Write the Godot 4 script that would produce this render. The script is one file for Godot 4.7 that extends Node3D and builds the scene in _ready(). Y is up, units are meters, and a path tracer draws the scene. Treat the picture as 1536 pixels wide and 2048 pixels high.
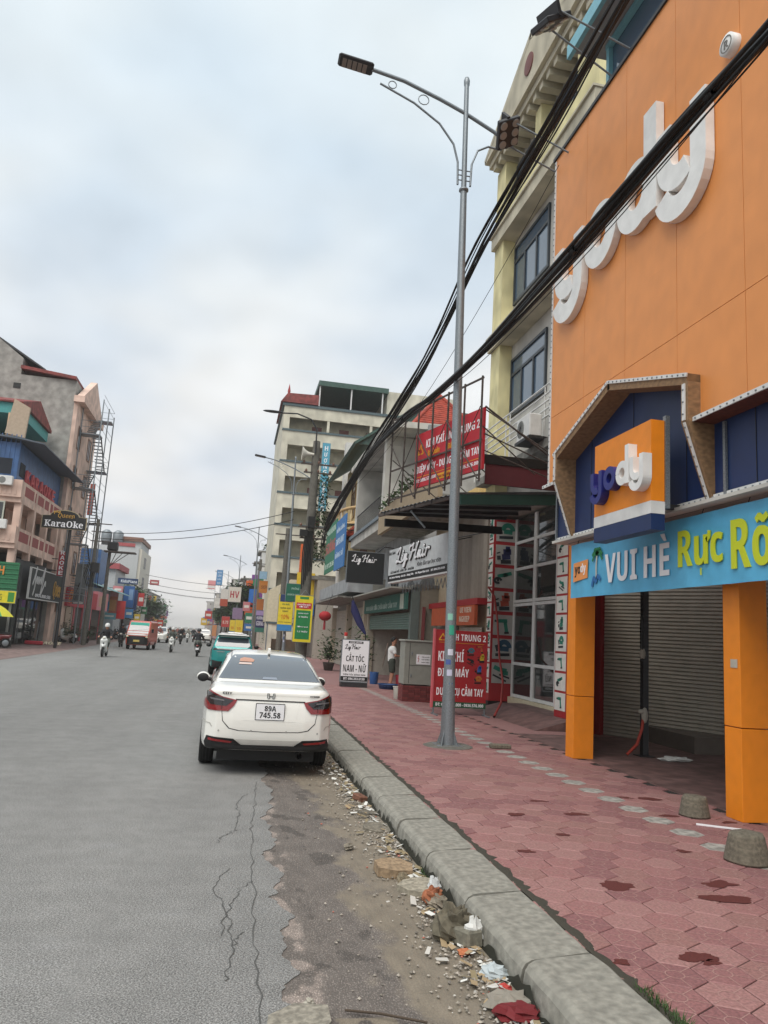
extends Node3D
# ---------------------------------------------------------------- camera model (also used to turn photo pixels into points on known planes)
const FOCAL := 1500.0
const EYE := 1.8
var c_right: Vector3
var c_up: Vector3
var c_fwd: Vector3
var M := {}
var T := {}
var taken := {}
var rng := RandomNumberGenerator.new()

func set_axes(pitch: float, roll: float, yaw: float) -> void:
	var f0 := Vector3(sin(yaw), 0, -cos(yaw))
	var r0 := Vector3(cos(yaw), 0, sin(yaw))
	c_fwd = f0 * cos(pitch) + Vector3.UP * sin(pitch)
	var u1 := -f0 * sin(pitch) + Vector3.UP * cos(pitch)
	c_right = r0 * cos(roll) + u1 * sin(roll)
	c_up = -r0 * sin(roll) + u1 * cos(roll)

func pix(u: float, v: float) -> Vector3:
	return (c_right * (u - 768.0) + c_up * (1024.0 - v) + c_fwd * FOCAL).normalized()

func gx(u: float, v: float, x: float) -> Vector3:
	var d := pix(u, v)
	return Vector3(0, EYE, 0) + d * (x / d.x)

func gy(u: float, v: float, y := 0.0) -> Vector3:
	var d := pix(u, v)
	return Vector3(0, EYE, 0) + d * ((y - EYE) / d.y)

func gz(u: float, v: float, z: float) -> Vector3:
	var d := pix(u, v)
	return Vector3(0, EYE, 0) + d * (z / d.z)

# ---------------------------------------------------------------- mesh builder
class MB:
	var v := PackedVector3Array()
	var n := PackedVector3Array()
	var uv := PackedVector2Array()
	var col := PackedColorArray()
	var i := PackedInt32Array()
	var use_uv := false
	var use_col := false
	var cc := Color.WHITE
	func tri(a: Vector3, b: Vector3, c: Vector3) -> void:   # counter-clockwise seen from outside
		var nn := (b - a).cross(c - a).normalized()
		var k := v.size()
		v.append(a); v.append(b); v.append(c)
		for q in 3: n.append(nn)
		if use_col:
			for q in 3: col.append(cc)
		i.append(k); i.append(k + 2); i.append(k + 1)
	func quad(a: Vector3, b: Vector3, c: Vector3, d: Vector3) -> void:
		var nn := (c - a).cross(d - b).normalized()
		var k := v.size()
		v.append(a); v.append(b); v.append(c); v.append(d)
		for q in 4: n.append(nn)
		if use_col:
			for q in 4: col.append(cc)
		if use_uv:
			uv.append(Vector2(0, 1)); uv.append(Vector2(1, 1)); uv.append(Vector2(1, 0)); uv.append(Vector2(0, 0))
		i.append(k); i.append(k + 2); i.append(k + 1)
		i.append(k); i.append(k + 3); i.append(k + 2)
	func hexa(p: Array) -> void:   # 8 corners: bottom 0-3 ccw seen from below order x-z: (-,-),(+,-),(+,+),(-,+), top 4-7
		quad(p[0], p[1], p[2], p[3])
		quad(p[7], p[6], p[5], p[4])
		quad(p[3], p[2], p[6], p[7])
		quad(p[1], p[0], p[4], p[5])
		quad(p[2], p[1], p[5], p[6])
		quad(p[0], p[3], p[7], p[4])
	func box(c: Vector3, s: Vector3, b := Basis.IDENTITY) -> MB:
		var h := s * 0.5
		var p := []
		for y in [-1, 1]:
			for q in [[-1, -1], [1, -1], [1, 1], [-1, 1]]:
				p.append(c + b * Vector3(q[0] * h.x, y * h.y, q[1] * h.z))
		hexa(p)
		return self
	func bb(lo: Vector3, hi: Vector3) -> MB:
		return box((lo + hi) * 0.5, (hi - lo).abs())
	func hexa2(a: Vector3, b: Vector3, w: float, h: float) -> MB:   # straight beam from a to b, w wide, h high
		var d := (b - a).normalized()
		var side := d.cross(Vector3.UP).normalized()
		return box((a + b) * 0.5, Vector3(a.distance_to(b), h, w), Basis(d, side.cross(d), side))
	func cbox(c: Vector3, s: Vector3, r: float, b := Basis.IDENTITY) -> MB:   # chamfered box
		var h := s * 0.5
		r = minf(r, minf(h.x, minf(h.y, h.z)) * 0.98)
		var faces := []
		for ax in 3:
			for sg in [-1.0, 1.0]:
				var a2 := (ax + 1) % 3
				var a3 := (ax + 2) % 3
				var pts := []
				for q in [[-1, -1], [1, -1], [1, 1], [-1, 1]]:
					var p := Vector3.ZERO
					p[ax] = sg * h[ax]
					p[a2] = q[0] * (h[a2] - r)
					p[a3] = q[1] * (h[a3] - r)
					pts.append(c + b * p)
				if sg < 0: pts.reverse()
				quad(pts[0], pts[1], pts[2], pts[3])
		for ax in 3:   # edges parallel to ax
			var a2 := (ax + 1) % 3
			var a3 := (ax + 2) % 3
			for s2 in [-1.0, 1.0]:
				for s3 in [-1.0, 1.0]:
					var pts := []
					for q in [[-1, 0], [1, 0], [1, 1], [-1, 1]]:
						var p := Vector3.ZERO
						p[ax] = q[0] * (h[ax] - r)
						p[a2] = s2 * (h[a2] - (r if q[1] == 1 else 0.0))
						p[a3] = s3 * (h[a3] - (r if q[1] == 0 else 0.0))
						pts.append(c + b * p)
					if s2 * s3 < 0: pts.reverse()
					quad(pts[0], pts[1], pts[2], pts[3])
		for sx in [-1.0, 1.0]:
			for sy in [-1.0, 1.0]:
				for sz in [-1.0, 1.0]:
					var a := c + b * Vector3(sx * h.x, sy * (h.y - r), sz * (h.z - r))
					var d := c + b * Vector3(sx * (h.x - r), sy * h.y, sz * (h.z - r))
					var e := c + b * Vector3(sx * (h.x - r), sy * (h.y - r), sz * h.z)
					if sx * sy * sz > 0: tri(a, d, e)
					else: tri(a, e, d)
		return self
	func ring_join(r0: int, r1: int, k: int) -> void:
		for q in k:
			var a := r0 + q
			var b := r0 + (q + 1) % k
			var c := r1 + (q + 1) % k
			var d := r1 + q
			i.append(a); i.append(c); i.append(b)
			i.append(a); i.append(d); i.append(c)
	func tube(pts: Array, rad, sides := 8, caps := true) -> MB:
		var prev := Vector3.ZERO
		var base := -1
		var side := Vector3.ZERO
		for k in pts.size():
			var p: Vector3 = pts[k]
			var dir: Vector3
			if k == 0: dir = (pts[1] - p)
			elif k == pts.size() - 1: dir = (p - pts[k - 1])
			else: dir = (pts[k + 1] - pts[k - 1])
			dir = dir.normalized()
			if k == 0:
				side = dir.cross(Vector3.UP if absf(dir.y) < 0.95 else Vector3.RIGHT).normalized()
			else:
				side = (side - dir * side.dot(dir)).normalized()
			var up := side.cross(dir)
			var r: float = rad[k] if rad is Array else rad
			var start := v.size()
			for q in sides:
				var an := TAU * q / sides
				var o := side * cos(an) + up * sin(an)
				v.append(p + o * r); n.append(o)
				if use_col: col.append(cc)
			if base >= 0:
				for q in sides:
					var a := base + q
					var b := base + (q + 1) % sides
					var c := start + (q + 1) % sides
					var d := start + q
					i.append(a); i.append(b); i.append(c)
					i.append(a); i.append(c); i.append(d)
			if caps and (k == 0 or k == pts.size() - 1):
				var m := v.size()
				var nn := -dir if k == 0 else dir
				for q in sides:
					var an2 := TAU * q / sides
					v.append(p + (side * cos(an2) + up * sin(an2)) * r); n.append(nn)
					if use_col: col.append(cc)
				for q in range(1, sides - 1):
					if k == 0:
						i.append(m); i.append(m + q); i.append(m + q + 1)
					else:
						i.append(m); i.append(m + q + 1); i.append(m + q)
			base = start
			prev = p
		return self
	func lathe(prof: Array, sides := 16, at := Vector3.ZERO, b := Basis.IDENTITY) -> MB:   # prof: Vector2(radius, y) from bottom to top, outside
		var start := v.size()
		var np := prof.size()
		for k in np:
			var p: Vector2 = prof[k]
			var t: Vector2 = (prof[mini(k + 1, np - 1)] - prof[maxi(k - 1, 0)])
			var nr := Vector2(t.y, -t.x).normalized()
			for q in sides:
				var an := TAU * q / sides
				var o := Vector3(cos(an), 0, sin(an))
				v.append(at + b * (o * p.x + Vector3.UP * p.y)); n.append(b * (o * nr.x + Vector3.UP * nr.y).normalized())
				if use_col: col.append(cc)
		for k in np - 1:
			for q in sides:
				var a := start + k * sides + q
				var a1 := start + k * sides + (q + 1) % sides
				var c := start + (k + 1) * sides + q
				var c1 := start + (k + 1) * sides + (q + 1) % sides
				i.append(a); i.append(a1); i.append(c1)
				i.append(a); i.append(c1); i.append(c)
		return self
	func ball(c: Vector3, r: Vector3, sides := 12, rings := 7, b := Basis.IDENTITY) -> MB:
		var start := v.size()
		for k in rings + 1:
			var th := PI * k / rings - PI / 2
			for q in sides:
				var an := TAU * q / sides
				var o := Vector3(cos(an) * cos(th), sin(th), sin(an) * cos(th))
				v.append(c + b * (o * r)); n.append((b * (o / r)).normalized())
				if use_col: col.append(cc)
		for k in rings:
			for q in sides:
				var a := start + k * sides + q
				var a1 := start + k * sides + (q + 1) % sides
				var d := start + (k + 1) * sides + q
				var d1 := start + (k + 1) * sides + (q + 1) % sides
				i.append(a); i.append(a1); i.append(d1)
				i.append(a); i.append(d1); i.append(d)
		return self
	func prism(poly: PackedVector2Array, d0: float, d1: float, o := Vector3.ZERO, b := Basis.IDENTITY) -> MB:   # outline in local xy, from z=d0 to z=d1
		var ids := Geometry2D.triangulate_polygon(poly)
		var ccw := not Geometry2D.is_polygon_clockwise(poly)
		for k in range(0, ids.size(), 3):
			var p := []
			for q in 3: p.append(poly[ids[k + q]])
			if (p[1] - p[0]).cross(p[2] - p[0]) < 0:
				var t = p[1]; p[1] = p[2]; p[2] = t
			tri(o + b * Vector3(p[0].x, p[0].y, d1), o + b * Vector3(p[1].x, p[1].y, d1), o + b * Vector3(p[2].x, p[2].y, d1))
			tri(o + b * Vector3(p[0].x, p[0].y, d0), o + b * Vector3(p[2].x, p[2].y, d0), o + b * Vector3(p[1].x, p[1].y, d0))
		var m := poly.size()
		for k in m:
			var a := poly[k]
			var c := poly[(k + 1) % m]
			if not ccw:
				var t2 := a; a = c; c = t2
			quad(o + b * Vector3(a.x, a.y, d0), o + b * Vector3(c.x, c.y, d0), o + b * Vector3(c.x, c.y, d1), o + b * Vector3(a.x, a.y, d1))
		return self
	func grid(nx: int, ny: int, f: Callable) -> MB:   # smooth sheet, f(s,t) -> Vector3, normal towards ds x dt
		var start := v.size()
		for y in ny + 1:
			for x in nx + 1:
				v.append(f.call(float(x) / nx, float(y) / ny))
				if use_uv: uv.append(Vector2(float(x) / nx, 1.0 - float(y) / ny))
				if use_col: col.append(cc)
		var w := nx + 1
		for y in ny + 1:
			for x in w:
				var a := v[start + y * w + mini(x + 1, nx)] - v[start + y * w + maxi(x - 1, 0)]
				var b := v[start + mini(y + 1, ny) * w + x] - v[start + maxi(y - 1, 0) * w + x]
				n.append(a.cross(b).normalized())
		for y in ny:
			for x in nx:
				var a := start + y * w + x
				i.append(a); i.append(a + w + 1); i.append(a + 1)
				i.append(a); i.append(a + w); i.append(a + w + 1)
		return self
	func add(o: MB, t := Transform3D.IDENTITY) -> MB:
		var k := v.size()
		for q in o.v.size():
			v.append(t * o.v[q]); n.append((t.basis * o.n[q]).normalized())
		if use_col: col.append_array(o.col)
		for q in o.i: i.append(q + k)
		return self
	func arrays() -> Array:
		var a := []
		a.resize(Mesh.ARRAY_MAX)
		a[Mesh.ARRAY_VERTEX] = v
		a[Mesh.ARRAY_NORMAL] = n
		if use_uv: a[Mesh.ARRAY_TEX_UV] = uv
		if use_col: a[Mesh.ARRAY_COLOR] = col
		a[Mesh.ARRAY_INDEX] = i
		return a
	func mesh(m: Material) -> ArrayMesh:
		var r := ArrayMesh.new()
		r.add_surface_from_arrays(Mesh.PRIMITIVE_TRIANGLES, arrays())
		r.surface_set_material(0, m)
		return r

# ---------------------------------------------------------------- objects
func numbered(called: String) -> String:
	if not taken.has(called):
		taken[called] = 0
		return called
	taken[called] += 1
	return "%s_%03d" % [called, taken[called]]

func put(called: String, mesh: Mesh, parent: Node = self) -> MeshInstance3D:
	var o := MeshInstance3D.new()
	o.mesh = mesh
	if parent == self:
		o.name = numbered(called)
	else:
		var k := 0
		while parent.has_node(NodePath(called if k == 0 else "%s_%03d" % [called, k])): k += 1
		o.name = called if k == 0 else "%s_%03d" % [called, k]
	parent.add_child(o, true)
	return o

func obj(called: String, mb: MB, m, parent: Node = self) -> MeshInstance3D:
	return put(called, mb.mesh(M[m] if m is String else m), parent)

func tag(o: Node, label: String, category: String, group := "") -> Node:
	o.set_meta("label", label)
	o.set_meta("category", category)
	if group: o.set_meta("group", group)
	return o

func thing(called: String, label: String, category: String, at := Vector3.ZERO, turn := 0.0, group := "") -> Node3D:
	var o := Node3D.new()
	o.name = numbered(called)
	add_child(o)
	o.position = at
	o.rotation.y = turn
	tag(o, label, category, group)
	return o

func copy(src: Node3D, label: String, at: Vector3, turn := 0.0) -> Node3D:
	var base := String(src.name)
	if base.length() > 4 and base.substr(base.length() - 4, 1) == "_" and base.right(3).is_valid_int(): base = base.left(-4)
	var o: Node3D = src.duplicate()
	o.name = numbered(base)
	add_child(o)
	o.position = at
	o.rotation.y = turn
	if label: o.set_meta("label", label)
	return o

func structure(o: Node) -> Node:
	o.set_meta("kind", "structure")
	return o

func stuff(o: Node) -> Node:
	o.set_meta("kind", "stuff")
	return o

# ---------------------------------------------------------------- materials
func noise_tex(key: String, freq: float, octaves: int, lo: float, hi: float, kind := FastNoiseLite.TYPE_SIMPLEX_SMOOTH, size := 512, stretch := Vector2.ONE, power := 1.0) -> void:
	var f := FastNoiseLite.new()
	f.noise_type = kind
	f.frequency = freq
	f.fractal_octaves = octaves
	f.fractal_type = FastNoiseLite.FRACTAL_FBM if octaves > 1 else FastNoiseLite.FRACTAL_NONE
	f.seed = key.hash() & 0xffff
	var im := f.get_seamless_image(size, size, false, false, 0.15, true)
	im.convert(Image.FORMAT_L8)
	if stretch != Vector2.ONE:
		var w := im.duplicate() as Image
		w.resize(maxi(8, int(size / stretch.x)), maxi(8, int(size / stretch.y)), Image.INTERPOLATE_LANCZOS)
		w.resize(size, size, Image.INTERPOLATE_CUBIC)
		im = w
	var d := im.get_data()
	for k in d.size():
		d[k] = int(255.0 * (lo + (hi - lo) * pow(d[k] / 255.0, power)))
	im = Image.create_from_data(size, size, false, Image.FORMAT_L8, d)
	T[key] = ImageTexture.create_from_image(im)

func normal_tex(key: String, from: String, strength: float) -> void:
	var im: Image = T[from].get_image().duplicate()
	im.convert(Image.FORMAT_RGBA8)
	im.bump_map_to_normal_map(strength)
	T[key] = ImageTexture.create_from_image(im)

# colours are given as the thing's own sRGB colour
func mat(key: String, c: Color, rough := 0.8, o := {}) -> StandardMaterial3D:
	var m := StandardMaterial3D.new()
	m.resource_name = key
	m.albedo_color = c
	m.roughness = rough
	m.metallic = o.get("metal", 0.0)
	m.metallic_specular = o.get("spec", 0.5)
	if o.has("tex"):
		m.albedo_texture = T[o.tex]
		m.uv1_triplanar = true
		m.uv1_world_triplanar = o.get("world", true)
		var s: float = o.get("scale", 1.0)
		m.uv1_scale = Vector3(s, s * o.get("sy", 1.0), s)
	if o.has("norm"):
		m.normal_enabled = true
		m.normal_texture = T[o.norm]
		m.normal_scale = o.get("nscale", 1.0)
		if not o.has("tex"):
			m.uv1_triplanar = true
			m.uv1_world_triplanar = o.get("world", true)
			var s2: float = o.get("scale", 1.0)
			m.uv1_scale = Vector3(s2, s2, s2)
	if o.has("coat"):
		m.clearcoat_enabled = true
		m.clearcoat = o.coat
		m.clearcoat_roughness = 0.05
	if o.has("alpha"):
		m.transparency = BaseMaterial3D.TRANSPARENCY_ALPHA
		m.albedo_color.a = o.alpha
	if o.has("back"):
		m.backlight_enabled = true
		m.backlight = o.back
	if o.has("vc"): m.vertex_color_use_as_albedo = true
	m.cull_mode = BaseMaterial3D.CULL_DISABLED
	M[key] = m
	return m

func flat(hex: String, rough := 0.75) -> StandardMaterial3D:   # plain paint or print
	var key := "paint_" + hex + ("" if rough == 0.75 else str(rough))
	if not M.has(key): mat(key, Color(hex), rough, {"tex": "grime", "scale": 0.7})
	return M[key]

# ---------------------------------------------------------------- lettering
var fonts := {}
func font(kind: String) -> Font:
	if not fonts.has(kind):
		var f := SystemFont.new()
		f.font_names = PackedStringArray(["Droid Serif" if kind.contains("serif") else "Droid Sans"])
		f.font_weight = 700 if kind.contains("bold") else 400
		if kind.contains("slant"):
			var fv := FontVariation.new()
			fv.base_font = f
			fv.variation_transform = Transform2D(Vector2(1, 0), Vector2(0.28, 1), Vector2.ZERO)
			fonts[kind] = fv
		else:
			fonts[kind] = f
	return fonts[kind]

const MARKED := {"ắ": "ă/", "ấ": "â/", "ầ": "â\\", "ẩ": "â?", "ậ": "â.", "ạ": "a.", "ả": "a?", "ế": "ê/", "ề": "ê\\", "ể": "ê?", "ệ": "ê.", "ẹ": "e.", "ẻ": "e?", "ị": "i.", "ỉ": "i?", "ọ": "o.", "ỏ": "o?", "ố": "ô/", "ồ": "ô\\", "ộ": "ô.", "ơ": "o'", "ớ": "o'/", "ờ": "o'\\", "ỡ": "o'~", "ợ": "o'.", "ụ": "u.", "ủ": "u?", "ư": "u'", "ứ": "u'/", "ừ": "u'\\", "ữ": "u'~", "ự": "u'.", "ỹ": "y~"}

# writing s, fitted into w x h metres, centred at `at`, facing turn (0: +z, -PI/2: -x, PI/2: +x), `depth` thick; tone marks the font lacks are drawn
func write(called: String, s: String, at: Vector3, w: float, h: float, turn: float, m, parent: Node = self, kind := "bold", depth := 0.006, tilt := 0.0, lean := 0.0) -> MeshInstance3D:
	var plain := ""
	var marks := []
	for k in s.length():
		var c := s[k]
		var low := c.to_lower()
		if MARKED.has(low):
			var e: String = MARKED[low]
			var b0 := e[0] if c == low else e[0].to_upper()
			for q in range(1, e.length()): marks.append([plain.length(), b0, e[q], c != low])
			plain += b0
		else:
			plain += c
	var f := font(kind)
	var t := TextMesh.new()
	t.font = f
	t.text = plain
	t.font_size = 48
	t.pixel_size = 0.01
	t.depth = 0.01
	t.curve_step = 2.0
	t.horizontal_alignment = HORIZONTAL_ALIGNMENT_CENTER
	t.vertical_alignment = VERTICAL_ALIGNMENT_CENTER
	var ar := t.get_mesh_arrays()
	var mb := MB.new()
	mb.v = ar[Mesh.ARRAY_VERTEX]
	mb.n = ar[Mesh.ARRAY_NORMAL]
	mb.i = ar[Mesh.ARRAY_INDEX]
	var full := f.get_string_size(plain, HORIZONTAL_ALIGNMENT_LEFT, -1, 48).x
	var asc := f.get_ascent(48)
	var base := (asc + f.get_descent(48)) / 2.0 - asc
	for q in marks:
		var x0 := f.get_string_size(plain.left(q[0]), HORIZONTAL_ALIGNMENT_LEFT, -1, 48).x if q[0] > 0 else 0.0
		var cw := f.get_string_size(q[1], HORIZONTAL_ALIGNMENT_LEFT, -1, 48).x
		var c := Vector2(x0 + cw * 0.5 - full * 0.5, base)
		var top := 36.0 if q[3] else 27.0
		if q[1].to_lower() in ["â", "ê", "ô", "ă"]: top += 10.0
		var pl := []
		match q[2]:
			".": pl = [c + Vector2(-0.6, -6.5), c + Vector2(0.6, -6.5)]
			"/": pl = [c + Vector2(-2.0, top + 3.0), c + Vector2(4.0, top + 9.0)]
			"\\": pl = [c + Vector2(-4.0, top + 9.0), c + Vector2(2.0, top + 3.0)]
			"?": pl = [c + Vector2(-2, top + 9), c + Vector2(2, top + 10), c + Vector2(3, top + 7), c + Vector2(0, top + 4)]
			"~": pl = [c + Vector2(-7, top + 4), c + Vector2(-3, top + 7), c + Vector2(2, top + 4), c + Vector2(7, top + 7)]
			"'": pl = [c + Vector2(cw * 0.34, top - 6.0), c + Vector2(cw * 0.47, top - 3.0), c + Vector2(cw * 0.50, top + 3.0)]
		for k in pl.size(): pl[k] *= 0.01
		mb.add(strokes([pl], 0.065 if q[2] == "." else 0.045, 0.01, Vector3(0, 0, -0.005), 0.0))
	var lo := Vector3.ONE * 1e9
	var hi := -lo
	for p in mb.v:
		lo = lo.min(p); hi = hi.max(p)
	var sc := Vector3(w / maxf(hi.x - lo.x, 0.01), h / maxf(hi.y - lo.y, 0.01), depth / 0.01)
	var b := Basis(Vector3.UP, turn) * Basis(Vector3.RIGHT, lean) * Basis(Vector3.BACK, tilt)
	var mid := (lo + hi) * 0.5
	for k in mb.v.size(): mb.v[k] = (mb.v[k] - mid) * sc
	var o := obj(called, mb, m, parent)
	o.transform = Transform3D(b, at)
	return o

# strokes (arrays of Vector2) fattened to width and extruded: script lettering, marks, drawings
func strokes(lines: Array, width: float, depth: float, at: Vector3, turn: float, sc := 1.0, round := true) -> MB:
	var mb := MB.new()
	var b := Basis(Vector3.UP, turn)
	for l in lines:
		var pl := PackedVector2Array(l)
		for k in pl.size(): pl[k] *= sc
		var join := Geometry2D.JOIN_ROUND if round else Geometry2D.JOIN_MITER
		var ending := Geometry2D.END_ROUND if round else Geometry2D.END_BUTT
		for p in Geometry2D.offset_polyline(pl, width * 0.5, join, ending):
			if not Geometry2D.is_polygon_clockwise(p): mb.prism(p, 0.0, depth, at, b)
	return mb

func curve(pts: Array, closed := false, per := 6) -> Array:   # Catmull-Rom through Vector2 points
	var out := []
	var k := pts.size()
	for q in (k if closed else k - 1):
		var p0: Vector2 = pts[(q - 1 + k) % k] if closed or q > 0 else pts[0]
		var p1: Vector2 = pts[q]
		var p2: Vector2 = pts[(q + 1) % k]
		var p3: Vector2 = pts[(q + 2) % k] if closed or q + 2 < k else pts[k - 1]
		for s in per: out.append(p1.cubic_interpolate(p2, p0, p3, float(s) / per))
	if not closed: out.append(pts[k - 1])
	return out

func arc(c: Vector2, r: Vector2, a0: float, a1: float, n := 16) -> Array:
	var out := []
	for k in n + 1:
		var a := deg_to_rad(lerpf(a0, a1, float(k) / n))
		out.append(c + Vector2(cos(a) * r.x, sin(a) * r.y))
	return out

func sag(a: Vector3, b: Vector3, drop: float, n := 16) -> Array:
	var out := []
	for k in n + 1:
		var t := float(k) / n
		out.append(a.lerp(b, t) - Vector3.UP * drop * 4.0 * t * (1.0 - t))
	return out

# ---------------------------------------------------------------- surface nets: vals on (nx+1)(ny+1)(nz+1) points, negative inside
func nets(vals: PackedFloat32Array, nx: int, ny: int, nz: int, lo: Vector3, cell: float, mb: MB) -> MB:
	var sx := 1
	var sy := nx + 1
	var sz := (nx + 1) * (ny + 1)
	var ids := PackedInt32Array()
	ids.resize(sz * (nz + 1))
	ids.fill(-1)
	var off := [0, sx, sy, sx + sy, sz, sx + sz, sy + sz, sx + sy + sz]
	var edges := [[0, 1], [2, 3], [4, 5], [6, 7], [0, 2], [1, 3], [4, 6], [5, 7], [0, 4], [1, 5], [2, 6], [3, 7]]
	for z in nz:
		for y in ny:
			var k := z * sz + y * sy
			for x in nx:
				var a := vals[k]
				var neg := a < 0.0
				if (vals[k + sx] < 0.0) == neg and (vals[k + sy] < 0.0) == neg and (vals[k + sz] < 0.0) == neg and (vals[k + off[3]] < 0.0) == neg and (vals[k + off[5]] < 0.0) == neg and (vals[k + off[6]] < 0.0) == neg and (vals[k + off[7]] < 0.0) == neg:
					k += 1
					continue
				var p := Vector3.ZERO
				var c := 0
				for e in edges:
					var va := vals[k + off[e[0]]]
					var vb := vals[k + off[e[1]]]
					if (va < 0.0) != (vb < 0.0):
						var t := va / (va - vb)
						var pa := Vector3(e[0] & 1, (e[0] >> 1) & 1, e[0] >> 2)
						var pb := Vector3(e[1] & 1, (e[1] >> 1) & 1, e[1] >> 2)
						p += pa.lerp(pb, t)
						c += 1
				p /= c
				var g := Vector3.ZERO
				for q in 8:
					var w := vals[k + off[q]]
					var fx: float = p.x if q & 1 else 1.0 - p.x
					var fy: float = p.y if q & 2 else 1.0 - p.y
					var fz: float = p.z if q & 4 else 1.0 - p.z
					g += w * Vector3((1.0 if q & 1 else -1.0) * fy * fz, (1.0 if q & 2 else -1.0) * fx * fz, (1.0 if q & 4 else -1.0) * fx * fy)
				ids[k] = mb.v.size()
				mb.v.append(lo + (Vector3(x, y, z) + p) * cell)
				mb.n.append(g.normalized())
				if mb.use_col: mb.col.append(mb.cc)
				k += 1
	for z in range(1, nz):
		for y in range(1, ny):
			for x in range(1, nx):
				var k := z * sz + y * sy + x
				var a := vals[k] < 0.0
				if a != (vals[k + sx] < 0.0):
					_q(mb, ids, k - sy - sz, k - sz, k, k - sy, a)
				if a != (vals[k + sy] < 0.0):
					_q(mb, ids, k - sx - sz, k - sx, k, k - sz, a)
				if a != (vals[k + sz] < 0.0):
					_q(mb, ids, k - sx - sy, k - sy, k, k - sx, a)
	return mb

func _q(mb: MB, ids: PackedInt32Array, a: int, b: int, c: int, d: int, flip: bool) -> void:
	var p := [ids[a], ids[b], ids[c], ids[d]]
	if p[0] < 0 or p[1] < 0 or p[2] < 0 or p[3] < 0: return
	if not flip: p.reverse()
	mb.i.append(p[0]); mb.i.append(p[2]); mb.i.append(p[1])
	mb.i.append(p[0]); mb.i.append(p[3]); mb.i.append(p[2])

# smooth body from tapered bones: [a, b, ra, rb]; cell size; k = blend
func bones_mesh(bones: Array, cell: float, k: float, mb := MB.new()) -> MB:
	var lo := Vector3.ONE * 1e9
	var hi := -lo
	for b in bones:
		var r: float = maxf(b[2], b[3]) + cell * 2 + k * 0.5
		lo = lo.min(b[0] - Vector3.ONE * r).min(b[1] - Vector3.ONE * r)
		hi = hi.max(b[0] + Vector3.ONE * r).max(b[1] + Vector3.ONE * r)
	var nx := int(ceil((hi.x - lo.x) / cell))
	var ny := int(ceil((hi.y - lo.y) / cell))
	var nz := int(ceil((hi.z - lo.z) / cell))
	var vals := PackedFloat32Array()
	vals.resize((nx + 1) * (ny + 1) * (nz + 1))
	vals.fill(1.0)
	for b in bones:
		var r: float = maxf(b[2], b[3]) + cell * 2 + k
		var bl: Vector3 = ((b[0].min(b[1]) - Vector3.ONE * r - lo) / cell).floor().max(Vector3.ZERO)
		var bh: Vector3 = ((b[0].max(b[1]) + Vector3.ONE * r - lo) / cell).ceil().min(Vector3(nx, ny, nz))
		var ab: Vector3 = b[1] - b[0]
		var l2: float = maxf(ab.length_squared(), 1e-9)
		for z in range(int(bl.z), int(bh.z) + 1):
			for y in range(int(bl.y), int(bh.y) + 1):
				var q := z * (nx + 1) * (ny + 1) + y * (nx + 1) + int(bl.x)
				for x in range(int(bl.x), int(bh.x) + 1):
					var p := lo + Vector3(x, y, z) * cell
					var t := clampf((p - b[0]).dot(ab) / l2, 0.0, 1.0)
					var d: float = (p - b[0] - ab * t).length() - lerpf(b[2], b[3], t)
					var o := vals[q]
					var h := maxf(k - absf(o - d), 0.0) / k
					vals[q] = minf(o, d) - h * h * k * 0.25
					q += 1
	return nets(vals, nx, ny, nz, lo, cell, mb)

# ================================================================ the scene
func _ready() -> void:
	rng.seed = 4217
	set_axes(deg_to_rad(9.58), deg_to_rad(3.5), deg_to_rad(10.8))
	var cam := Camera3D.new()
	cam.name = "camera"
	add_child(cam)
	cam.transform = Transform3D(Basis(c_right, c_up, -c_fwd), Vector3(0, EYE, 0))
	cam.fov = rad_to_deg(2.0 * atan(1024.0 / FOCAL))
	cam.near = 0.05
	cam.far = 3000.0
	var we := WorldEnvironment.new()
	we.name = "environment"
	var env := Environment.new()
	env.background_mode = Environment.BG_SKY
	env.sky = Sky.new()
	env.sky.sky_material = overcast()
	env.background_energy_multiplier = 0.745
	env.tonemap_mode = Environment.TONE_MAPPER_LINEAR
	env.tonemap_exposure = 1.8
	env.ambient_light_source = Environment.AMBIENT_SOURCE_SKY
	env.sdfgi_enabled = true
	env.ssao_enabled = true
	env.ssil_enabled = true
	env.fog_enabled = true
	env.fog_density = 0.0007
	env.fog_light_color = Color(0.90, 0.89, 0.88)
	we.environment = env
	add_child(we)
	var sun := DirectionalLight3D.new()   # the bright part of the cloud cover, high over the left side of the street
	sun.name = "sun"
	sun.light_energy = 0.5
	sun.light_angular_distance = 50.0
	sun.light_color = Color(1.0, 0.975, 0.94)
	sun.shadow_enabled = true
	add_child(sun)
	sun.look_at_from_position(Vector3.ZERO, -Vector3(-0.28, 0.85, 0.45), Vector3.UP)
	textures()
	materials()
	print("ground"); ground()
	print("right"); right_side()
	print("left"); left_side()
	print("street"); street()
	print("vehicles"); vehicles()
	print("details"); details()

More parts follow.
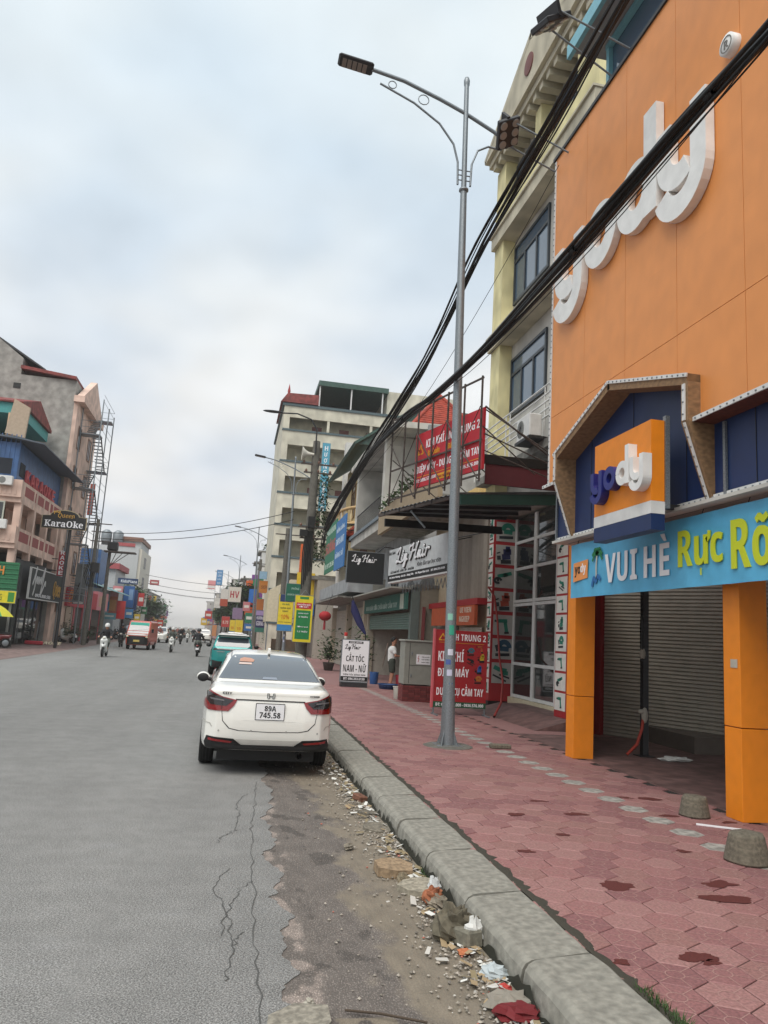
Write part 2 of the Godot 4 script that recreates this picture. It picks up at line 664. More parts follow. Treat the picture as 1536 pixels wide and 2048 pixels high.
func overcast() -> PanoramaSkyMaterial:
	var w := 768
	var h := 384
	var big := FastNoiseLite.new()
	big.seed = 21
	big.frequency = 1.5
	big.fractal_octaves = 3
	var fine := FastNoiseLite.new()
	fine.seed = 8
	fine.frequency = 5.5
	fine.fractal_octaves = 4
	var im := Image.create(w, h, false, Image.FORMAT_RGBF)
	var horizon := Vector3(0.69, 0.68, 0.67)
	var low := Vector3(0.625, 0.65, 0.68)
	var high := Vector3(0.595, 0.67, 0.72)
	for y in h:
		var el := PI * (0.5 - (y + 0.5) / h)
		var e := maxf(el, 0.0)
		var base := horizon.lerp(low, smoothstep(0.02, 0.14, e)).lerp(high, smoothstep(0.12, 0.75, e))
		for x in w:
			var az := TAU * ((x + 0.5) / w - 0.5)
			var d := Vector3(sin(az) * cos(el), sin(el), -cos(az) * cos(el))
			var p := d / (maxf(d.y, 0.0) + 0.22)
			var b := big.get_noise_3d(p.x, p.y * 0.3, p.z)
			var f := fine.get_noise_3d(p.x, p.y * 0.4, p.z)
			var k := 0.965 + b * 0.18 + f * 0.08
			var c := base * k
			c += Vector3(-0.03, -0.006, 0.026) * clampf(-b * 2.5, -1.0, 1.0)
			im.set_pixel(x, y, Color(c.x, c.y, c.z))
	var m := PanoramaSkyMaterial.new()
	m.panorama = ImageTexture.create_from_image(im)
	return m

func textures() -> void:
	noise_tex("grime", 0.012, 5, 0.92, 1.0)
	noise_tex("blotch", 0.008, 4, 0.62, 1.0)
	noise_tex("fine", 0.06, 4, 0.72, 1.0)
	noise_tex("streak", 0.02, 4, 0.74, 1.0, FastNoiseLite.TYPE_SIMPLEX_SMOOTH, 512, Vector2(1, 12))
	noise_tex("wood", 0.03, 4, 0.62, 1.0, FastNoiseLite.TYPE_SIMPLEX_SMOOTH, 512, Vector2(14, 1))
	noise_tex("speck", 0.16, 2, 0.45, 1.0, FastNoiseLite.TYPE_CELLULAR, 512)
	noise_tex("grit", 0.22, 3, 0.35, 1.0, FastNoiseLite.TYPE_SIMPLEX, 512)
	noise_tex("kerbtone", 0.014, 6, 0.72, 1.0)
	noise_tex("slat", 0.02, 3, 0.82, 1.0, FastNoiseLite.TYPE_SIMPLEX_SMOOTH, 512, Vector2(1, 12))
	noise_tex("rain", 0.016, 4, 0.945, 1.0, FastNoiseLite.TYPE_SIMPLEX_SMOOTH, 512, Vector2(1, 14))
	noise_tex("foam", 0.03, 5, 0.0, 1.0)
	normal_tex("n_grit", "grit", 3.0)
	normal_tex("n_fine", "fine", 6.0)
	normal_tex("n_foam", "foam", 5.0)
	# aggregate: light and dark stone chips in grey binder
	var a: Image = T.grit.get_image()
	var b: Image = T.speck.get_image()
	var c: Image = T.blotch.get_image()
	var da := a.get_data()
	var db := b.get_data()
	var dc := c.get_data()
	for k in da.size():
		var q := 0.50 + 0.75 * (da[k] / 255.0 - 0.66) + 0.45 * (db[k] / 255.0 - 0.7) + 0.22 * (dc[k] / 255.0 - 0.8)
		if da[k] > 205: q += 0.20
		if da[k] < 118: q -= 0.14
		da[k] = int(255.0 * clampf(q + 0.24, 0.05, 1.0))
	var ag := Image.create_from_data(512, 512, false, Image.FORMAT_L8, da)
	T.aggregate = ImageTexture.create_from_image(ag)

func materials() -> void:
	mat("asphalt", Color(0.66, 0.66, 0.655), 0.93, {"tex": "aggregate", "scale": 0.7, "norm": "n_grit", "nscale": 0.4, "vc": true})
	mat("ground", Color(0.42, 0.41, 0.39), 0.95, {"tex": "blotch", "scale": 0.2})
	mat("crack", Color(0.48, 0.48, 0.47), 0.95, {"tex": "grit", "scale": 3.0})
	mat("kerb", Color(0.62, 0.61, 0.57), 0.9, {"tex": "kerbtone", "scale": 1.7, "norm": "n_fine", "nscale": 0.6})
	mat("joint", Color(0.24, 0.21, 0.19), 0.95, {"tex": "grit", "scale": 2.0})
	for k in 5:
		mat("tile%d" % k, [Color(0.67, 0.475, 0.465), Color(0.635, 0.445, 0.44), Color(0.69, 0.51, 0.495), Color(0.65, 0.475, 0.455), Color(0.60, 0.415, 0.415)][k], 0.62, {"tex": "fine", "scale": 1.3, "norm": "n_fine", "nscale": 0.25})
	mat("tile_line", Color(0.76, 0.60, 0.57), 0.7, {"tex": "fine", "scale": 3.0})
	mat("tile_white", Color(0.70, 0.68, 0.65), 0.75, {"tex": "blotch", "scale": 2.3})
	mat("tile_far", Color(0.655, 0.49, 0.48), 0.7, {"tex": "fine", "scale": 0.9})
	mat("stain", Color(0.40, 0.17, 0.15), 0.75, {"tex": "fine", "scale": 2.0})
	mat("porch", Color(0.52, 0.40, 0.385), 0.55, {"tex": "blotch", "scale": 0.7})
	mat("left_pave", Color(0.56, 0.47, 0.45), 0.9, {"tex": "blotch", "scale": 0.45})
	mat("concrete", Color(0.60, 0.59, 0.56), 0.9, {"tex": "blotch", "scale": 0.6, "norm": "n_fine", "nscale": 0.4})
	mat("concrete_dark", Color(0.44, 0.43, 0.40), 0.92, {"tex": "streak", "scale": 0.45})
	mat("render_grey", Color(0.70, 0.69, 0.665), 0.9, {"tex": "kerbtone", "scale": 0.16})
	mat("galv", Color(0.60, 0.63, 0.65), 0.45, {"metal": 0.55, "tex": "fine", "scale": 1.2})
	mat("steel_dark", Color(0.22, 0.22, 0.23), 0.5, {"metal": 0.4, "tex": "grime"})
	mat("steel_rust", Color(0.40, 0.36, 0.34), 0.75, {"metal": 0.2, "tex": "blotch", "scale": 2.0})
	mat("black", Color(0.045, 0.045, 0.05), 0.55)
	mat("rubber", Color(0.06, 0.06, 0.062), 0.85, {"tex": "fine", "scale": 2.0})
	mat("cable", Color(0.05, 0.05, 0.055), 0.6)
	mat("dark_inside", Color(0.44, 0.425, 0.40), 0.9)
	mat("orange", Color(0.91, 0.59, 0.32), 0.5, {"tex": "rain", "scale": 0.3})
	mat("orange_deep", Color(0.92, 0.535, 0.06), 0.5, {"tex": "rain", "scale": 0.6})
	mat("navy", Color(0.06, 0.17, 0.36), 0.5, {"tex": "grime", "scale": 0.5})
	mat("white_paint", Color(0.88, 0.88, 0.87), 0.5, {"tex": "grime", "scale": 0.6})
	mat("white_letter", Color(0.94, 0.94, 0.93), 0.4, {"tex": "grime", "scale": 0.5})
	mat("seam", Color(0.30, 0.19, 0.09), 0.9)
	mat("woodlike", Color(0.66, 0.52, 0.37), 0.7, {"tex": "wood", "scale": 0.9})
	mat("wood_red", Color(0.46, 0.23, 0.16), 0.7, {"tex": "wood", "scale": 0.9})
	mat("bulb", Color(0.93, 0.92, 0.88), 0.25)
	mat("shutter", Color(0.74, 0.72, 0.67), 0.6, {"tex": "slat", "scale": 0.35})
	mat("shutter_green", Color(0.40, 0.50, 0.46), 0.6, {"tex": "slat", "scale": 0.35})
	mat("red_frame", Color(0.62, 0.07, 0.08), 0.6, {"tex": "grime"})
	mat("red_sign", Color(0.75, 0.12, 0.18), 0.55, {"tex": "grime", "scale": 0.5})
	mat("red_shaded", Color(0.62, 0.10, 0.13), 0.6, {"tex": "grime", "scale": 0.5})  # sign red darkened, awning shade put into the colour; other red parts share it
	mat("cream_wall", Color(0.96, 0.92, 0.71), 0.85, {"tex": "streak", "scale": 0.12})
	mat("cream_trim", Color(0.84, 0.81, 0.72), 0.85, {"tex": "streak", "scale": 0.12})
	mat("white_wall", Color(0.84, 0.83, 0.80), 0.85, {"tex": "streak", "scale": 0.10})
	mat("grey_wall", Color(0.68, 0.69, 0.70), 0.85, {"tex": "streak", "scale": 0.12})
	mat("frame_dark", Color(0.21, 0.24, 0.27), 0.45, {"tex": "grime"})
	mat("glass_dark", Color(0.10, 0.125, 0.14), 0.04, {"spec": 0.8})
	mat("glass_blue", Color(0.30, 0.38, 0.46), 0.05, {"spec": 0.9})
	mat("glass_pane", Color(0.16, 0.18, 0.18), 0.03, {"spec": 0.6, "alpha": 0.75})
	mat("roof_tile", Color(0.74, 0.30, 0.22), 0.75, {"tex": "blotch", "scale": 0.6})
	mat("roof_red", Color(0.60, 0.27, 0.25), 0.7, {"tex": "blotch", "scale": 0.4})
	mat("roof_green", Color(0.25, 0.38, 0.34), 0.6, {"tex": "streak", "scale": 0.3})
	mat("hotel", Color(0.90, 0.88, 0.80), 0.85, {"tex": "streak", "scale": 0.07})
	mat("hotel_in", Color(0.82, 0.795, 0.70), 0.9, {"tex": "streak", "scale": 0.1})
	mat("hotel_band", Color(0.32, 0.39, 0.41), 0.7, {"tex": "grime"})
	mat("door_red", Color(0.46, 0.25, 0.22), 0.6, {"tex": "grime"})
	mat("pink_wall", Color(0.95, 0.82, 0.75), 0.85, {"tex": "streak", "scale": 0.1})
	mat("pink_dark", Color(0.62, 0.33, 0.32), 0.8, {"tex": "grime"})
	mat("blue_metal", Color(0.27, 0.43, 0.64), 0.5, {"tex": "streak", "scale": 0.15})
	mat("teal", Color(0.30, 0.63, 0.62), 0.6, {"tex": "grime"})
	mat("teal_light", Color(0.50, 0.74, 0.80), 0.5, {"tex": "grime"})
	mat("leaf", Color(0.21, 0.31, 0.14), 0.6, {"back": Color(0.10, 0.16, 0.04), "vc": true})
	mat("trunk", Color(0.34, 0.29, 0.24), 0.9, {"tex": "streak", "scale": 1.0})
	mat("car_white", Color(0.91, 0.905, 0.88), 0.2, {"coat": 1.0})
	mat("car_green", Color(0.03, 0.53, 0.52), 0.25, {"coat": 1.0, "metal": 0.25})
	mat("car_dark", Color(0.07, 0.08, 0.09), 0.25, {"coat": 1.0})
	mat("car_glass", Color(0.23, 0.26, 0.30), 0.03, {"spec": 1.0, "coat": 1.0})
	mat("chrome", Color(0.75, 0.76, 0.77), 0.15, {"metal": 1.0})
	mat("lamp_red", Color(0.50, 0.02, 0.05), 0.12, {"coat": 1.0})
	mat("lamp_dark", Color(0.10, 0.075, 0.08), 0.12, {"coat": 1.0})
	mat("plastic_black", Color(0.08, 0.08, 0.085), 0.5, {"tex": "grime"})
	mat("skin", Color(0.66, 0.47, 0.38), 0.6)
	mat("cloth_white", Color(0.85, 0.85, 0.84), 0.9)
	mat("cloth_dark", Color(0.13, 0.14, 0.16), 0.9)
	mat("cloth_grey", Color(0.34, 0.36, 0.34), 0.9)
	mat("hair", Color(0.05, 0.045, 0.04), 0.6)
	mat("banner_blue", Color(0.35, 0.70, 0.86), 0.55, {"tex": "grime", "scale": 0.6})
	mat("print_white", Color(0.91, 0.91, 0.92), 0.6)
	mat("print_lime", Color(0.76, 0.80, 0.13), 0.6)
	mat("print_green", Color(0.06, 0.45, 0.25), 0.6)
	mat("print_black", Color(0.06, 0.06, 0.065), 0.6)
	mat("print_yellow", Color(0.93, 0.84, 0.15), 0.6)
	mat("soil", Color(0.36, 0.34, 0.29), 0.95, {"tex": "grit", "scale": 2.5, "norm": "n_grit", "nscale": 1.0})
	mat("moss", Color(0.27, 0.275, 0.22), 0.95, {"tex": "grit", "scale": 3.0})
	mat("rock", Color(0.50, 0.47, 0.41), 0.95, {"tex": "blotch", "scale": 6.0, "norm": "n_foam", "nscale": 1.0})
	mat("gold", Color(0.80, 0.62, 0.28), 0.4, {"metal": 0.3})

# ---------------------------------------------------------------- ground, road, kerb, pavement
func bend(z: float) -> float:   # the street swings gently to the left further on
	var d := maxf(-z - 30.0, 0.0)
	return -0.062 * (d * d / (d + 40.0))

func ground() -> void:
	structure(obj("ground", MB.new().bb(Vector3(-1500, -0.6, -2400), Vector3(1500, -0.06, 300)), "ground"))
	var big := FastNoiseLite.new()
	big.seed = 5
	big.frequency = 0.35
	big.fractal_octaves = 4
	var tone := func(x: float, z: float) -> Color:
		var t := 0.87 + 0.17 * big.get_noise_2d(x * 0.8, z * 0.16) + 0.09 * big.get_noise_2d(x * 3.0, z * 1.6) + 0.06 * big.get_noise_2d(x * 9.0 + 50.0, z * 9.0)
		if x > -4.15 and x < -4.0: t += 0.07 * clampf(big.get_noise_2d(z * 1.3, 7.0) * 3.0, 0.0, 1.0)   # last flecks of the centre line
		elif x < -4.1: t += 0.025
		return Color(t * 1.005, t, t * 0.985)
	# road bed with the asphalt layer on it
	var rows := []
	var z := 1.0
	while z > -9.0:
		rows.append(z); z -= 0.03
	while z > -16.0:
		rows.append(z); z -= 0.08
	while z > -70.0:
		rows.append(z); z -= 0.8
	while z > -700.0:
		rows.append(z); z -= 20.0
	var mb := MB.new()
	mb.use_col = true
	var edge := FastNoiseLite.new()
	edge.seed = 77
	edge.frequency = 0.8
	edge.fractal_octaves = 5
	var cols := 40
	for r in rows.size():
		var zz: float = rows[r]
		var rag := 0.47 + 0.10 * smoothstep(-5.0, -9.0, zz) + 0.16 * edge.get_noise_1d(zz * 1.6) + 0.05 * edge.get_noise_1d(zz * 6.0)
		if zz < -16.0: rag = lerpf(rag, 1.60, clampf((-16.0 - zz) / 6.0, 0.0, 1.0))
		for c in cols + 1:
			var x := lerpf(-9.3, rag, pow(float(c) / cols, 0.75))
			mb.v.append(Vector3(x + bend(zz), 0.0, zz))
			mb.n.append(Vector3.UP)
			mb.col.append(tone.call(x, zz))
	for r in rows.size() - 1:
		for c in cols:
			var a := r * (cols + 1) + c
			mb.i.append(a); mb.i.append(a + cols + 1); mb.i.append(a + cols + 2)
			mb.i.append(a); mb.i.append(a + cols + 2); mb.i.append(a + 1)
	# the broken edge has a thickness
	for r in rows.size() - 1:
		var p: Vector3 = mb.v[r * (cols + 1) + cols]
		var q: Vector3 = mb.v[(r + 1) * (cols + 1) + cols]
		if q.z < -20.0: break
		mb.cc = Color(0.72, 0.71, 0.69)
		mb.quad(p - Vector3.UP * 0.012, q - Vector3.UP * 0.012, q, p)
	var road := obj("road", mb, "asphalt")
	structure(road)
	# cracks near the broken edge: open gaps filled with dark grit
	var cr := MB.new()
	for path in [[Vector2(0.31, -3.3), Vector2(0.30, -4.4), Vector2(0.315, -5.5), Vector2(0.33, -6.6), Vector2(0.36, -7.6), Vector2(0.42, -8.6), Vector2(0.45, -9.6)], [Vector2(0.10, -4.9), Vector2(0.12, -5.4), Vector2(0.05, -5.7), Vector2(0.14, -6.2)], [Vector2(0.13, -4.3), Vector2(0.17, -4.75), Vector2(0.15, -5.25), Vector2(0.22, -5.7), Vector2(0.31, -5.9)], [Vector2(0.17, -4.75), Vector2(0.23, -4.95)], [Vector2(0.2, -7.3), Vector2(0.24, -7.9), Vector2(0.22, -8.4), Vector2(0.33, -8.9)], [Vector2(0.05, -6.9), Vector2(0.13, -7.2), Vector2(0.3, -7.4)]]:
		var pts := curve(path, false, 9)
		for k in pts.size() - 1:
			var a: Vector2 = pts[k] + Vector2(0.05 * edge.get_noise_1d(k * 1.9 + path[0].y * 7.0), 0)
			var b: Vector2 = pts[k + 1] + Vector2(0.05 * edge.get_noise_1d((k + 1) * 1.9 + path[0].y * 7.0), 0)
			var w := 0.0018 + 0.006 * absf(edge.get_noise_1d(k * 3.7 + 40.0))
			var w2 := 0.0018 + 0.006 * absf(edge.get_noise_1d((k + 1) * 3.7 + 40.0))
			cr.quad(Vector3(a.x - w, 0.004, a.y), Vector3(a.x + w, 0.004, a.y), Vector3(b.x + w2, 0.004, b.y), Vector3(b.x - w2, 0.004, b.y))
	obj("crack", cr, "crack", road)
	gutter()
	kerb()
	pavement()
	# left side of the street
	var lp := MB.new()
	lp.grid(1, 60, func(s, t):
		var zz := lerpf(-6.0, -420.0, t * t)
		return Vector3(lerpf(-40.0, -9.15, s) + bend(zz), 0.055 - 0.05 * s, zz))
	structure(obj("pavement_left", lp, "left_pave"))
	# pale spill of sand and broken paving along its edge
	var far := MB.new()
	far.grid(1, 40, func(s, t):
		var zz := lerpf(-38.0, -420.0, t)
		return Vector3(lerpf(1.7, 14.0, s) + bend(zz), 0.135, zz))
	structure(obj("pavement_far", far, "tile_far"))

func gutter() -> void:
	# brown strip beside the kerb: worn seal coat, dried mud and dust, drawn where the photograph has them
	var w := 512
	var h := 1536
	var x0 := -0.25
	var x1 := 1.75
	var z0 := -2.0
	var z1 := -22.0
	var f1 := FastNoiseLite.new()
	f1.seed = 3; f1.frequency = 1.1; f1.fractal_octaves = 5
	var grit := FastNoiseLite.new()
	grit.seed = 9; grit.frequency = 60.0; grit.fractal_octaves = 2
	var im := Image.create(w, h, false, Image.FORMAT_RGB8)
	for y in h:
		var t := float(y) / h
		var z := lerpf(z0, z1, t * t * 0.55 + t * 0.45)
		for x in w:
			var xx := lerpf(x0, x1, (x + 0.5) / w)
			var a := f1.get_noise_2d(xx * 1.3, z * 0.8)
			var b := f1.get_noise_2d(xx * 4.0 + 30.0, z * 3.0)
			var g := grit.get_noise_2d(xx * 1.6, z * 1.0)
			var seal := Vector3(0.40, 0.375, 0.355)      # brown-grey chip seal
			var mud := Vector3(0.49, 0.455, 0.40)         # dried mud
			var rim := Vector3(0.56, 0.515, 0.485)         # pinkish broken rim
			var m := smoothstep(0.0, 0.16, xx - 0.98 + 0.32 * a + 0.10 * b + 0.10 * sin(z * 1.1))
			if z > -3.9: m = maxf(m * 0.7, smoothstep(0.05, 0.2, b + 0.1))
			var c := seal.lerp(mud, m * 0.9)
			var r := smoothstep(0.05, -0.03, absf(xx - 0.50 - 0.12 * a) - 0.06 - 0.09 * b)
			c = c.lerp(rim, 0.75 * r * smoothstep(-0.15, 0.1, b))
			var dark := smoothstep(0.22, 0.36, f1.get_noise_2d(xx * 1.7 + 90.0, z * 1.2))
			c *= 1.0 - 0.20 * dark * (1.0 - m)
			c *= 1.0 + 0.26 * g * (1.0 - 0.5 * m) + 0.10 * b
			if g > 0.42 and m < 0.6: c += Vector3(0.12, 0.115, 0.11)
			im.set_pixel(x, y, Color(clampf(c.x, 0, 1), clampf(c.y, 0, 1), clampf(c.z, 0, 1)))
	var m := StandardMaterial3D.new()
	m.resource_name = "gutter"
	m.albedo_texture = ImageTexture.create_from_image(im)
	m.roughness = 0.93
	m.normal_enabled = true
	m.normal_texture = T.n_fine
	m.normal_scale = 0.6
	m.texture_repeat = false
	m.cull_mode = BaseMaterial3D.CULL_DISABLED
	M.gutter = m
	var mb := MB.new()
	mb.use_uv = true
	var nn := FastNoiseLite.new()
	nn.seed = 6; nn.frequency = 1.2; nn.fractal_octaves = 4
	mb.grid(28, 130, func(s, t):
		var z := lerpf(z0, z1, t * t * 0.55 + t * 0.45)
		var x := lerpf(x0, x1, s)
		return Vector3(x, -0.006 - 0.008 * smoothstep(0.5, 0.9, x) + 0.012 * nn.get_noise_2d(x * 1.5, z) * smoothstep(0.4, 0.9, x) + 0.02 * smoothstep(1.35, 1.75, x), z))
	for k in mb.uv.size(): mb.uv[k].y = 1.0 - mb.uv[k].y
	structure(obj("gutter", mb, "gutter"))

func kerb() -> void:
	var prof := [Vector2(1.66, -0.05), Vector2(1.675, 0.06), Vector2(1.685, 0.105), Vector2(1.705, 0.132), Vector2(1.74, 0.147), Vector2(1.80, 0.15), Vector2(2.11, 0.152), Vector2(2.13, 0.140), Vector2(2.135, -0.05)]
	var root := Node3D.new()
	root.name = "kerb"
	add_child(root)
	structure(root)
	var z := -1.0
	while z > -60.0:
		var l := 1.03
		if z < -24: l = 2.06
		var mb := MB.new()
		var dy := rng.randf_range(0.003, 0.011)
		var dx := rng.randf_range(-0.008, 0.008)
		var nseg := 6
		var skew := 0.10
		var cells := []
		for s in nseg + 1:
			var t := float(s) / nseg
			var inset: float = 0.005 if (s == 0 or s == nseg) else 0.0
			var ring := []
			for p in prof:
				var wob := 0.004 * sin(s * 2.1 + z * 3.0 + p.x * 9.0)
				ring.append(Vector3(p.x + dx + bend(z) + (inset if p.x < 1.9 else -inset), p.y + dy - inset * 0.7 + wob, z - 0.014 - t * (l - 0.028) - skew * (p.x - 1.66) * 1.8))
			cells.append(ring)
		for s in nseg:
			for k in prof.size() - 1:
				mb.quad(cells[s][k], cells[s + 1][k], cells[s + 1][k + 1], cells[s][k + 1])
		for e in [0, nseg]:
			var r: Array = cells[e]
			for k in range(1, prof.size() - 1):
				if e == 0: mb.tri(r[0], r[k], r[k + 1])
				else: mb.tri(r[0], r[k + 1], r[k])
		obj("kerbstone", mb, "kerb", root)
		z -= l
	# dark grime crusted on the lower part of the kerb face, ragged along its top
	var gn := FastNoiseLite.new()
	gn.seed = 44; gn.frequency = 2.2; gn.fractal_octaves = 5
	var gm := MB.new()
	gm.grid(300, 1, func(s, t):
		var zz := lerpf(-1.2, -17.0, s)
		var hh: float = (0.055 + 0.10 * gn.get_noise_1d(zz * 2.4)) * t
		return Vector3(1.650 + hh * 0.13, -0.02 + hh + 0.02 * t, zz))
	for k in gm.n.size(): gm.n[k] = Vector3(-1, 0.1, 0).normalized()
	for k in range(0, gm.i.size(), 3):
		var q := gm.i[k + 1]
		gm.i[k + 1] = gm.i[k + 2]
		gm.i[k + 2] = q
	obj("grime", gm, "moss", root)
	# mortar bed under and between the stones
	var bed := MB.new()
	bed.bb(Vector3(1.71, -0.2, -26.0), Vector3(2.15, 0.105, 0.0))
	obj("mortar_bed", bed, "joint", root)

func hex_tile(r: float, top: float, lines: bool, m: String, lm: String) -> ArrayMesh:
	var mb := MB.new()
	var out := []
	var inn := []
	var low := []
	for k in 6:
		var a := PI / 6 + PI / 3 * k
		var d := Vector3(cos(a), 0, sin(a))
		low.append(d * r + Vector3.UP * (top - 0.014))
		out.append(d * r + Vector3.UP * (top - 0.004))
		inn.append(d * (r - 0.006) + Vector3.UP * top)
	for k in 6:
		var j := (k + 1) % 6
		mb.quad(low[j], low[k], out[k], out[j])
		mb.quad(out[j], out[k], inn[k], inn[j])
		mb.tri(Vector3.UP * top, inn[j], inn[k])
	var mesh := mb.mesh(M[m])
	if lines:
		var lb := MB.new()
		var y := top + 0.0015
		var r0 := r * 0.31
		for k in 14:
			var a0 := TAU * k / 14
			var a1 := TAU * (k + 1) / 14
			var p := Vector3(cos(a0), 0, sin(a0))
			var q := Vector3(cos(a1), 0, sin(a1))
			lb.quad(q * (r0 - 0.003) + Vector3.UP * y, p * (r0 - 0.003) + Vector3.UP * y, p * (r0 + 0.003) + Vector3.UP * y, q * (r0 + 0.003) + Vector3.UP * y)
		for k in 6:
			var a := PI / 6 + PI / 3 * k
			var d := Vector3(cos(a), 0, sin(a))
			var s := Vector3(-d.z, 0, d.x) * 0.0026
			lb.quad(d * r0 - s + Vector3.UP * y, d * r0 + s + Vector3.UP * y, d * (r - 0.008) + s + Vector3.UP * y, d * (r - 0.008) - s + Vector3.UP * y)
		mesh.add_surface_from_arrays(Mesh.PRIMITIVE_TRIANGLES, lb.arrays())
		mesh.surface_set_material(1, M[lm])
	return mesh

func pavement() -> void:
	var root := Node3D.new()
	root.name = "pavement"
	add_child(root)
	structure(root)
	obj("bed", MB.new().bb(Vector3(2.166, -0.3, -38.0), Vector3(9.6, 0.141, 1.0)), "joint", root)
	obj("porch_floor", MB.new().bb(Vector3(5.56, 0.1, -14.2), Vector3(9.5, 0.152, 0.5)), "porch", root)
	var step := 0.283
	var rowh := step * sqrt(3.0) / 2.0
	var r := step / sqrt(3.0) - 0.004
	var spots := []
	var row := 0
	var z := -1.2
	while z > -26.0:
		var x := 2.165 + step * (0.5 if row % 2 == 0 else 0.0) + 0.005
		var k := 0
		while x < 5.55:
			spots.append([Vector3(x, 0, z), row % 2 == 1 and absf(x - 4.30) < step * 0.5])
			x += step; k += 1
		row += 1
		z -= rowh
	# the 300 that show largest: nearest the camera among those inside the picture
	var seen := []
	for s in spots:
		var d: Vector3 = s[0] + Vector3(0, 0.15, 0) - Vector3(0, EYE, 0)
		var f := d.dot(c_fwd)
		var u := 768.0 + FOCAL * d.dot(c_right) / f
		var v := 1024.0 - FOCAL * d.dot(c_up) / f
		var vis := f > 0.5 and u > -30 and u < 1570 and v > 0 and v < 2085
		seen.append([d.length() if vis else 1e6, s])
	seen.sort_custom(func(a, b): return a[0] < b[0])
	var kinds := []
	for k in 5: kinds.append(hex_tile(r, 0.15, true, "tile%d" % k, "tile_line"))
	var white := hex_tile(r, 0.151, false, "tile_white", "tile_white")
	for k in mini(300, seen.size()):
		var s = seen[k][1]
		var o := put("paving_tile", white if s[1] else kinds[rng.randi() % 5], root)
		o.position = s[0] + Vector3(0, rng.randf_range(-0.0022, 0.0022), 0)
		o.rotation = Vector3(rng.randf_range(-0.008, 0.008), PI / 3 * (rng.randi() % 6), rng.randf_range(-0.008, 0.008))
	var plain := [hex_tile(r, 0.15, false, "tile0", ""), hex_tile(r, 0.15, false, "tile1", ""), hex_tile(r, 0.15, false, "tile3", "")]
	var rest := [[], [], [], [], [], []]
	for k in range(300, seen.size()):
		var s = seen[k][1]
		var t := Transform3D(Basis.from_euler(Vector3(rng.randf_range(-0.008, 0.008), 0, rng.randf_range(-0.008, 0.008))), s[0] + Vector3(0, rng.randf_range(-0.002, 0.002), 0))
		if s[1]: rest[5].append(t)
		else: rest[rng.randi() % 5].append(t)
	for k in 6:
		if rest[k].is_empty(): continue
		var mm := MultiMesh.new()
		mm.transform_format = MultiMesh.TRANSFORM_3D
		mm.mesh = white if k == 5 else kinds[k]
		mm.instance_count = rest[k].size()
		for q in rest[k].size(): mm.set_instance_transform(q, rest[k][q])
		var mi := MultiMeshInstance3D.new()
		mi.multimesh = mm
		mi.name = "white_paving_tiles" if k == 5 else ("paving_tiles" if k == 0 else "paving_tiles_%03d" % k)
		stuff(mi)
		root.add_child(mi)
	# beyond the tiles that can be told apart the same paving goes on
	obj("paving_beyond", MB.new().bb(Vector3(2.17, 0.05, -38.0), Vector3(9.6, 0.149, -26.1)), "tile_far", root)
	obj("paving_by_shops", MB.new().bb(Vector3(5.56, 0.05, -26.1), Vector3(9.6, 0.149, -14.25)), "tile_far", root)
	# betel-coloured spills on the tiles
	var nz := FastNoiseLite.new()
	nz.seed = 31; nz.frequency = 0.5; nz.fractal_octaves = 4; nz.fractal_gain = 0.35
	for s in [[1233, 1772, 0.15], [1440, 1768, 0.14], [1455, 1797, 0.17], [1395, 1915, 0.13], [1424, 1925, 0.06], [1077, 1602, 0.10], [1035, 1629, 0.10], [1052, 1702, 0.07], [1252, 1596, 0.11], [1302, 1598, 0.14], [1338, 1631, 0.10], [1128, 1669, 0.07], [1150, 1628, 0.12], [1460, 1645, 0.08], [1245, 1925, 0.06], [1365, 1702, 0.07]]:
		var c := gy(s[0], s[1], 0.1525)
		var pts := PackedVector2Array()
		var ph := rng.randf() * 50.0
		for k in 56:
			var a := TAU * k / 56
			var rr: float = s[2] * (0.78 + 0.55 * nz.get_noise_2d(cos(a) * 1.2 + ph, sin(a) * 1.2) + 0.10 * nz.get_noise_2d(cos(a) * 6.0 + ph, sin(a) * 6.0))
			pts.append(Vector2(cos(a) * rr * 1.15, sin(a) * rr * 0.72))
		var mb := MB.new()
		mb.prism(pts, 0.0, 0.0012, Vector3(c.x, 0.1522, c.z), Basis(Vector3(1, 0, 0), Vector3(0, 0, -1), Vector3(0, 1, 0)))
		obj("stain", mb, "stain", root)
	# strip of packed soil in the joint behind the kerb
	var so := MB.new()
	var sn := FastNoiseLite.new()
	sn.seed = 15; sn.frequency = 2.5; sn.fractal_octaves = 3
	so.grid(5, 420, func(s, t):
		var zz := lerpf(-1.0, -26.0, t)
		var wd := 0.075 + 0.06 * sn.get_noise_1d(zz * 3.0)
		return Vector3(2.12 + s * wd, 0.150 + 0.006 * sin(s * PI) + 0.003 * sn.get_noise_2d(s * 3.0, zz * 6.0), zz))
	obj("soil_strip", so, "soil", root)
	# grass in the joint behind the kerb
	var gr := MB.new()
	gr.use_col = true
	for k in 900:
		var t := rng.randf()
		var p := Vector3(2.165 + rng.randf_range(-0.03, 0.045), 0.14, lerpf(-3.75, -2.9, t))
		if k > 620: p = Vector3(1.655 + rng.randf_range(-0.03, 0.03), -0.01, -6.0 + rng.randf_range(-0.16, 0.12))
		blade(gr, p, rng.randf_range(0.02, 0.055), 0.004)
	var g := obj("grass", gr, "leaf")
	tag(g, "short green grass growing along the kerb edge", "grass")
	stuff(g)

func blade(mb: MB, p: Vector3, h: float, w: float) -> void:
	var a := rng.randf() * TAU
	var d := Vector3(cos(a), 0, sin(a))
	var s := Vector3(-d.z, 0, d.x) * w
	var v := rng.randf_range(0.7, 1.5)
	mb.cc = Color(0.9 * v, 1.0 * v, 0.6 * v)
	mb.tri(p - s, p + s, p + Vector3.UP * h + d * h * rng.randf_range(0.2, 1.0))

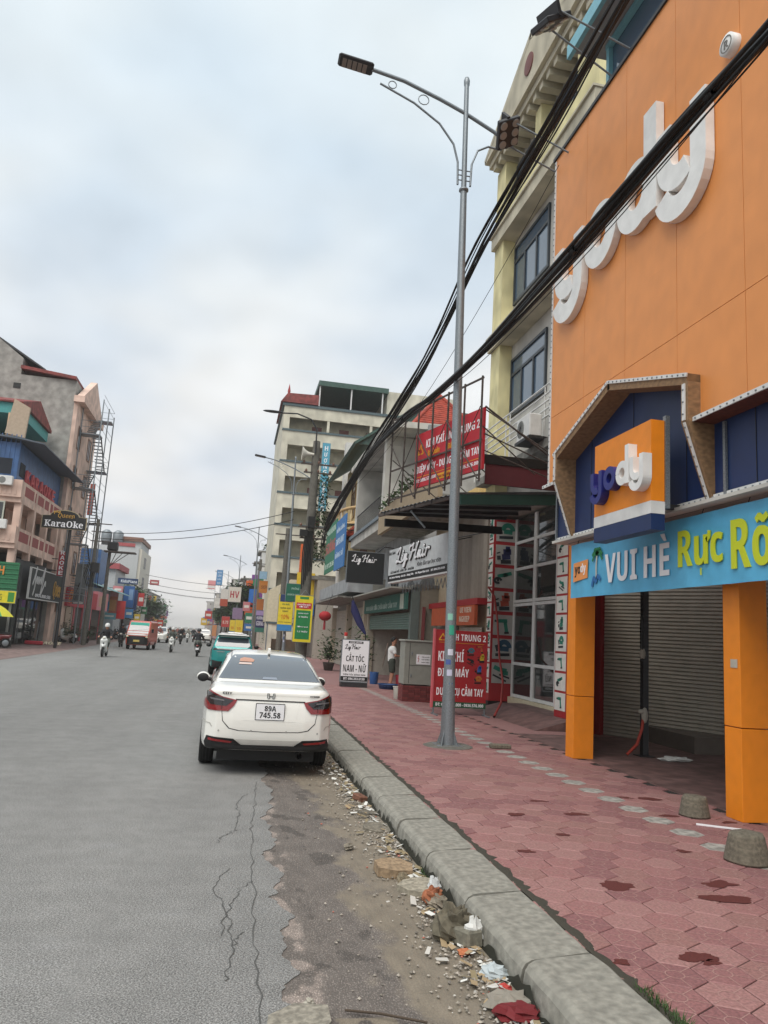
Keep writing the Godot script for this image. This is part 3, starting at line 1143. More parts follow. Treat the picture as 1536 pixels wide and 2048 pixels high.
# ---------------------------------------------------------------- right side of the street
const BR := Basis(Vector3(0, 0, 1), Vector3(0, 1, 0), Vector3(-1, 0, 0))   # drawing plane of a wall that faces the street from the right
const BL := Basis(Vector3(0, 0, -1), Vector3(0, 1, 0), Vector3(1, 0, 0))
const TR := -PI / 2
const TL := PI / 2

func yody(h: float, at: Vector3, turn: float, depth: float, mats: Array, parent: Node, stroke := 0.28, names := "letter") -> void:
	# four rounded letters; h = height of a small letter; at = left end of the baseline
	var b := Basis(Vector3.UP, turn)
	var cols := [0.0, 1.18, 2.27, 3.40]
	for k in 4:
		var o := at + b * Vector3(cols[k] * h, 0, 0)
		var mb := MB.new()
		var s := stroke * h
		if k == 0 or k == 3:
			var u := [Vector2(0.14, 1.0), Vector2(0.14, 0.55)]
			u.append_array(arc(Vector2(0.50, 0.50), Vector2(0.36, 0.36), 180, 300, 12))
			mb.add(strokes([u], s, depth, o, turn, h, false))
			var t := [Vector2(0.92, 1.0), Vector2(0.92, 0.18)]
			t.append_array(arc(Vector2(0.50, 0.10), Vector2(0.42, 0.40), 0, -165, 14))
			mb.add(strokes([t], s, depth + 0.004, o, turn, h, false))
		else:
			var c := Vector2(0.52, 0.5)
			mb.add(strokes([arc(c, Vector2(0.37, 0.37), 0, 180, 16), arc(c, Vector2(0.37, 0.37), 180, 360, 16)], s, depth, o, turn, h, false))
			if k == 2: mb.add(strokes([[Vector2(0.93, 1.62), Vector2(0.93, 0.0)]], s, depth + 0.004, o, turn, h, false))
		obj(names, mb, mats[k], parent)

func bulb_strip(parent: Node, a: Vector3, b: Vector3, nrm: Vector3, w: float) -> void:
	# white cover strip with a row of round bulbs
	var d := (b - a).normalized()
	var s := d.cross(nrm).normalized()
	var mb := MB.new()
	mb.box((a + b) * 0.5 + nrm * 0.008, Vector3(a.distance_to(b), w, 0.016), Basis(d, -s, nrm))
	var st := obj("trim_strip", mb, "white_paint", parent)
	var bl := MB.new()
	var n := int(a.distance_to(b) / 0.11)
	for k in n:
		bl.ball(a.lerp(b, (k + 0.5) / n) + nrm * 0.018, Vector3.ONE * 0.013, 6, 4)
	stuff(obj("bulbs", bl, "galv", st))

func shutter_mb(w: float, h: float, pitch := 0.075) -> MB:   # roller shutter in local xy, slats bulging to +z
	var mb := MB.new()
	var n := int(h / pitch)
	for k in n:
		var y := k * pitch
		mb.quad(Vector3(-w / 2, y, 0), Vector3(w / 2, y, 0), Vector3(w / 2, y + pitch * 0.35, 0.026), Vector3(-w / 2, y + pitch * 0.35, 0.026))
		mb.quad(Vector3(-w / 2, y + pitch * 0.35, 0.026), Vector3(w / 2, y + pitch * 0.35, 0.026), Vector3(w / 2, y + pitch * 0.85, 0.020), Vector3(-w / 2, y + pitch * 0.85, 0.020))
		mb.quad(Vector3(-w / 2, y + pitch * 0.85, 0.020), Vector3(w / 2, y + pitch * 0.85, 0.020), Vector3(w / 2, y + pitch, 0), Vector3(-w / 2, y + pitch, 0))
	return mb

func right_side() -> void:
	orange_store()
	tool_shop()
	hair_shop()
	mid_houses()
	hotel()

func orange_store() -> void:
	var t := thing("clothes_store", "orange panel clad clothes store with navy band and gabled wooden frame", "store", Vector3(0, 0, 0))
	var xo := 4.95
	# navy recess behind the panels
	obj("navy_wall", MB.new().bb(Vector3(5.12, 3.55, -11.5), Vector3(5.22, 5.7, 1.0)), "navy", t)
	for z in [-10.28, -9.06, -7.84, -6.62, -5.4]:
		obj("navy_seam", MB.new().bb(Vector3(5.113, 3.56, z - 0.004), Vector3(5.119, 5.6, z + 0.004)), "print_black", t)
	var gable := PackedVector2Array([Vector2(-10.96, 4.2), Vector2(-10.96, 4.87), Vector2(-9.17, 5.50), Vector2(-7.31, 4.97), Vector2(-7.31, 4.2)])
	var zs := []
	var z := -11.5
	while z < 1.0:
		zs.append(z); z += 1.245
	for k in zs.size() - 1:
		for r in [[4.46, 5.62], [5.628, 10.44]]:
			var p := PackedVector2Array([Vector2(zs[k] + 0.004, r[0]), Vector2(zs[k + 1] - 0.004, r[0]), Vector2(zs[k + 1] - 0.004, r[1]), Vector2(zs[k] + 0.004, r[1])])
			for q in Geometry2D.clip_polygons(p, gable):
				if q.size() > 2 and not Geometry2D.is_polygon_clockwise(q) :
					obj("orange_panel", MB.new().prism(q, rng.randf_range(0.0, 0.0015), 0.03, Vector3(xo + 0.03, 0, 0), BR), "orange", t)
	obj("backing", MB.new().bb(Vector3(xo + 0.035, 5.72, -11.46), Vector3(5.22, 10.42, 1.0)), "seam", t)
	obj("end_panel", MB.new().bb(Vector3(xo + 0.004, 4.47, -11.53), Vector3(5.9, 10.43, -11.505)), "orange", t)
	obj("parapet_cap", MB.new().bb(Vector3(xo - 0.03, 10.44, -11.56), Vector3(5.3, 10.50, 1.0)), "steel_dark", t)
	bulb_strip(t, Vector3(xo - 0.002, 4.5, -11.475), Vector3(xo - 0.002, 10.4, -11.475), Vector3(-1, 0, 0), 0.05)
	# main volume, soffit and inner walls
	obj("upper_block", MB.new().bb(Vector3(5.24, 3.7, -11.46), Vector3(16.0, 10.40, 1.0)), "orange", t)
	obj("soffit", MB.new().bb(Vector3(5.02, 3.5, -11.46), Vector3(16.0, 3.54, 1.0)), "white_wall", t)
	# gabled wooden frame
	var g := [Vector2(-10.96, 4.42), Vector2(-10.96, 4.87), Vector2(-9.17, 5.50), Vector2(-7.31, 4.97), Vector2(-7.31, 4.42)]
	for k in [1, 2]:
		var a: Vector2 = g[k]
		var b: Vector2 = g[k + 1]
		var d := (b - a).normalized()
		var nn := Vector2(d.y, -d.x) * 0.13
		var poly := PackedVector2Array([a, b, b + nn, a + nn])
		obj("rafter", MB.new().prism(poly, 0.0, 0.33, Vector3(5.121, 0, 0), BR), "woodlike", t)
		bulb_strip(t, Vector3(4.789, a.y - 0.02, a.x), Vector3(4.789, b.y - 0.02, b.x), Vector3(-1, 0, 0), 0.045)
	for s in [[-10.96, -10.83], [-7.44, -7.31]]:
		var lo := 3.52
		var mb := MB.new()
		var pr := PackedVector2Array([Vector2(4.79, 4.42), Vector2(4.79, 4.88), Vector2(5.121, 4.88), Vector2(5.121, lo), Vector2(5.10, lo)])
		mb.prism(pr, s[0], s[1], Vector3.ZERO, Basis.IDENTITY)
		obj("tapered_post", mb, "woodlike", t)
		bulb_strip(t, Vector3(4.788, 4.43, (s[0] + s[1]) / 2), Vector3(4.788, 4.86, (s[0] + s[1]) / 2), Vector3(-1, 0, 0), 0.05)
		bulb_strip(t, Vector3(5.085, lo + 0.02, (s[0] + s[1]) / 2), Vector3(4.792, 4.41, (s[0] + s[1]) / 2), Vector3(-0.95, -0.31, 0).normalized(), 0.035)
	obj("red_reveal", MB.new().bb(Vector3(4.80, 4.45, -7.455), Vector3(5.11, 4.93, -7.445)), "wood_red", t)
	# ledges and trims along the navy band
	for r in [[-7.3, 1.0], [-11.5, -10.97]]:
		obj("ledge", MB.new().bb(Vector3(4.86, 4.40, r[0]), Vector3(5.11, 4.455, r[1])), "wood_red", t)
		bulb_strip(t, Vector3(4.855, 4.43, r[0]), Vector3(4.855, 4.43, r[1]), Vector3(-1, 0, 0), 0.05)
	bulb_strip(t, Vector3(5.11, 3.57, -11.45), Vector3(5.11, 3.57, 1.0), Vector3(-1, 0, 0), 0.05)
	for zz in [-11.47, -7.1]:
		obj("edge_strip", MB.new().bb(Vector3(5.085, 3.56, zz - 0.02), Vector3(5.115, 4.38, zz + 0.02)), "galv", t)
	# pillars with a joint in the cladding
	for zz in [-11.4, -7.41, -3.4]:
		var p := obj("pillar", MB.new().cbox(Vector3(5.53, 2.31, zz), Vector3(0.34, 2.42, 0.28), 0.004), "orange_deep", t)
		obj("lower_cladding", MB.new().cbox(Vector3(5.53, 0.62, zz), Vector3(0.338, 0.94, 0.278), 0.004), "orange_deep", p)
	obj("notice", MB.new().bb(Vector3(5.352, 1.72, -7.42), Vector3(5.359, 1.81, -7.31)), flat("b9b4a6"), t)
	# recessed front with roller shutters, set askew behind the porch
	var a := Vector3(7.50, 0.15, -14.72)
	var b := Vector3(11.6, 0.15, -8.4)
	var dir := (b - a).normalized()
	var ang := atan2(-dir.z, dir.x)
	var bs := Basis(Vector3.UP, ang)
	var mid := func(s0: float, s1: float, y: float, off := 0.0) -> Vector3: return a + dir * ((s0 + s1) * 0.5) + Vector3(0, y, 0) + bs.z * off
	var sh := obj("roller_shutter", shutter_mb(2.44, 3.3, 0.072), "shutter", t)
	sh.transform = Transform3D(bs, mid.call(0.18, 2.62, 0.0))
	var sh2 := obj("roller_shutter", shutter_mb(3.0, 3.3, 0.072), "shutter", t)
	sh2.transform = Transform3D(bs, mid.call(2.8, 5.8, 0.0))
	for s in [[-0.02, 0.16], [2.64, 2.78]]:
		obj("red_jamb", MB.new().box(mid.call(s[0], s[1], 1.68, 0.05), Vector3(s[1] - s[0], 3.36, 0.16), bs), "red_frame", t)
	obj("back_wall", MB.new().box(mid.call(-0.6, 7.2, 1.68, -0.18), Vector3(7.8, 3.36, 0.12), bs), "dark_inside", t)
	obj("porch_side_wall", MB.new().hexa2(Vector3(5.74, 1.83, -11.62), Vector3(7.44, 1.83, -14.8), 0.10, 3.36), "dark_inside", t)
	# big letters
	var w: Material = M.white_letter
	yody(0.93, Vector3(4.94, 7.47, -11.15), TR, 0.11, [w, w, w, w], t, 0.33)
	var ring := MB.new()
	ring.lathe([Vector2(0.125, 0.0), Vector2(0.125, 0.10), Vector2(0.0, 0.10)], 24, Vector3(4.95, 8.62, -6.62), Basis(Vector3(0, 0, 1), Vector3(-1, 0, 0), Vector3(0, -1, 0)))
	var rg := obj("registered_mark", ring, "white_letter", t)
	obj("mark_letter", strokes([arc(Vector2.ZERO, Vector2(0.09, 0.09), 0, 180, 14), arc(Vector2.ZERO, Vector2(0.09, 0.09), 180, 360, 14)], 0.012, 0.004, Vector3(4.848, 8.62, -6.62), TR), flat("7c7a76"), rg)
	write("mark_letter", "R", Vector3(4.846, 8.62, -6.62), 0.075, 0.10, TR, flat("7c7a76"), rg)
	# glazed attic set back above the panels
	obj("attic_wall", MB.new().bb(Vector3(5.9, 10.42, -11.3), Vector3(15.0, 12.9, 1.0)), "glass_blue", t)
	obj("attic_roof", MB.new().bb(Vector3(5.3, 12.9, -11.7), Vector3(15.5, 13.02, 1.0)), "grey_wall", t)
	for zz in [-11.3, -9.4, -7.5, -5.6]:
		obj("attic_post", MB.new().bb(Vector3(5.82, 10.45, zz - 0.05), Vector3(5.90, 12.9, zz + 0.05)), "teal_light", t)
	for y in [10.55, 11.6, 12.82]:
		obj("attic_rail", MB.new().bb(Vector3(5.80, y - 0.05, -11.35), Vector3(5.895, y + 0.05, 1.0)), "teal_light", t)
	obj("attic_gutter", MB.new().bb(Vector3(5.22, 12.78, -11.75), Vector3(5.30, 13.06, 1.0)), "teal_light", t)
	# square projecting sign
	var s := thing("square_shop_sign", "square orange box sign with blue and white letters under the gable", "sign", Vector3(4.60, 3.22, -8.45))
	obj("sign_box", MB.new().bb(Vector3(0, 0.34, -0.70), Vector3(0.17, 1.31, 0.70)), "orange_deep", s)
	obj("white_band", MB.new().bb(Vector3(-0.003, 0.19, -0.703), Vector3(0.173, 0.337, 0.703)), "white_paint", s)
	obj("navy_band", MB.new().bb(Vector3(-0.002, 0.0, -0.702), Vector3(0.172, 0.187, 0.702)), "navy", s)
	obj("edge_channel", MB.new().bb(Vector3(0.175, 0.26, 0.66), Vector3(0.23, 1.37, 0.72)), "galv", s)
	for q in [[0.3, -0.47], [0.3, 0.47], [1.0, 0.0]]: obj("bracket", MB.new().bb(Vector3(0.174, q[0], q[1] - 0.03), Vector3(0.52, q[0] + 0.06, q[1] + 0.03)), "steel_dark", s)
	mat("letter_blue", Color(0.10, 0.14, 0.45), 0.4)
	yody(0.295, Vector3(-0.03 + 0.029, 0.60, -0.60), TR, 0.11, ["letter_blue", "letter_blue", "white_letter", "white_letter"], s, 0.29)
	# blue cloth banner on its rail
	var bn := thing("cloth_banner", "light blue summer sale banner hung across the store front", "banner", Vector3(5.16, 2.60, -11.0))
	var cl := MB.new()
	cl.grid(60, 4, func(q, r): return Vector3(-0.010 + 0.012 * sin(q * 31.0) * sin(q * 77.0 + 2.0 * r), r * 0.83, q * 9.0))
	var bc := obj("cloth", cl, "banner_blue", bn)
	obj("rail", MB.new().tube([Vector3(0.06, 0.905, -0.25), Vector3(0.06, 0.93, 9.2)], 0.018, 8), "galv", bn)
	for k in 12: obj("hook", MB.new().tube([Vector3(0.05, 0.91, 0.15 + k * 0.8), Vector3(0.0, 0.78, 0.15 + k * 0.8)], 0.005, 5), "steel_dark", bn)
	for z2 in [1.9, 5.9]: obj("rail_hanger", MB.new().bb(Vector3(0.05, 0.92, z2), Vector3(0.07, 1.05, z2 + 0.03)), "steel_dark", bn)
	var xf := -0.027
	obj("logo_patch", MB.new().prism(PackedVector2Array([Vector2(0.12, 0.24), Vector2(0.60, 0.28), Vector2(0.61, 0.56), Vector2(0.13, 0.53)]), 0, 0.003, Vector3(xf, 0, 0), BR), "orange", bn)
	write("logo_text", "yo", Vector3(xf - 0.004, 0.39, 0.27), 0.19, 0.16, TR, "print_black", bn)
	write("logo_text", "dy", Vector3(xf - 0.004, 0.42, 0.46), 0.18, 0.18, TR, "print_white", bn)
	var pm := MB.new()
	for k in 7:
		var an := deg_to_rad(-20 + k * 37)
		var e := Vector2(cos(an), sin(an) * 0.8) * 0.16 + Vector2(0.90, 0.60)
		pm.add(strokes([curve([Vector2(0.90, 0.60), (Vector2(0.90, 0.60) + e) / 2 + Vector2(0, 0.035), e - Vector2(0, 0.04)], false, 4)], 0.04, 0.003, Vector3(xf, 0, 0), TR))
	obj("palm_crown", pm, "print_green", bn)
	obj("palm_trunk", strokes([[Vector2(0.89, 0.58), Vector2(0.87, 0.42), Vector2(0.88, 0.24)]], 0.03, 0.003, Vector3(xf, 0, 0), TR), flat("c9c2b0"), bn)
	obj("wave", strokes([curve([Vector2(0.74, 0.14), Vector2(0.80, 0.27), Vector2(0.86, 0.20), Vector2(0.92, 0.29), Vector2(1.0, 0.22)])], 0.05, 0.003, Vector3(xf, 0, 0), TR), flat("2a6fb0"), bn)
	write("slogan", "VUI HÈ", Vector3(xf - 0.001, 0.43, 1.95), 1.62, 0.52, TR, "print_white", bn, "bold", 0.006)
	for k in 2:   # hand-lettered second half in lime
		var w3: String = ["Rực", "Rỡ", "!"][k]
		write("slogan", w3, Vector3(xf - 0.001, 0.40 + 0.02 * k, [3.37, 4.27][k]), [0.84, 0.68][k], [0.55, 0.54][k], TR, "print_lime", bn, "bold", 0.012)
	# steel post under the canopy
	var ps := thing("steel_post", "dark steel canopy post with rag and red hose on the store porch", "post", Vector3(6.86, 0.152, -11.76))
	obj("shaft", MB.new().box(Vector3(0, 1.67, 0), Vector3(0.10, 3.34, 0.10)), "steel_dark", ps)
	obj("base_plate", MB.new().box(Vector3(0, 0.006, 0), Vector3(0.26, 0.012, 0.26)), "steel_dark", ps)
	obj("upper_pipe", MB.new().tube([Vector3(-0.075, 1.55, 0.05), Vector3(-0.085, 2.1, 0.05), Vector3(-0.07, 2.3, 0.05)], 0.03, 8), "black", ps)
	obj("hose", MB.new().tube([Vector3(-0.06, 0.62, 0.07), Vector3(-0.10, 0.45, 0.1), Vector3(-0.2, 0.2, 0.12), Vector3(-0.38, 0.03, 0.12)], 0.026, 8), flat("a33a2c"), ps)
	obj("rag", MB.new().ball(Vector3(-0.04, 0.66, 0.08), Vector3(0.06, 0.13, 0.05), 8, 6).ball(Vector3(-0.11, 0.72, 0.09), Vector3(0.07, 0.04, 0.03), 7, 5), flat("a9a59a"), ps)
	obj("rag", MB.new().ball(Vector3(-0.07, 1.66, 0.06), Vector3(0.06, 0.10, 0.03), 7, 5), flat("a9a59a"), ps)
	var sk := thing("plastic_sheet", "crumpled white plastic sheet lying by the steel post", "litter", Vector3(7.15, 0.155, -11.3))
	obj("sheet", crumple(0.35, 0.05, 0.14, 51), flat("cfd0cc"), sk)

func crumple(rx: float, ry: float, rz: float, sd: int, cuts := 10) -> MB:
	var f := FastNoiseLite.new()
	f.seed = sd; f.frequency = 1.6; f.fractal_octaves = 3
	var mb := MB.new()
	mb.ball(Vector3.ZERO, Vector3.ONE, cuts + 4, cuts)
	for k in mb.v.size():
		var p := mb.v[k]
		var r := 0.78 + 0.55 * f.get_noise_3d(p.x * 1.4, p.y * 1.4, p.z * 1.4)
		mb.v[k] = Vector3(p.x * r * rx, maxf(p.y * r, -0.55) * ry + ry * 0.55, p.z * r * rz)
	return reshade(mb)

func reshade(mb: MB) -> MB:   # flat normals for angular things
	var o := MB.new()
	for k in range(0, mb.i.size(), 3): o.tri(mb.v[mb.i[k]], mb.v[mb.i[k + 2]], mb.v[mb.i[k + 1]])
	return o

# window in a wall: b = wall basis (x along, y up, z out), c = centre on the wall face
func window(parent: Node, c: Vector3, w: float, h: float, b: Basis, cols := 2, transom := 0.0, fm = "frame_dark", gm = "glass_blue", fw := 0.06, deep := 0.05) -> MeshInstance3D:
	var mb := MB.new()
	var q := func(x0: float, y0: float, x1: float, y1: float, d: float) -> void:
		mb.box(c + b * Vector3((x0 + x1) / 2, (y0 + y1) / 2, d / 2), Vector3(x1 - x0, y1 - y0, d), b)
	q.call(-w / 2, -h / 2, -w / 2 + fw, h / 2, deep)
	q.call(w / 2 - fw, -h / 2, w / 2, h / 2, deep)
	q.call(-w / 2 + fw, h / 2 - fw, w / 2 - fw, h / 2, deep)
	q.call(-w / 2 + fw, -h / 2, w / 2 - fw, -h / 2 + fw, deep)
	if transom > 0.0: q.call(-w / 2 + fw, h / 2 - transom - fw, w / 2 - fw, h / 2 - transom, deep * 0.9)
	for k in range(1, cols):
		var x := -w / 2 + w * k / cols
		q.call(x - fw / 2, -h / 2 + fw, x + fw / 2, h / 2 - (transom + fw if transom > 0 else fw), deep * 0.95)
	var o := obj("window", mb, fm, parent)
	for k in cols:
		var x0 := -w / 2 + w * k / cols + fw * 0.5
		var x1 := -w / 2 + w * (k + 1) / cols - fw * 0.5
		var y1 := h / 2 - (transom + fw if transom > 0 else fw)
		obj("pane", MB.new().box(c + b * Vector3((x0 + x1) / 2, (y1 - h / 2 + fw) / 2, 0.012 + 0.004 * (k % 2)), Vector3(x1 - x0, y1 + h / 2 - fw, 0.008), b), gm, o)
	if transom > 0.0:
		obj("pane", MB.new().box(c + b * Vector3(0, h / 2 - (transom + fw) / 2, 0.014), Vector3(w - 2 * fw, transom - fw * 0.5, 0.008), b), gm, o)
	return o

func tool_pic(kind: int, w: float, h: float, o: Vector3, turn: float) -> Array:   # [body strokes, second tone strokes] of a power tool on its picture panel
	var s := minf(w, h) * 1.2
	match kind % 5:
		0: return [strokes([[Vector2(-0.32, 0.05), Vector2(0.30, 0.22)], [Vector2(-0.05, 0.10), Vector2(0.12, 0.16)]], 0.15 * s, 0.004, o, turn, s), strokes([arc(Vector2(-0.30, -0.12), Vector2(0.15, 0.10), 0, 300, 10), [Vector2(-0.34, 0.03), Vector2(-0.28, -0.15)]], 0.10 * s, 0.006, o, turn, s)]
		1: return [strokes([[Vector2(-0.15, -0.1), Vector2(0.22, -0.05)], [Vector2(-0.1, 0.12), Vector2(0.25, 0.15)], [Vector2(0.0, 0.25), Vector2(0.2, 0.25)]], 0.24 * s, 0.004, o, turn, s), strokes([[Vector2(-0.30, -0.05), Vector2(-0.28, -0.22)], [Vector2(-0.32, 0.1), Vector2(-0.30, 0.05)], [Vector2(-0.2, -0.30), Vector2(0.25, -0.28)]], 0.16 * s, 0.006, o, turn, s)]
		2: return [strokes([[Vector2(-0.26, 0.16), Vector2(0.18, 0.18)], [Vector2(0.08, 0.15), Vector2(0.16, -0.28)]], 0.15 * s, 0.004, o, turn, s), strokes([[Vector2(-0.38, 0.15), Vector2(-0.28, 0.16)], [Vector2(0.06, -0.32), Vector2(0.26, -0.30)]], 0.09 * s, 0.006, o, turn, s)]
		3: return [strokes([arc(Vector2(0.08, 0.05), Vector2(0.22, 0.24), 0, 180, 10), [Vector2(-0.1, 0.02), Vector2(0.28, 0.0)]], 0.2 * s, 0.004, o, turn, s), strokes([[Vector2(-0.30, -0.25), Vector2(0.32, -0.22)], [Vector2(-0.28, 0.15), Vector2(-0.2, -0.1)]], 0.12 * s, 0.006, o, turn, s)]
		_: return [strokes([[Vector2(-0.34, 0.24), Vector2(-0.1, 0.14), Vector2(0.22, 0.10)], [Vector2(0.0, 0.0), Vector2(0.28, 0.0)]], 0.17 * s, 0.004, o, turn, s), strokes([[Vector2(-0.38, -0.08), Vector2(0.2, -0.33)], [Vector2(-0.1, -0.06), Vector2(0.34, -0.2)]], 0.07 * s, 0.006, o, turn, s)]

func tool_shop() -> void:
	var t := thing("tool_shop_building", "tall narrow cream building with dark windows and a dentilled pediment", "building", Vector3.ZERO)
	var zl := -20.75
	var zr := -13.9
	obj("side_wall", MB.new().bb(Vector3(7.36, 5.5, zl), Vector3(18.0, 16.92, zr)), "white_wall", t)
	obj("pilaster", MB.new().bb(Vector3(6.98, 5.6, zl - 0.01), Vector3(7.355, 16.5, zl + 0.75)), "cream_wall", t)
	obj("pilaster", MB.new().bb(Vector3(6.98, 5.6, zr - 0.8), Vector3(7.355, 16.5, zr)), "cream_wall", t)
	for y in [10.75, 14.1]:
		obj("floor_beam", MB.new().bb(Vector3(6.86, y - 0.22, zl - 0.03), Vector3(7.355, y + 0.16, zr + 0.02)), "cream_trim", t)
		obj("beam_lip", MB.new().bb(Vector3(6.80, y + 0.162, zl - 0.06), Vector3(7.355, y + 0.22, zr + 0.05)), "cream_trim", t)
	obj("band", MB.new().bb(Vector3(6.96, 14.33, zl - 0.015), Vector3(7.354, 15.0, zr + 0.01)), "cream_wall", t)
	for y in [[8.3, 10.05], [11.75, 13.6]]:
		window(t, Vector3(7.355, (y[0] + y[1]) / 2, -18.62), 2.55, y[1] - y[0], BR, 3, 0.45, "frame_dark", "glass_blue", 0.08, 0.06)
		window(t, Vector3(7.355, (y[0] + y[1]) / 2, -15.7), 1.5, y[1] - y[0], BR, 2, 0.45, "frame_dark", "glass_blue", 0.08, 0.06)
	for z in [-18.9, -16.2]:
		window(t, Vector3(7.355, 15.6, z), 2.1, 1.5, BR, 3, 0.5, "frame_dark", "glass_blue", 0.07, 0.06)
	for z in [-17.55, -14.9]:
		obj("top_post", MB.new().bb(Vector3(7.0, 15.0, z - 0.2), Vector3(7.35, 16.5, z + 0.2)), "cream_wall", t)
	# dentilled cornice and pediment
	var cn := obj("cornice", MB.new().bb(Vector3(6.72, 16.72, zl - 0.12), Vector3(7.4, 16.93, zr + 0.1)).bb(Vector3(6.60, 16.931, zl - 0.22), Vector3(7.4, 17.03, zr + 0.2)), "cream_trim", t)
	for k in 15:
		var z := lerpf(zl, zr, (k + 0.5) / 15)
		obj("dentil", MB.new().bb(Vector3(6.78, 16.51, z - 0.11), Vector3(7.36, 16.717, z + 0.11)), "cream_trim", cn)
	var pd := obj("pediment", MB.new().prism(PackedVector2Array([Vector2(zl - 0.1, 17.035), Vector2(zr + 0.1, 17.035), Vector2((zl + zr) / 2, 18.35)]), 0.0, 0.5, Vector3(7.1, 0, 0), BR), "cream_trim", t)
	for s in [[zl - 0.3, 17.12, (zl + zr) / 2, 18.6], [(zl + zr) / 2, 18.6, zr + 0.3, 17.12]]:
		var a := Vector2(s[0], s[1])
		var b := Vector2(s[2], s[3])
		var nn := (b - a).normalized().rotated(PI / 2) * 0.2
		obj("raking_cornice", MB.new().prism(PackedVector2Array([a - nn, b - nn, b, a]), 0.0, 0.55, Vector3(7.15, 0, 0), BR), "cream_trim", pd)
	obj("oculus", MB.new().lathe([Vector2(0.3, 0.0), Vector2(0.3, 0.03), Vector2(0.0, 0.03)], 20, Vector3(6.6, 17.6, (zl + zr) / 2), Basis(Vector3(0, 0, 1), Vector3(-1, 0, 0), Vector3(0, -1, 0))), "door_red", pd)
	# first-floor rail
	var rl := MB.new()
	for y in [7.15, 7.33, 7.52, 7.70, 7.92]: rl.tube([Vector3(6.75, y, zl + 0.1), Vector3(6.75, y, -12.6)], 0.022, 6)
	for z in [-21.2, -20.9, -18.6, -18.3, -16.0, -15.7]: rl.tube([Vector3(6.752, 6.6, z), Vector3(6.752, 7.94, z)], 0.018, 6)
	obj("balcony_rail", rl, "white_paint", t)
	obj("balcony_slab", MB.new().bb(Vector3(6.65, 6.35, zl), Vector3(7.355, 6.55, zr)), "concrete", t)
	# shop front: red columns papered with pictures of tools
	var green := flat("1f7a66")
	var dark := flat("232a30")
	for c in [[7.10, 7.80, -20.62, -20.22], [7.10, 7.80, -15.9, -15.3]]:
		var col := obj("picture_column", MB.new().bb(Vector3(c[0], 0.30, c[2]), Vector3(c[1], 5.4, c[3])), "red_shaded", t)
		obj("column_foot", MB.new().bb(Vector3(c[0] - 0.01, 0.15, c[2] - 0.01), Vector3(c[1] + 0.01, 0.297, c[3] + 0.01)), "black", t)
		for k in 7:   # large panels that face along the street
			var y := 0.78 + k * 0.66 + 0.28
			var o := Vector3((c[0] + c[1]) / 2, y, c[3] + 0.004)
			var p := obj("picture_panel", MB.new().box(o, Vector3(0.58, 0.56, 0.008)), flat("a9a9a4"), col)
			var art := tool_pic([4, 3, 2, 1, 0, 1, 3][k], 0.58, 0.56, o + Vector3(0, 0, 0.004), 0.0)
			obj("tool_picture", art[0], [green, flat("1d4a63"), green, flat("a04028"), green, flat("1b2150"), green][k], p)
			obj("tool_picture", art[1], dark, p)
		for k in 12:   # small panels that face the street
			var y := 0.50 + k * 0.42 + 0.19
			var o := Vector3(c[0] - 0.004, y, (c[2] + c[3]) / 2)
			var p := obj("picture_panel", MB.new().box(o, Vector3(0.008, 0.37, c[3] - c[2] - 0.06)), flat("d6d5ce"), col)
			var art := tool_pic([2, 0, 2, 3, 1, 2, 4][k % 7], 0.32, 0.32, o - Vector3(0.004, 0, 0), TR)
			obj("tool_picture", art[0], green, p)
			obj("tool_picture", art[1], dark, p)
	# glazed front
	var gx0 := 7.76
	obj("plinth", MB.new().bb(Vector3(gx0 - 0.12, 0.15, -20.2), Vector3(gx0 + 0.3, 0.44, -15.95)), flat("c3b89c"), t)
	var fr := MB.new()
	for z in [-20.15, -18.75, -18.66, -17.3, -17.2, -16.0]: fr.bb(Vector3(gx0 - 0.04, 0.44, z - 0.045), Vector3(gx0 + 0.04, 5.4, z + 0.045))
	for y in [0.49, 1.35, 2.95, 3.05, 3.95, 4.7]: fr.bb(Vector3(gx0 - 0.035, y - 0.04, -20.1), Vector3(gx0 + 0.035, y + 0.04, -16.0))
	var gf := obj("shop_front", fr, flat("cfd0cd"), t)
	for z in [[-20.1, -18.8], [-18.6, -17.35], [-17.15, -16.05]]:
		for y in [[0.53, 1.31], [1.39, 2.91], [3.09, 3.91], [3.99, 4.66], [4.74, 5.4]]:
			obj("pane", MB.new().bb(Vector3(gx0 - 0.005, y[0], z[0]), Vector3(gx0 + 0.003, y[1], z[1])), "glass_pane", gf)
	obj("door_handle", MB.new().tube([Vector3(gx0 - 0.10, 0.95, -16.25), Vector3(gx0 - 0.10, 1.75, -16.25)], 0.02, 8), "chrome", gf)
	obj("paper_notice", MB.new().bb(Vector3(gx0 - 0.012, 1.75, -17.0), Vector3(gx0 - 0.006, 2.05, -16.75)), "print_white", gf)
	obj("room_back", MB.new().bb(Vector3(11.0, 0.15, -20.2), Vector3(11.1, 5.4, -12.2)), "dark_inside", t)
	obj("room_shelf", MB.new().bb(Vector3(9.6, 0.45, -19.9), Vector3(10.2, 2.2, -16.4)), flat("3b332c"), t)
	obj("room_floor", MB.new().bb(Vector3(gx0 + 0.31, 0.15, -20.2), Vector3(11.0, 0.44, -12.2)), flat("6a625a"), t)
	obj("ramp", MB.new().prism(PackedVector2Array([Vector2(6.2, 0.15), Vector2(7.62, 0.15), Vector2(7.62, 0.36), Vector2(6.95, 0.36)]), -19.0, -14.8, Vector3.ZERO, Basis.IDENTITY), "porch", t)
	# awning
	var aw := thing("metal_awning", "dark corrugated metal awning with green front beam over the tool shop", "awning", Vector3.ZERO)
	var n0 := Vector3(4.50, 4.98, -15.15)
	var n1 := Vector3(7.0, 5.24, -15.15)
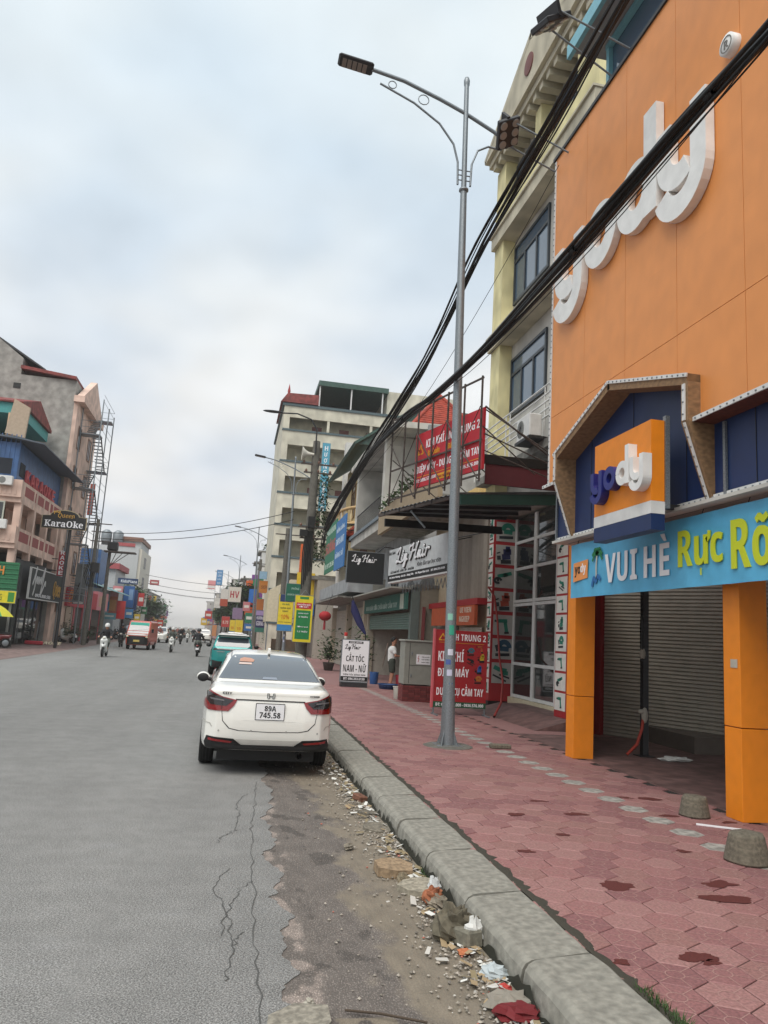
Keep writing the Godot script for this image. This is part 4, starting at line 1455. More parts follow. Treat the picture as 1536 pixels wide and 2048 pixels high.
	var f0 := Vector3(3.50, 5.06, -19.25)
	var f1 := Vector3(7.0, 5.26, -19.45)
	var sh := MB.new()
	sh.grid(80, 8, func(s, r):
		var p := f0.lerp(n0, s).lerp(f1.lerp(n1, s), r)
		return p + Vector3(0, 0.014 * sin(s * 80.0 * PI * 0.5), 0))
	obj("sheet", sh, "galv", aw)
	obj("front_beam", MB.new().hexa2(n0 + Vector3(0.02, -0.16, 0), n1 + Vector3(0, -0.20, 0), 0.10, 0.22), flat("22483f"), aw)
	obj("far_beam", MB.new().hexa2(f0 + Vector3(0.2, -0.24, 0.05), f1 + Vector3(0, -0.34, 0.05), 0.10, 0.2), "black", aw)
	obj("street_beam", MB.new().hexa2(f0 + Vector3(0.05, -0.06, 0), n0 + Vector3(0.05, -0.06, 0), 0.06, 0.07), "steel_rust", aw)
	for k in 5:
		var s := (k + 0.5) / 5.0
		obj("rafter", MB.new().hexa2(f0.lerp(n0, s) - Vector3(0, 0.06, 0), f1.lerp(n1, s) - Vector3(0, 0.06, 0), 0.05, 0.08), "steel_dark", aw)
	obj("strip_light", MB.new().box(Vector3(6.0, 4.98, -15.4), Vector3(1.6, 0.05, 0.07)), "white_paint", aw)
	obj("maroon_board", MB.new().bb(Vector3(5.0, 5.18, -15.0), Vector3(7.3, 5.62, -14.94)), flat("5e2029"), aw)
	obj("black_board", MB.new().bb(Vector3(4.95, 5.62, -15.0), Vector3(7.3, 5.82, -14.92)), "black", aw)
	obj("strut", MB.new().tube([Vector3(4.0, 4.9, -17.5), Vector3(4.35, 4.5, -17.4)], 0.03, 6), "galv", aw)
	# red roadside sign on its lattice
	var far := Vector3(3.86, 0, -16.62)
	var near := Vector3(4.62, 0, -13.98)
	var dr := (near - far).normalized()
	var ang := atan2(-dr.z, dr.x)
	var L := far.distance_to(near)
	var s := thing("lattice_sign", "large red tool shop sign with white letters on a steel lattice above the awning", "sign", (far + near) / 2 + Vector3(0, 5.24, 0), ang)
	obj("board", MB.new().box(Vector3(0, 0.66, 0), Vector3(L, 1.28, 0.05)), "red_sign", s)
	var wt: Material = M.print_white
	var yl := flat("e6a528")
	var h := L / 2
	obj("logo", strokes([[Vector2(0.1, 0.0), Vector2(0.0, -0.0), Vector2(0.12, 0.22), Vector2(0.16, 0.10)], [Vector2(0.14, 0.0), Vector2(0.24, 0.0), Vector2(0.18, 0.10)]], 0.035, 0.004, Vector3(-h + 0.12, 0.80, 0.026), 0.0), yl, s)
	write("title", "KIM KHÍ ANH TRUNG 2", Vector3(0.17, 1.02, 0.027), L - 0.62, 0.24, 0.0, wt, s)
	write("subtitle", "Bán buôn", Vector3(-0.55, 0.76, 0.027), 0.5, 0.14, 0.0, yl, s)
	write("subtitle", "Bán lẻ", Vector3(0.25, 0.76, 0.027), 0.4, 0.14, 0.0, yl, s)
	write("title", "ĐIỆN MÁY - DỤNG CỤ CẦM TAY", Vector3(0, 0.46, 0.027), L - 0.2, 0.30, 0.0, wt, s)
	obj("rule", MB.new().box(Vector3(0, 0.255, 0.028), Vector3(L - 0.1, 0.012, 0.004)), yl, s)
	write("phone_line", "ĐT: 0936.576.000", Vector3(-0.85, 0.17, 0.027), 0.9, 0.08, 0.0, wt, s)
	write("phone_line", "0936.576.000", Vector3(0.9, 0.17, 0.027), 0.8, 0.08, 0.0, wt, s)
	obj("yellow_strip", MB.new().box(Vector3(-0.05, 0.14, 0.028), Vector3(0.62, 0.13, 0.004)), yl, s)
	write("strip_text", "HÀNG CHÍNH HÃNG", Vector3(-0.05, 0.14, 0.031), 0.56, 0.07, 0.0, "red_shaded", s)
	# lattice
	var lt := MB.new()
	var lx := -h - 1.1
	for k in 7:
		var x := lerpf(lx, h + 0.0, k / 6.0)
		lt.box(Vector3(x, 0.85, 0.09), Vector3(0.032, 2.2, 0.032))
	for y in [1.92, 0.62, -0.1]: lt.box(Vector3((lx + h) / 2, y, 0.062), Vector3(h - lx, 0.035, 0.03))
	for k in 3:
		var x := lerpf(lx, h, k / 3.0)
		var x2 := lerpf(lx, h, (k + 1) / 3.0)
		lt.tube([Vector3(x, 1.3, 0.13), Vector3(x2, -0.2, 0.13)], 0.016, 5)
		lt.tube([Vector3(x, -0.2, 0.12), Vector3(x2, 1.3, 0.12)], 0.010, 5)
	lt.tube([Vector3(h, 1.32, 0.0), Vector3(h + 0.5, -0.05, -2.2)], 0.022, 5)
	lt.tube([Vector3(h, 0.75, 0.0), Vector3(h + 0.4, 0.2, -1.6)], 0.016, 5)
	lt.tube([Vector3(h, 1.25, -0.02), Vector3(h + 0.9, 0.0, -1.8)], 0.016, 5)
	lt.tube([Vector3(h, 0.4, -0.02), Vector3(h + 0.3, 0.0, -1.4)], 0.014, 5)
	for k in 4:
		var x := lerpf(lx, h, k / 3.0)
		lt.tube([Vector3(x, 0.9, 0.05), Vector3(x, 0.1, -1.3)], 0.014, 5)
	obj("lattice", lt, "steel_rust", s)
	# air conditioner
	var ac := thing("air_conditioner", "white outdoor air conditioner unit bracketed beside the balcony rail", "air conditioner", Vector3(6.45, 6.62, -16.2))
	obj("case", MB.new().cbox(Vector3(0, 0.27, 0), Vector3(0.30, 0.54, 0.82), 0.02), "white_paint", ac)
	var fan := obj("fan_guard", MB.new().lathe([Vector2(0.215, 0.0), Vector2(0.20, 0.012), Vector2(0.0, 0.012)], 24, Vector3(-0.151, 0.27, -0.15), Basis(Vector3(0, 0, 1), Vector3(-1, 0, 0), Vector3(0, -1, 0))), flat("8d8f8c"), ac)
	var fb := MB.new()
	for k in 10: fb.box(Vector3(-0.166, 0.27, -0.15), Vector3(0.004, 0.40, 0.006), Basis(Vector3.RIGHT, PI * k / 10))
	obj("guard_bars", fb, "steel_dark", fan)
	obj("bracket", MB.new().bb(Vector3(-0.18, -0.07, -0.45), Vector3(0.32, -0.005, 0.45)), "steel_dark", ac)
	# floodlights on arms from the parapet
	for q in [[-9.2, 3.82, 10.95, 0.35, "upper black floodlight of six round lamps on a parapet arm"], [-11.25, 3.93, 10.62, -0.55, "lower black floodlight of six round lamps beside the street lamp arm"]]:
		var fl := thing("floodlight", q[4], "floodlight", Vector3(q[1], q[2], q[0]), 0.0, "floodlights on the store parapet")
		var bs := Basis(Vector3.BACK, deg_to_rad(28)) * Basis(Vector3.RIGHT, q[3])
		obj("housing", MB.new().cbox(Vector3.ZERO, Vector3(0.42, 0.09, 0.50), 0.015, bs), "steel_dark", fl)
		for k in 6:
			var o := bs * Vector3(-0.12 + 0.24 * (k % 2), -0.05, -0.16 + 0.16 * (k / 2))
			obj("lens", MB.new().lathe([Vector2(0.07, -0.004), Vector2(0.065, 0.012), Vector2(0.0, 0.012)], 14, o, bs * Basis(Vector3.RIGHT, PI)), flat("9a9d9c", 0.2), fl)
		obj("yoke", MB.new().box(bs * Vector3(0, 0.10, 0), Vector3(0.05, 0.2, 0.56), bs), "steel_dark", fl)
		var ar := MB.new()
		ar.tube([bs * Vector3(0.0, 0.10, 0.22), Vector3(1.16, -0.42, 0.28)], 0.016, 6)
		ar.tube([bs * Vector3(0.0, 0.10, -0.22), Vector3(1.16, -0.42, -0.28)], 0.016, 6)
		obj("arm", ar, "galv", fl)
	stand_signs()

func stand_signs() -> void:
	var wt: Material = M.print_white
	# red standing board in front of the shop
	var s := thing("standing_board", "red standing board listing tools with a green phone strip by the lamp post", "sign", Vector3(5.36, 0.15, -17.3), 0.0)
	obj("board", MB.new().box(Vector3(0, 1.06, 0), Vector3(1.28, 1.78, 0.05)), "red_shaded", s)  # same red as the lattice sign, with the shade under the awning painted in
	obj("edge", MB.new().box(Vector3(-0.665, 1.06, -0.02), Vector3(0.04, 1.80, 0.12)), flat("c45a60"), s)
	obj("phone_strip", MB.new().box(Vector3(0, 0.235, 0.027), Vector3(1.28, 0.13, 0.008)), flat("1d4f35"), s)
	for x in [-0.62, 0.62]:
		obj("leg", MB.new().box(Vector3(x, 0.086, 0), Vector3(0.035, 0.172, 0.035)).box(Vector3(x, 0.02, 0.12), Vector3(0.035, 0.03, 0.5)), "galv", s)
	obj("logo", strokes([[Vector2(0.08, 0.0), Vector2(0.0, 0.0), Vector2(0.09, 0.15), Vector2(0.12, 0.08)], [Vector2(0.1, 0.0), Vector2(0.18, 0.0)]], 0.025, 0.004, Vector3(-0.56, 1.71, 0.026), 0.0), flat("d9a02a"), s)
	write("title", "ANH TRUNG 2", Vector3(0.10, 1.79, 0.026), 0.98, 0.15, 0.0, wt, s)
	obj("rule", MB.new().box(Vector3(0, 1.655, 0.027), Vector3(1.1, 0.008, 0.004)), flat("d9a02a"), s)
	write("line", "KIM KHÍ", Vector3(-0.25, 1.37, 0.026), 0.62, 0.29, 0.0, wt, s)
	write("line", "ĐIỆN MÁY", Vector3(-0.18, 0.97, 0.026), 0.76, 0.29, 0.0, wt, s)
	write("line", "DỤNG CỤ CẦM TAY", Vector3(0.0, 0.56, 0.026), 1.14, 0.32, 0.0, wt, s)
	write("phone", "ĐT: 0936.576.000 - 0936.576.000", Vector3(0, 0.235, 0.031), 1.16, 0.07, 0.0, wt, s)
	var pics := [[0.22, 1.46, "3c6d7c", 3], [0.46, 1.55, "a8552f", 2], [0.24, 1.24, "1d1d20", 4], [0.50, 1.33, "c3a62a", 1], [0.44, 1.06, "2c5aa0", 1], [0.42, 0.82, "b06a28", 3]]
	for p in pics:
		var art := tool_pic(p[3], 0.24, 0.22, Vector3(p[0], p[1], 0.026), 0.0)
		obj("tool_picture", art[0], flat(p[2]), s)
		obj("tool_picture", art[1], "print_black", s)
	var hs := tag(obj("hose", MB.new().tube([Vector3(6.95, 3.42, -20.15), Vector3(7.12, 3.15, -20.08), Vector3(7.22, 2.5, -20.05), Vector3(7.15, 1.5, -19.6), Vector3(6.9, 0.9, -18.6), Vector3(6.5, 0.45, -17.6), Vector3(6.12, 0.18, -17.0)], 0.028, 8), flat("8e2f2a")), "long red hose hanging down the tool picture column to the pavement", "hose")
	# white standing board of the hairdresser
	var c := thing("hair_board", "white standing board lettered for men and women haircuts near the open workshop", "sign", Vector3(4.16, 0.15, -25.4))
	obj("frame", MB.new().box(Vector3(0, 0.86, -0.02), Vector3(0.96, 1.42, 0.09)), "galv", c)
	obj("face", MB.new().box(Vector3(0, 0.86, 0.028), Vector3(0.90, 1.36, 0.008)), "print_white", c)
	obj("foot", MB.new().box(Vector3(0, 0.075, -0.03), Vector3(0.9, 0.15, 0.3)), "steel_dark", c)
	obj("headline_pill", MB.new().box(Vector3(0, 1.475, 0.034), Vector3(0.50, 0.07, 0.004)), "print_black", c)
	write("pill_text", "HAIR SALON", Vector3(0, 1.475, 0.037), 0.4, 0.04, 0.0, wt, c)
	lig_hair(c, Vector3(-0.36, 1.25, 0.033), 0.0, 0.155, 0.016, 0.004, "print_black")
	write("line", "CẮT TÓC", Vector3(0, 0.99, 0.033), 0.62, 0.30, 0.0, "print_black", c)
	write("line", "NAM - NỮ", Vector3(0, 0.64, 0.033), 0.78, 0.29, 0.0, "print_black", c)
	write("line", "TIỆM TÓC BÌNH DÂN", Vector3(0, 0.405, 0.033), 0.76, 0.08, 0.0, "print_black", c)
	obj("phone_strip", MB.new().box(Vector3(0, 0.27, 0.034), Vector3(0.90, 0.15, 0.004)), "print_black", c)
	write("phone", "ĐT: 094.353.6139", Vector3(0, 0.27, 0.037), 0.72, 0.08, 0.0, wt, c)
	var bt := thing("red_bottle", "small red capped bottle standing on the white hair board", "bottle", Vector3(3.8, 1.72, -25.42))
	obj("body", MB.new().lathe([Vector2(0, 0), Vector2(0.05, 0), Vector2(0.05, 0.09), Vector2(0.045, 0.1)], 10), flat("e0dcd2"), bt)
	obj("cap", MB.new().lathe([Vector2(0.058, 0.1), Vector2(0.058, 0.22), Vector2(0, 0.22)], 10), flat("b02a24"), bt)
	# electricity cabinet on a brick base
	var e := thing("electric_cabinet", "grey roadside electricity cabinet on a red brick plinth", "cabinet", Vector3(5.14, 0.15, -20.8))
	obj("case", MB.new().cbox(Vector3(0, 1.04, 0), Vector3(0.82, 1.16, 0.6), 0.012), flat("8e8f86"), e)
	obj("lid", MB.new().cbox(Vector3(0, 1.645, 0), Vector3(0.90, 0.05, 0.68), 0.012), flat("9b9c93"), e)
	obj("door_line", MB.new().box(Vector3(-0.26, 1.04, 0.302), Vector3(0.012, 1.1, 0.004)).box(Vector3(0.06, 0.98, 0.302), Vector3(0.62, 0.01, 0.004)), "steel_dark", e)
	for y in [0.7, 1.3]: obj("hinge", MB.new().box(Vector3(-0.2, y, 0.306), Vector3(0.03, 0.09, 0.012)), "galv", e)
	obj("warning_plate", MB.new().box(Vector3(0.13, 1.15, 0.304), Vector3(0.40, 0.27, 0.006)), "print_white", e)
	obj("bolt_mark", strokes([[Vector2(0.03, 0.1), Vector2(0.0, 0.02), Vector2(0.035, 0.02), Vector2(0.01, -0.08)]], 0.014, 0.003, Vector3(-0.03, 1.15, 0.307), 0.0), flat("b03030"), e)
	for k in 3: write("plate_text", ["CẤM LẠI GẦN", "CÓ ĐIỆN", "NGUY HIỂM"][k], Vector3(0.19, 1.22 - k * 0.07, 0.308), 0.22, 0.04, 0.0, "print_black", e)
	var br := MB.new()
	obj("plinth_core", MB.new().box(Vector3(0, 0.22, 0), Vector3(0.80, 0.44, 0.58)), flat("4b2a28"), e)
	for r in 7:
		for k in 5:
			obj("brick", MB.new().box(Vector3(-0.336 + k * 0.168 + (0.0 if r % 2 else 0.01), 0.03 + r * 0.062, 0.294), Vector3(0.16, 0.054, 0.014)), flat(["6e2c2c", "7a3432", "632828"][(k + r) % 3]), e)
		for k in 3:
			obj("brick", MB.new().box(Vector3(-0.404, 0.03 + r * 0.062, -0.19 + k * 0.19), Vector3(0.014, 0.054, 0.182)), flat(["6e2c2c", "7a3432"][(k + r) % 2]), e)

# script lettering "Lig Hair"; h = height of the capitals
func lig_hair(parent: Node, at: Vector3, turn: float, h: float, w: float, depth: float, m, shadow := 0.0, wide := 1.0) -> void:
	var L := [curve([Vector2(0.08, 0.62), Vector2(0.20, 0.80), Vector2(0.36, 0.92), Vector2(0.46, 0.98), Vector2(0.44, 0.80), Vector2(0.30, 0.40), Vector2(0.18, 0.10), Vector2(0.02, 0.02), Vector2(0.06, 0.14), Vector2(0.30, 0.06), Vector2(0.56, -0.02), Vector2(0.68, 0.10)])]
	var i_ := [curve([Vector2(0.70, 0.42), Vector2(0.64, 0.12), Vector2(0.72, 0.02), Vector2(0.84, 0.14)]), [Vector2(0.74, 0.64), Vector2(0.78, 0.70)]]
	var g_ := [curve([Vector2(1.12, 0.38), Vector2(0.98, 0.44), Vector2(0.86, 0.20), Vector2(0.94, 0.02), Vector2(1.08, 0.16), Vector2(1.18, 0.44), Vector2(1.06, 0.0), Vector2(0.94, -0.34), Vector2(0.80, -0.30), Vector2(0.92, -0.10), Vector2(1.22, 0.10)])]
	var H := [curve([Vector2(1.42, 0.62), Vector2(1.50, 0.86), Vector2(1.74, 0.92), Vector2(1.84, 1.0), Vector2(1.72, 0.56), Vector2(1.58, 0.12), Vector2(1.46, 0.04)]), curve([Vector2(2.32, 1.04), Vector2(2.16, 0.70), Vector2(2.04, 0.30), Vector2(2.02, 0.04), Vector2(2.16, 0.08)]), curve([Vector2(1.60, 0.46), Vector2(1.84, 0.54), Vector2(2.16, 0.58)])]
	var a_ := [curve([Vector2(2.50, 0.40), Vector2(2.38, 0.44), Vector2(2.26, 0.20), Vector2(2.34, 0.02), Vector2(2.46, 0.16), Vector2(2.56, 0.44), Vector2(2.50, 0.10), Vector2(2.58, 0.02), Vector2(2.68, 0.14)])]
	var i2 := [curve([Vector2(2.80, 0.46), Vector2(2.73, 0.12), Vector2(2.80, 0.02), Vector2(2.90, 0.12)]), [Vector2(2.84, 0.66), Vector2(2.88, 0.72)]]
	var r_ := [curve([Vector2(3.10, 0.52), Vector2(3.06, 0.34), Vector2(2.98, 0.0)]), curve([Vector2(3.05, 0.28), Vector2(3.16, 0.46), Vector2(3.30, 0.48), Vector2(3.34, 0.38)])]
	for l in [L, i_, g_, H, a_, i2, r_]:
		for q in l.size(): l[q] = l[q].map(func(p): return Vector2(p.x * wide, p.y))
		if shadow > 0.0:
			var o := strokes(l, w * 1.9, shadow, at, turn, h)
			obj("letter_backing", o, "print_black", parent)
		obj("letter", strokes(l, w, depth, at + Basis(Vector3.UP, turn) * Vector3(0, 0, shadow), turn, h), m, parent)

# board seen head-on, placed from the rectangle it has in the photograph at depth z
func board(called: String, label: String, u0: float, v0: float, u1: float, v1: float, z: float, hex: String, lines := [], group := "", thick := 0.08, pole := 0.0) -> Node3D:
	var vm := (v0 + v1) / 2
	var um := (u0 + u1) / 2
	var c := gz(um, vm, z)
	var w := gz(u1, vm, z).x - gz(u0, vm, z).x
	var h := gz(um, v0, z).y - gz(um, v1, z).y
	var t := thing(called, label, "sign", Vector3(c.x, c.y - h / 2, z), 0.0, group)
	obj("panel", MB.new().box(Vector3(0, h / 2, 0), Vector3(w, h, thick)), flat(hex), t)
	obj("rim", MB.new().box(Vector3(0, h / 2, -0.01), Vector3(w + 0.05, h + 0.05, thick * 0.6)), "galv", t)
	for l in lines:   # [text, x fraction, y fraction, w fraction, h fraction, colour]
		if l[0] == "":
			obj("band", MB.new().box(Vector3((l[1] - 0.5) * w, l[2] * h, thick / 2 + 0.002), Vector3(l[3] * w, l[4] * h, 0.008)), flat(l[5]), t)
		else:
			write("lettering", l[0], Vector3((l[1] - 0.5) * w, l[2] * h, thick / 2 + 0.009), l[3] * w, l[4] * h, 0.0, flat(l[5]), t)
	if pole != 0.0: obj("arm", MB.new().box(Vector3(pole / 2, h * 0.7, -0.05), Vector3(absf(pole), 0.06, 0.06)).box(Vector3(pole / 2, h * 0.2, -0.05), Vector3(absf(pole), 0.06, 0.06)), "steel_dark", t)
	return t

func shutter_part(parent: Node, z0: float, z1: float, x: float, y0: float, y1: float, m := "shutter") -> void:
	var o := obj("roller_shutter", shutter_mb(z1 - z0, y1 - y0, 0.09), m, parent)
	o.transform = Transform3D(BR, Vector3(x, y0, (z0 + z1) / 2))

func hair_shop() -> void:
	var t := thing("hair_shop", "low shop house with grey boarded wall behind the hairdresser sign", "house", Vector3.ZERO)
	obj("wall", MB.new().bb(Vector3(7.2, 0.15, -27.0), Vector3(12.0, 6.4, -20.76)), flat("b9a98e"), t)
	for k in 9:
		var z := -24.0 + k * 0.355
		obj("wall_board", MB.new().bb(Vector3(7.10, 3.15, z), Vector3(7.197, 6.2, z + 0.345)), flat(["8d857a", "857c72", "938b80"][k % 3]), t)
	obj("lintel", MB.new().bb(Vector3(6.85, 2.95, -26.9), Vector3(7.199, 3.13, -20.78)), "red_shaded", t)
	var og := obj("orange_fascia", MB.new().bb(Vector3(6.80, 2.35, -25.6), Vector3(6.90, 2.93, -20.85)), flat("b5532c"), t)
	write("lettering", "UE VIEN", Vector3(6.796, 2.80, -21.7), 1.1, 0.16, TR, flat("d0c0ae"), og)
	write("lettering", "NGHIEP", Vector3(6.796, 2.53, -21.8), 1.0, 0.17, TR, flat("d0c0ae"), og)
	shutter_part(t, -23.0, -20.95, 7.1, 0.15, 2.34)
	obj("doorway", MB.new().bb(Vector3(7.14, 0.16, -26.6), Vector3(7.197, 2.34, -23.6)), "dark_inside", t)
	for z in [-26.7, -26.2]: obj("door_post", MB.new().bb(Vector3(6.6, 0.15, z), Vector3(6.7, 3.0, z + 0.1)), flat("7d3b3b"), t)
	obj("drain_pipe", MB.new().tube([Vector3(6.75, 0.15, -22.95), Vector3(6.75, 2.9, -22.95)], 0.055, 8), "galv", t)
	# yellow upper storey set back
	obj("upper_wall", MB.new().bb(Vector3(7.9, 4.3, -28.6), Vector3(13.0, 7.2, -24.05)), flat("dfbe7e"), t)
	window(t, Vector3(7.895, 5.6, -26.6), 1.3, 1.2, BR, 2, 0.0, "white_paint", "glass_dark", 0.07, 0.05)
	obj("small_hood", MB.new().prism(PackedVector2Array([Vector2(6.9, 5.75), Vector2(7.9, 6.35), Vector2(7.9, 6.45), Vector2(6.9, 5.85)]), -27.6, -25.4, Vector3.ZERO, Basis.IDENTITY), "concrete", t)
	# sign over the entrance
	var far := Vector3(5.05, 3.62, -24.5)
	var near := Vector3(5.55, 3.62, -19.1)
	var d := (near - far).normalized()
	var L := far.distance_to(near)
	var s := thing("hair_salon_sign", "long pale grey salon sign with raised black edged script", "sign", (far + near) / 2, atan2(-d.z, d.x))
	obj("board", MB.new().box(Vector3(0, 0.62, 0), Vector3(L, 0.95, 0.22)), flat("c4c7c8"), s)
	obj("address_strip", MB.new().box(Vector3(0, 0.15, 0.0), Vector3(L, 0.20, 0.224)), "print_black", s)
	obj("underside", MB.new().box(Vector3(0, 0.02, 0), Vector3(L, 0.05, 0.20)), "white_paint", s)
	lig_hair(s, Vector3(-1.75, 0.60, 0.112), 0.0, 0.46, 0.055, 0.02, "print_white", 0.035, 2.0)
	write("small_script", "Hair Salon", Vector3(-2.35, 0.98, 0.113), 0.7, 0.13, 0.0, "print_black", s, "serif slant")
	write("services", "CẮT NAM NỮ - UỐN - ÉP - NHUỘM", Vector3(-1.25, 0.34, 0.113), 2.35, 0.13, 0.0, "print_black", s)
	write("services", "Nhận đào tạo học viên", Vector3(1.2, 0.40, 0.113), 2.0, 0.18, 0.0, "print_black", s, "serif slant")
	write("address", "ĐC: Đoàn Thượng - Gia Lộc - Hưng Yên     Fb: Phạm Văn Lịch     ĐT: 094.353.6139", Vector3(0, 0.15, 0.114), L - 0.4, 0.08, 0.0, "print_white", s)
	for x in [-2.2, -0.6, 1.2]: obj("stay", MB.new().tube([Vector3(x, 1.0, -0.1), Vector3(x + 0.3, 1.5, -1.9)], 0.016, 5), "steel_dark", s)
	var gs := MB.new()
	for k in 16: gs.tube([Vector3(-2.4 + k * 0.3, -0.02, -0.3), Vector3(-2.25 + k * 0.3, -0.32, -0.3), Vector3(-2.1 + k * 0.3, -0.02, -0.3)], 0.012, 4)
	obj("hanging_grille", gs, "galv", s)
	# black hanging sign
	var b := board("hanging_sign", "square black sign with white script hanging from the upper floor", 694, 1105, 767, 1166, -26.0, "14181b", [], "", 0.14)
	lig_hair(b, Vector3(-0.50, 0.72, 0.071), 0.0, 0.26, 0.026, 0.006, "print_white")
	obj("arm", MB.new().tube([Vector3(0.4, 1.1, 0), Vector3(0.7, 1.35, -0.2), Vector3(1.9, 1.3, -0.6)], 0.02, 6), "steel_dark", b)

func mid_houses() -> void:
	# open workshop with green fascia
	var w := thing("workshop", "workshop with green fascia and half raised shutter", "shop", Vector3.ZERO)
	var x := 6.3
	obj("pier", MB.new().bb(Vector3(x - 0.1, 0.15, -26.5), Vector3(x + 0.2, 3.7, -26.2)), flat("5f6a66"), w)
	obj("pier", MB.new().bb(Vector3(x - 0.1, 0.15, -35.2), Vector3(x + 0.2, 3.7, -34.8)), flat("a9a08f"), w)
	obj("back_wall", MB.new().bb(Vector3(10.4, 0.15, -35.0), Vector3(10.5, 3.7, -26.3)), flat("7a6a52"), w)
	obj("side_wall", MB.new().bb(Vector3(x + 0.2, 0.15, -35.1), Vector3(10.4, 3.7, -34.9)), flat("b9b4a8"), w)
	obj("side_wall", MB.new().bb(Vector3(x + 0.2, 0.15, -26.4), Vector3(10.4, 3.7, -26.25)), flat("8a8678"), w)
	obj("ceiling", MB.new().bb(Vector3(x, 3.7, -35.2), Vector3(10.5, 3.8, -26.2)), "concrete", w)
	obj("brown_door", MB.new().bb(Vector3(9.2, 0.15, -30.2), Vector3(9.3, 2.5, -28.6)), flat("8a6436"), w)
	shutter_part(w, -34.8, -26.5, x, 2.18, 2.85, "shutter_green")
	var fa := obj("fascia", MB.new().hexa2(Vector3(x - 0.25, 3.2, -34.9), Vector3(x - 0.25, 3.2, -26.3), 0.10, 0.62), flat("2f6156"), w)
	write("lettering", "MUA BÁN SỬA CHỮA MÁY CẦM TAY", Vector3(x - 0.305, 3.15, -31.0), 6.6, 0.30, TR, flat("9fb2a8"), fa)
	obj("fascia_end", MB.new().bb(Vector3(x - 0.31, 2.92, -27.2), Vector3(x - 0.302, 3.46, -26.6)), flat("b9c3b4"), fa)
	obj("awning_edge", MB.new().bb(Vector3(x - 0.9, 3.60, -35.2), Vector3(x + 0.1, 3.66, -26.2)), flat("9c9c94"), w)
	# closed shops
	var c := thing("closed_shop", "row of closed grey roller shutters under a concrete ledge", "shop", Vector3.ZERO)
	obj("block", MB.new().bb(Vector3(x + 0.1, 0.15, -47.0), Vector3(12.0, 4.6, -35.25)), flat("8f8c84"), c)
	shutter_part(c, -40.2, -35.7, x + 0.02, 0.15, 3.3)
	shutter_part(c, -46.6, -41.2, x + 0.02, 0.15, 3.3)
	for z in [-40.9, -35.5, -46.9]: obj("pier", MB.new().bb(Vector3(x - 0.25, 0.15, z - 0.1), Vector3(x + 0.09, 3.5, z + 0.35)), flat("b5a996"), c)
	obj("ledge", MB.new().bb(Vector3(x - 1.1, 3.9, -47.0), Vector3(x + 0.1, 4.55, -35.25)), "grey_wall", c)
	obj("canopy", MB.new().bb(Vector3(x - 1.5, 3.62, -46.0), Vector3(x, 3.70, -35.5)), "concrete", c)
	# grey modern house over the workshop
	var g := thing("modern_house", "light grey modern house front with deep balcony frame and dark glass", "house", Vector3.ZERO)
	obj("body", MB.new().bb(Vector3(7.2, 3.81, -38.5), Vector3(13.0, 10.6, -29.0)), "grey_wall", g)
	obj("slab", MB.new().bb(Vector3(5.7, 6.35, -38.6), Vector3(7.198, 6.75, -30.4)), "white_wall", g)
	obj("slab_lip", MB.new().bb(Vector3(5.6, 6.75, -38.7), Vector3(7.198, 6.9, -30.3)), flat("76828a"), g)
	obj("frame_post", MB.new().bb(Vector3(5.8, 6.9, -38.4), Vector3(7.198, 10.4, -37.9)), "white_wall", g)
	obj("frame_post", MB.new().bb(Vector3(5.8, 6.9, -31.2), Vector3(7.198, 10.4, -30.7)), "white_wall", g)
	obj("frame_post", MB.new().bb(Vector3(6.9, 6.9, -34.9), Vector3(7.198, 10.4, -33.9)), "white_wall", g)
	obj("roof_slab", MB.new().prism(PackedVector2Array([Vector2(5.5, 10.4), Vector2(13.0, 10.6), Vector2(13.0, 10.9), Vector2(5.5, 10.65)]), -38.8, -29.2, Vector3.ZERO, Basis.IDENTITY), "white_wall", g)
	window(g, Vector3(7.19, 8.3, -36.4), 2.6, 2.7, BR, 3, 0.6, "frame_dark", "glass_dark", 0.08, 0.08)
	window(g, Vector3(7.19, 8.3, -32.4), 2.2, 2.7, BR, 3, 0.6, "frame_dark", "glass_dark", 0.08, 0.08)
	var rl := MB.new()
	for k in 26: rl.tube([Vector3(5.85, 6.9, -37.8 + k * 0.26), Vector3(5.85, 7.9, -37.8 + k * 0.26)], 0.012, 4)
	rl.tube([Vector3(5.85, 7.92, -38.0), Vector3(5.85, 7.92, -31.2)], 0.025, 6)
	obj("balcony_rail", rl, "steel_dark", g)
	obj("lower_wall", MB.new().bb(Vector3(7.0, 3.81, -38.5), Vector3(7.199, 6.34, -30.4)), "grey_wall", g)
	window(g, Vector3(6.995, 4.9, -33.0), 1.4, 1.9, BR, 2, 0.0, "frame_dark", "glass_dark", 0.07, 0.05)
	# stained planter wall above the awning
	var pw := thing("planter_wall", "water stained concrete balcony wall topped with plants behind the red sign", "balcony", Vector3.ZERO)
	obj("wall", MB.new().bb(Vector3(5.55, 6.0, -30.2), Vector3(5.7, 6.95, -20.9)), flat("a8957a"), pw)
	obj("floor", MB.new().bb(Vector3(5.7, 5.95, -30.2), Vector3(7.2, 6.1, -20.9)), "concrete", pw)
	obj("end_wall", MB.new().bb(Vector3(5.7, 6.1, -30.2), Vector3(7.2, 6.95, -30.05)), flat("a8957a"), pw)
	var lf := MB.new()
	lf.use_col = true
	for k in 420: leaf(lf, Vector3(5.62 + rng.randf_range(-0.2, 0.25), 6.95 + rng.randf_range(0.0, 0.55) * rng.randf(), rng.randf_range(-29.8, -22.0)), rng.randf_range(0.12, 0.3), 0.25)
	stuff(obj("plants", lf, "leaf", pw))
	# house with hipped tile roof
	var r := thing("tile_roof_house", "white house with hipped orange tile roof and red finial", "house", Vector3.ZERO)
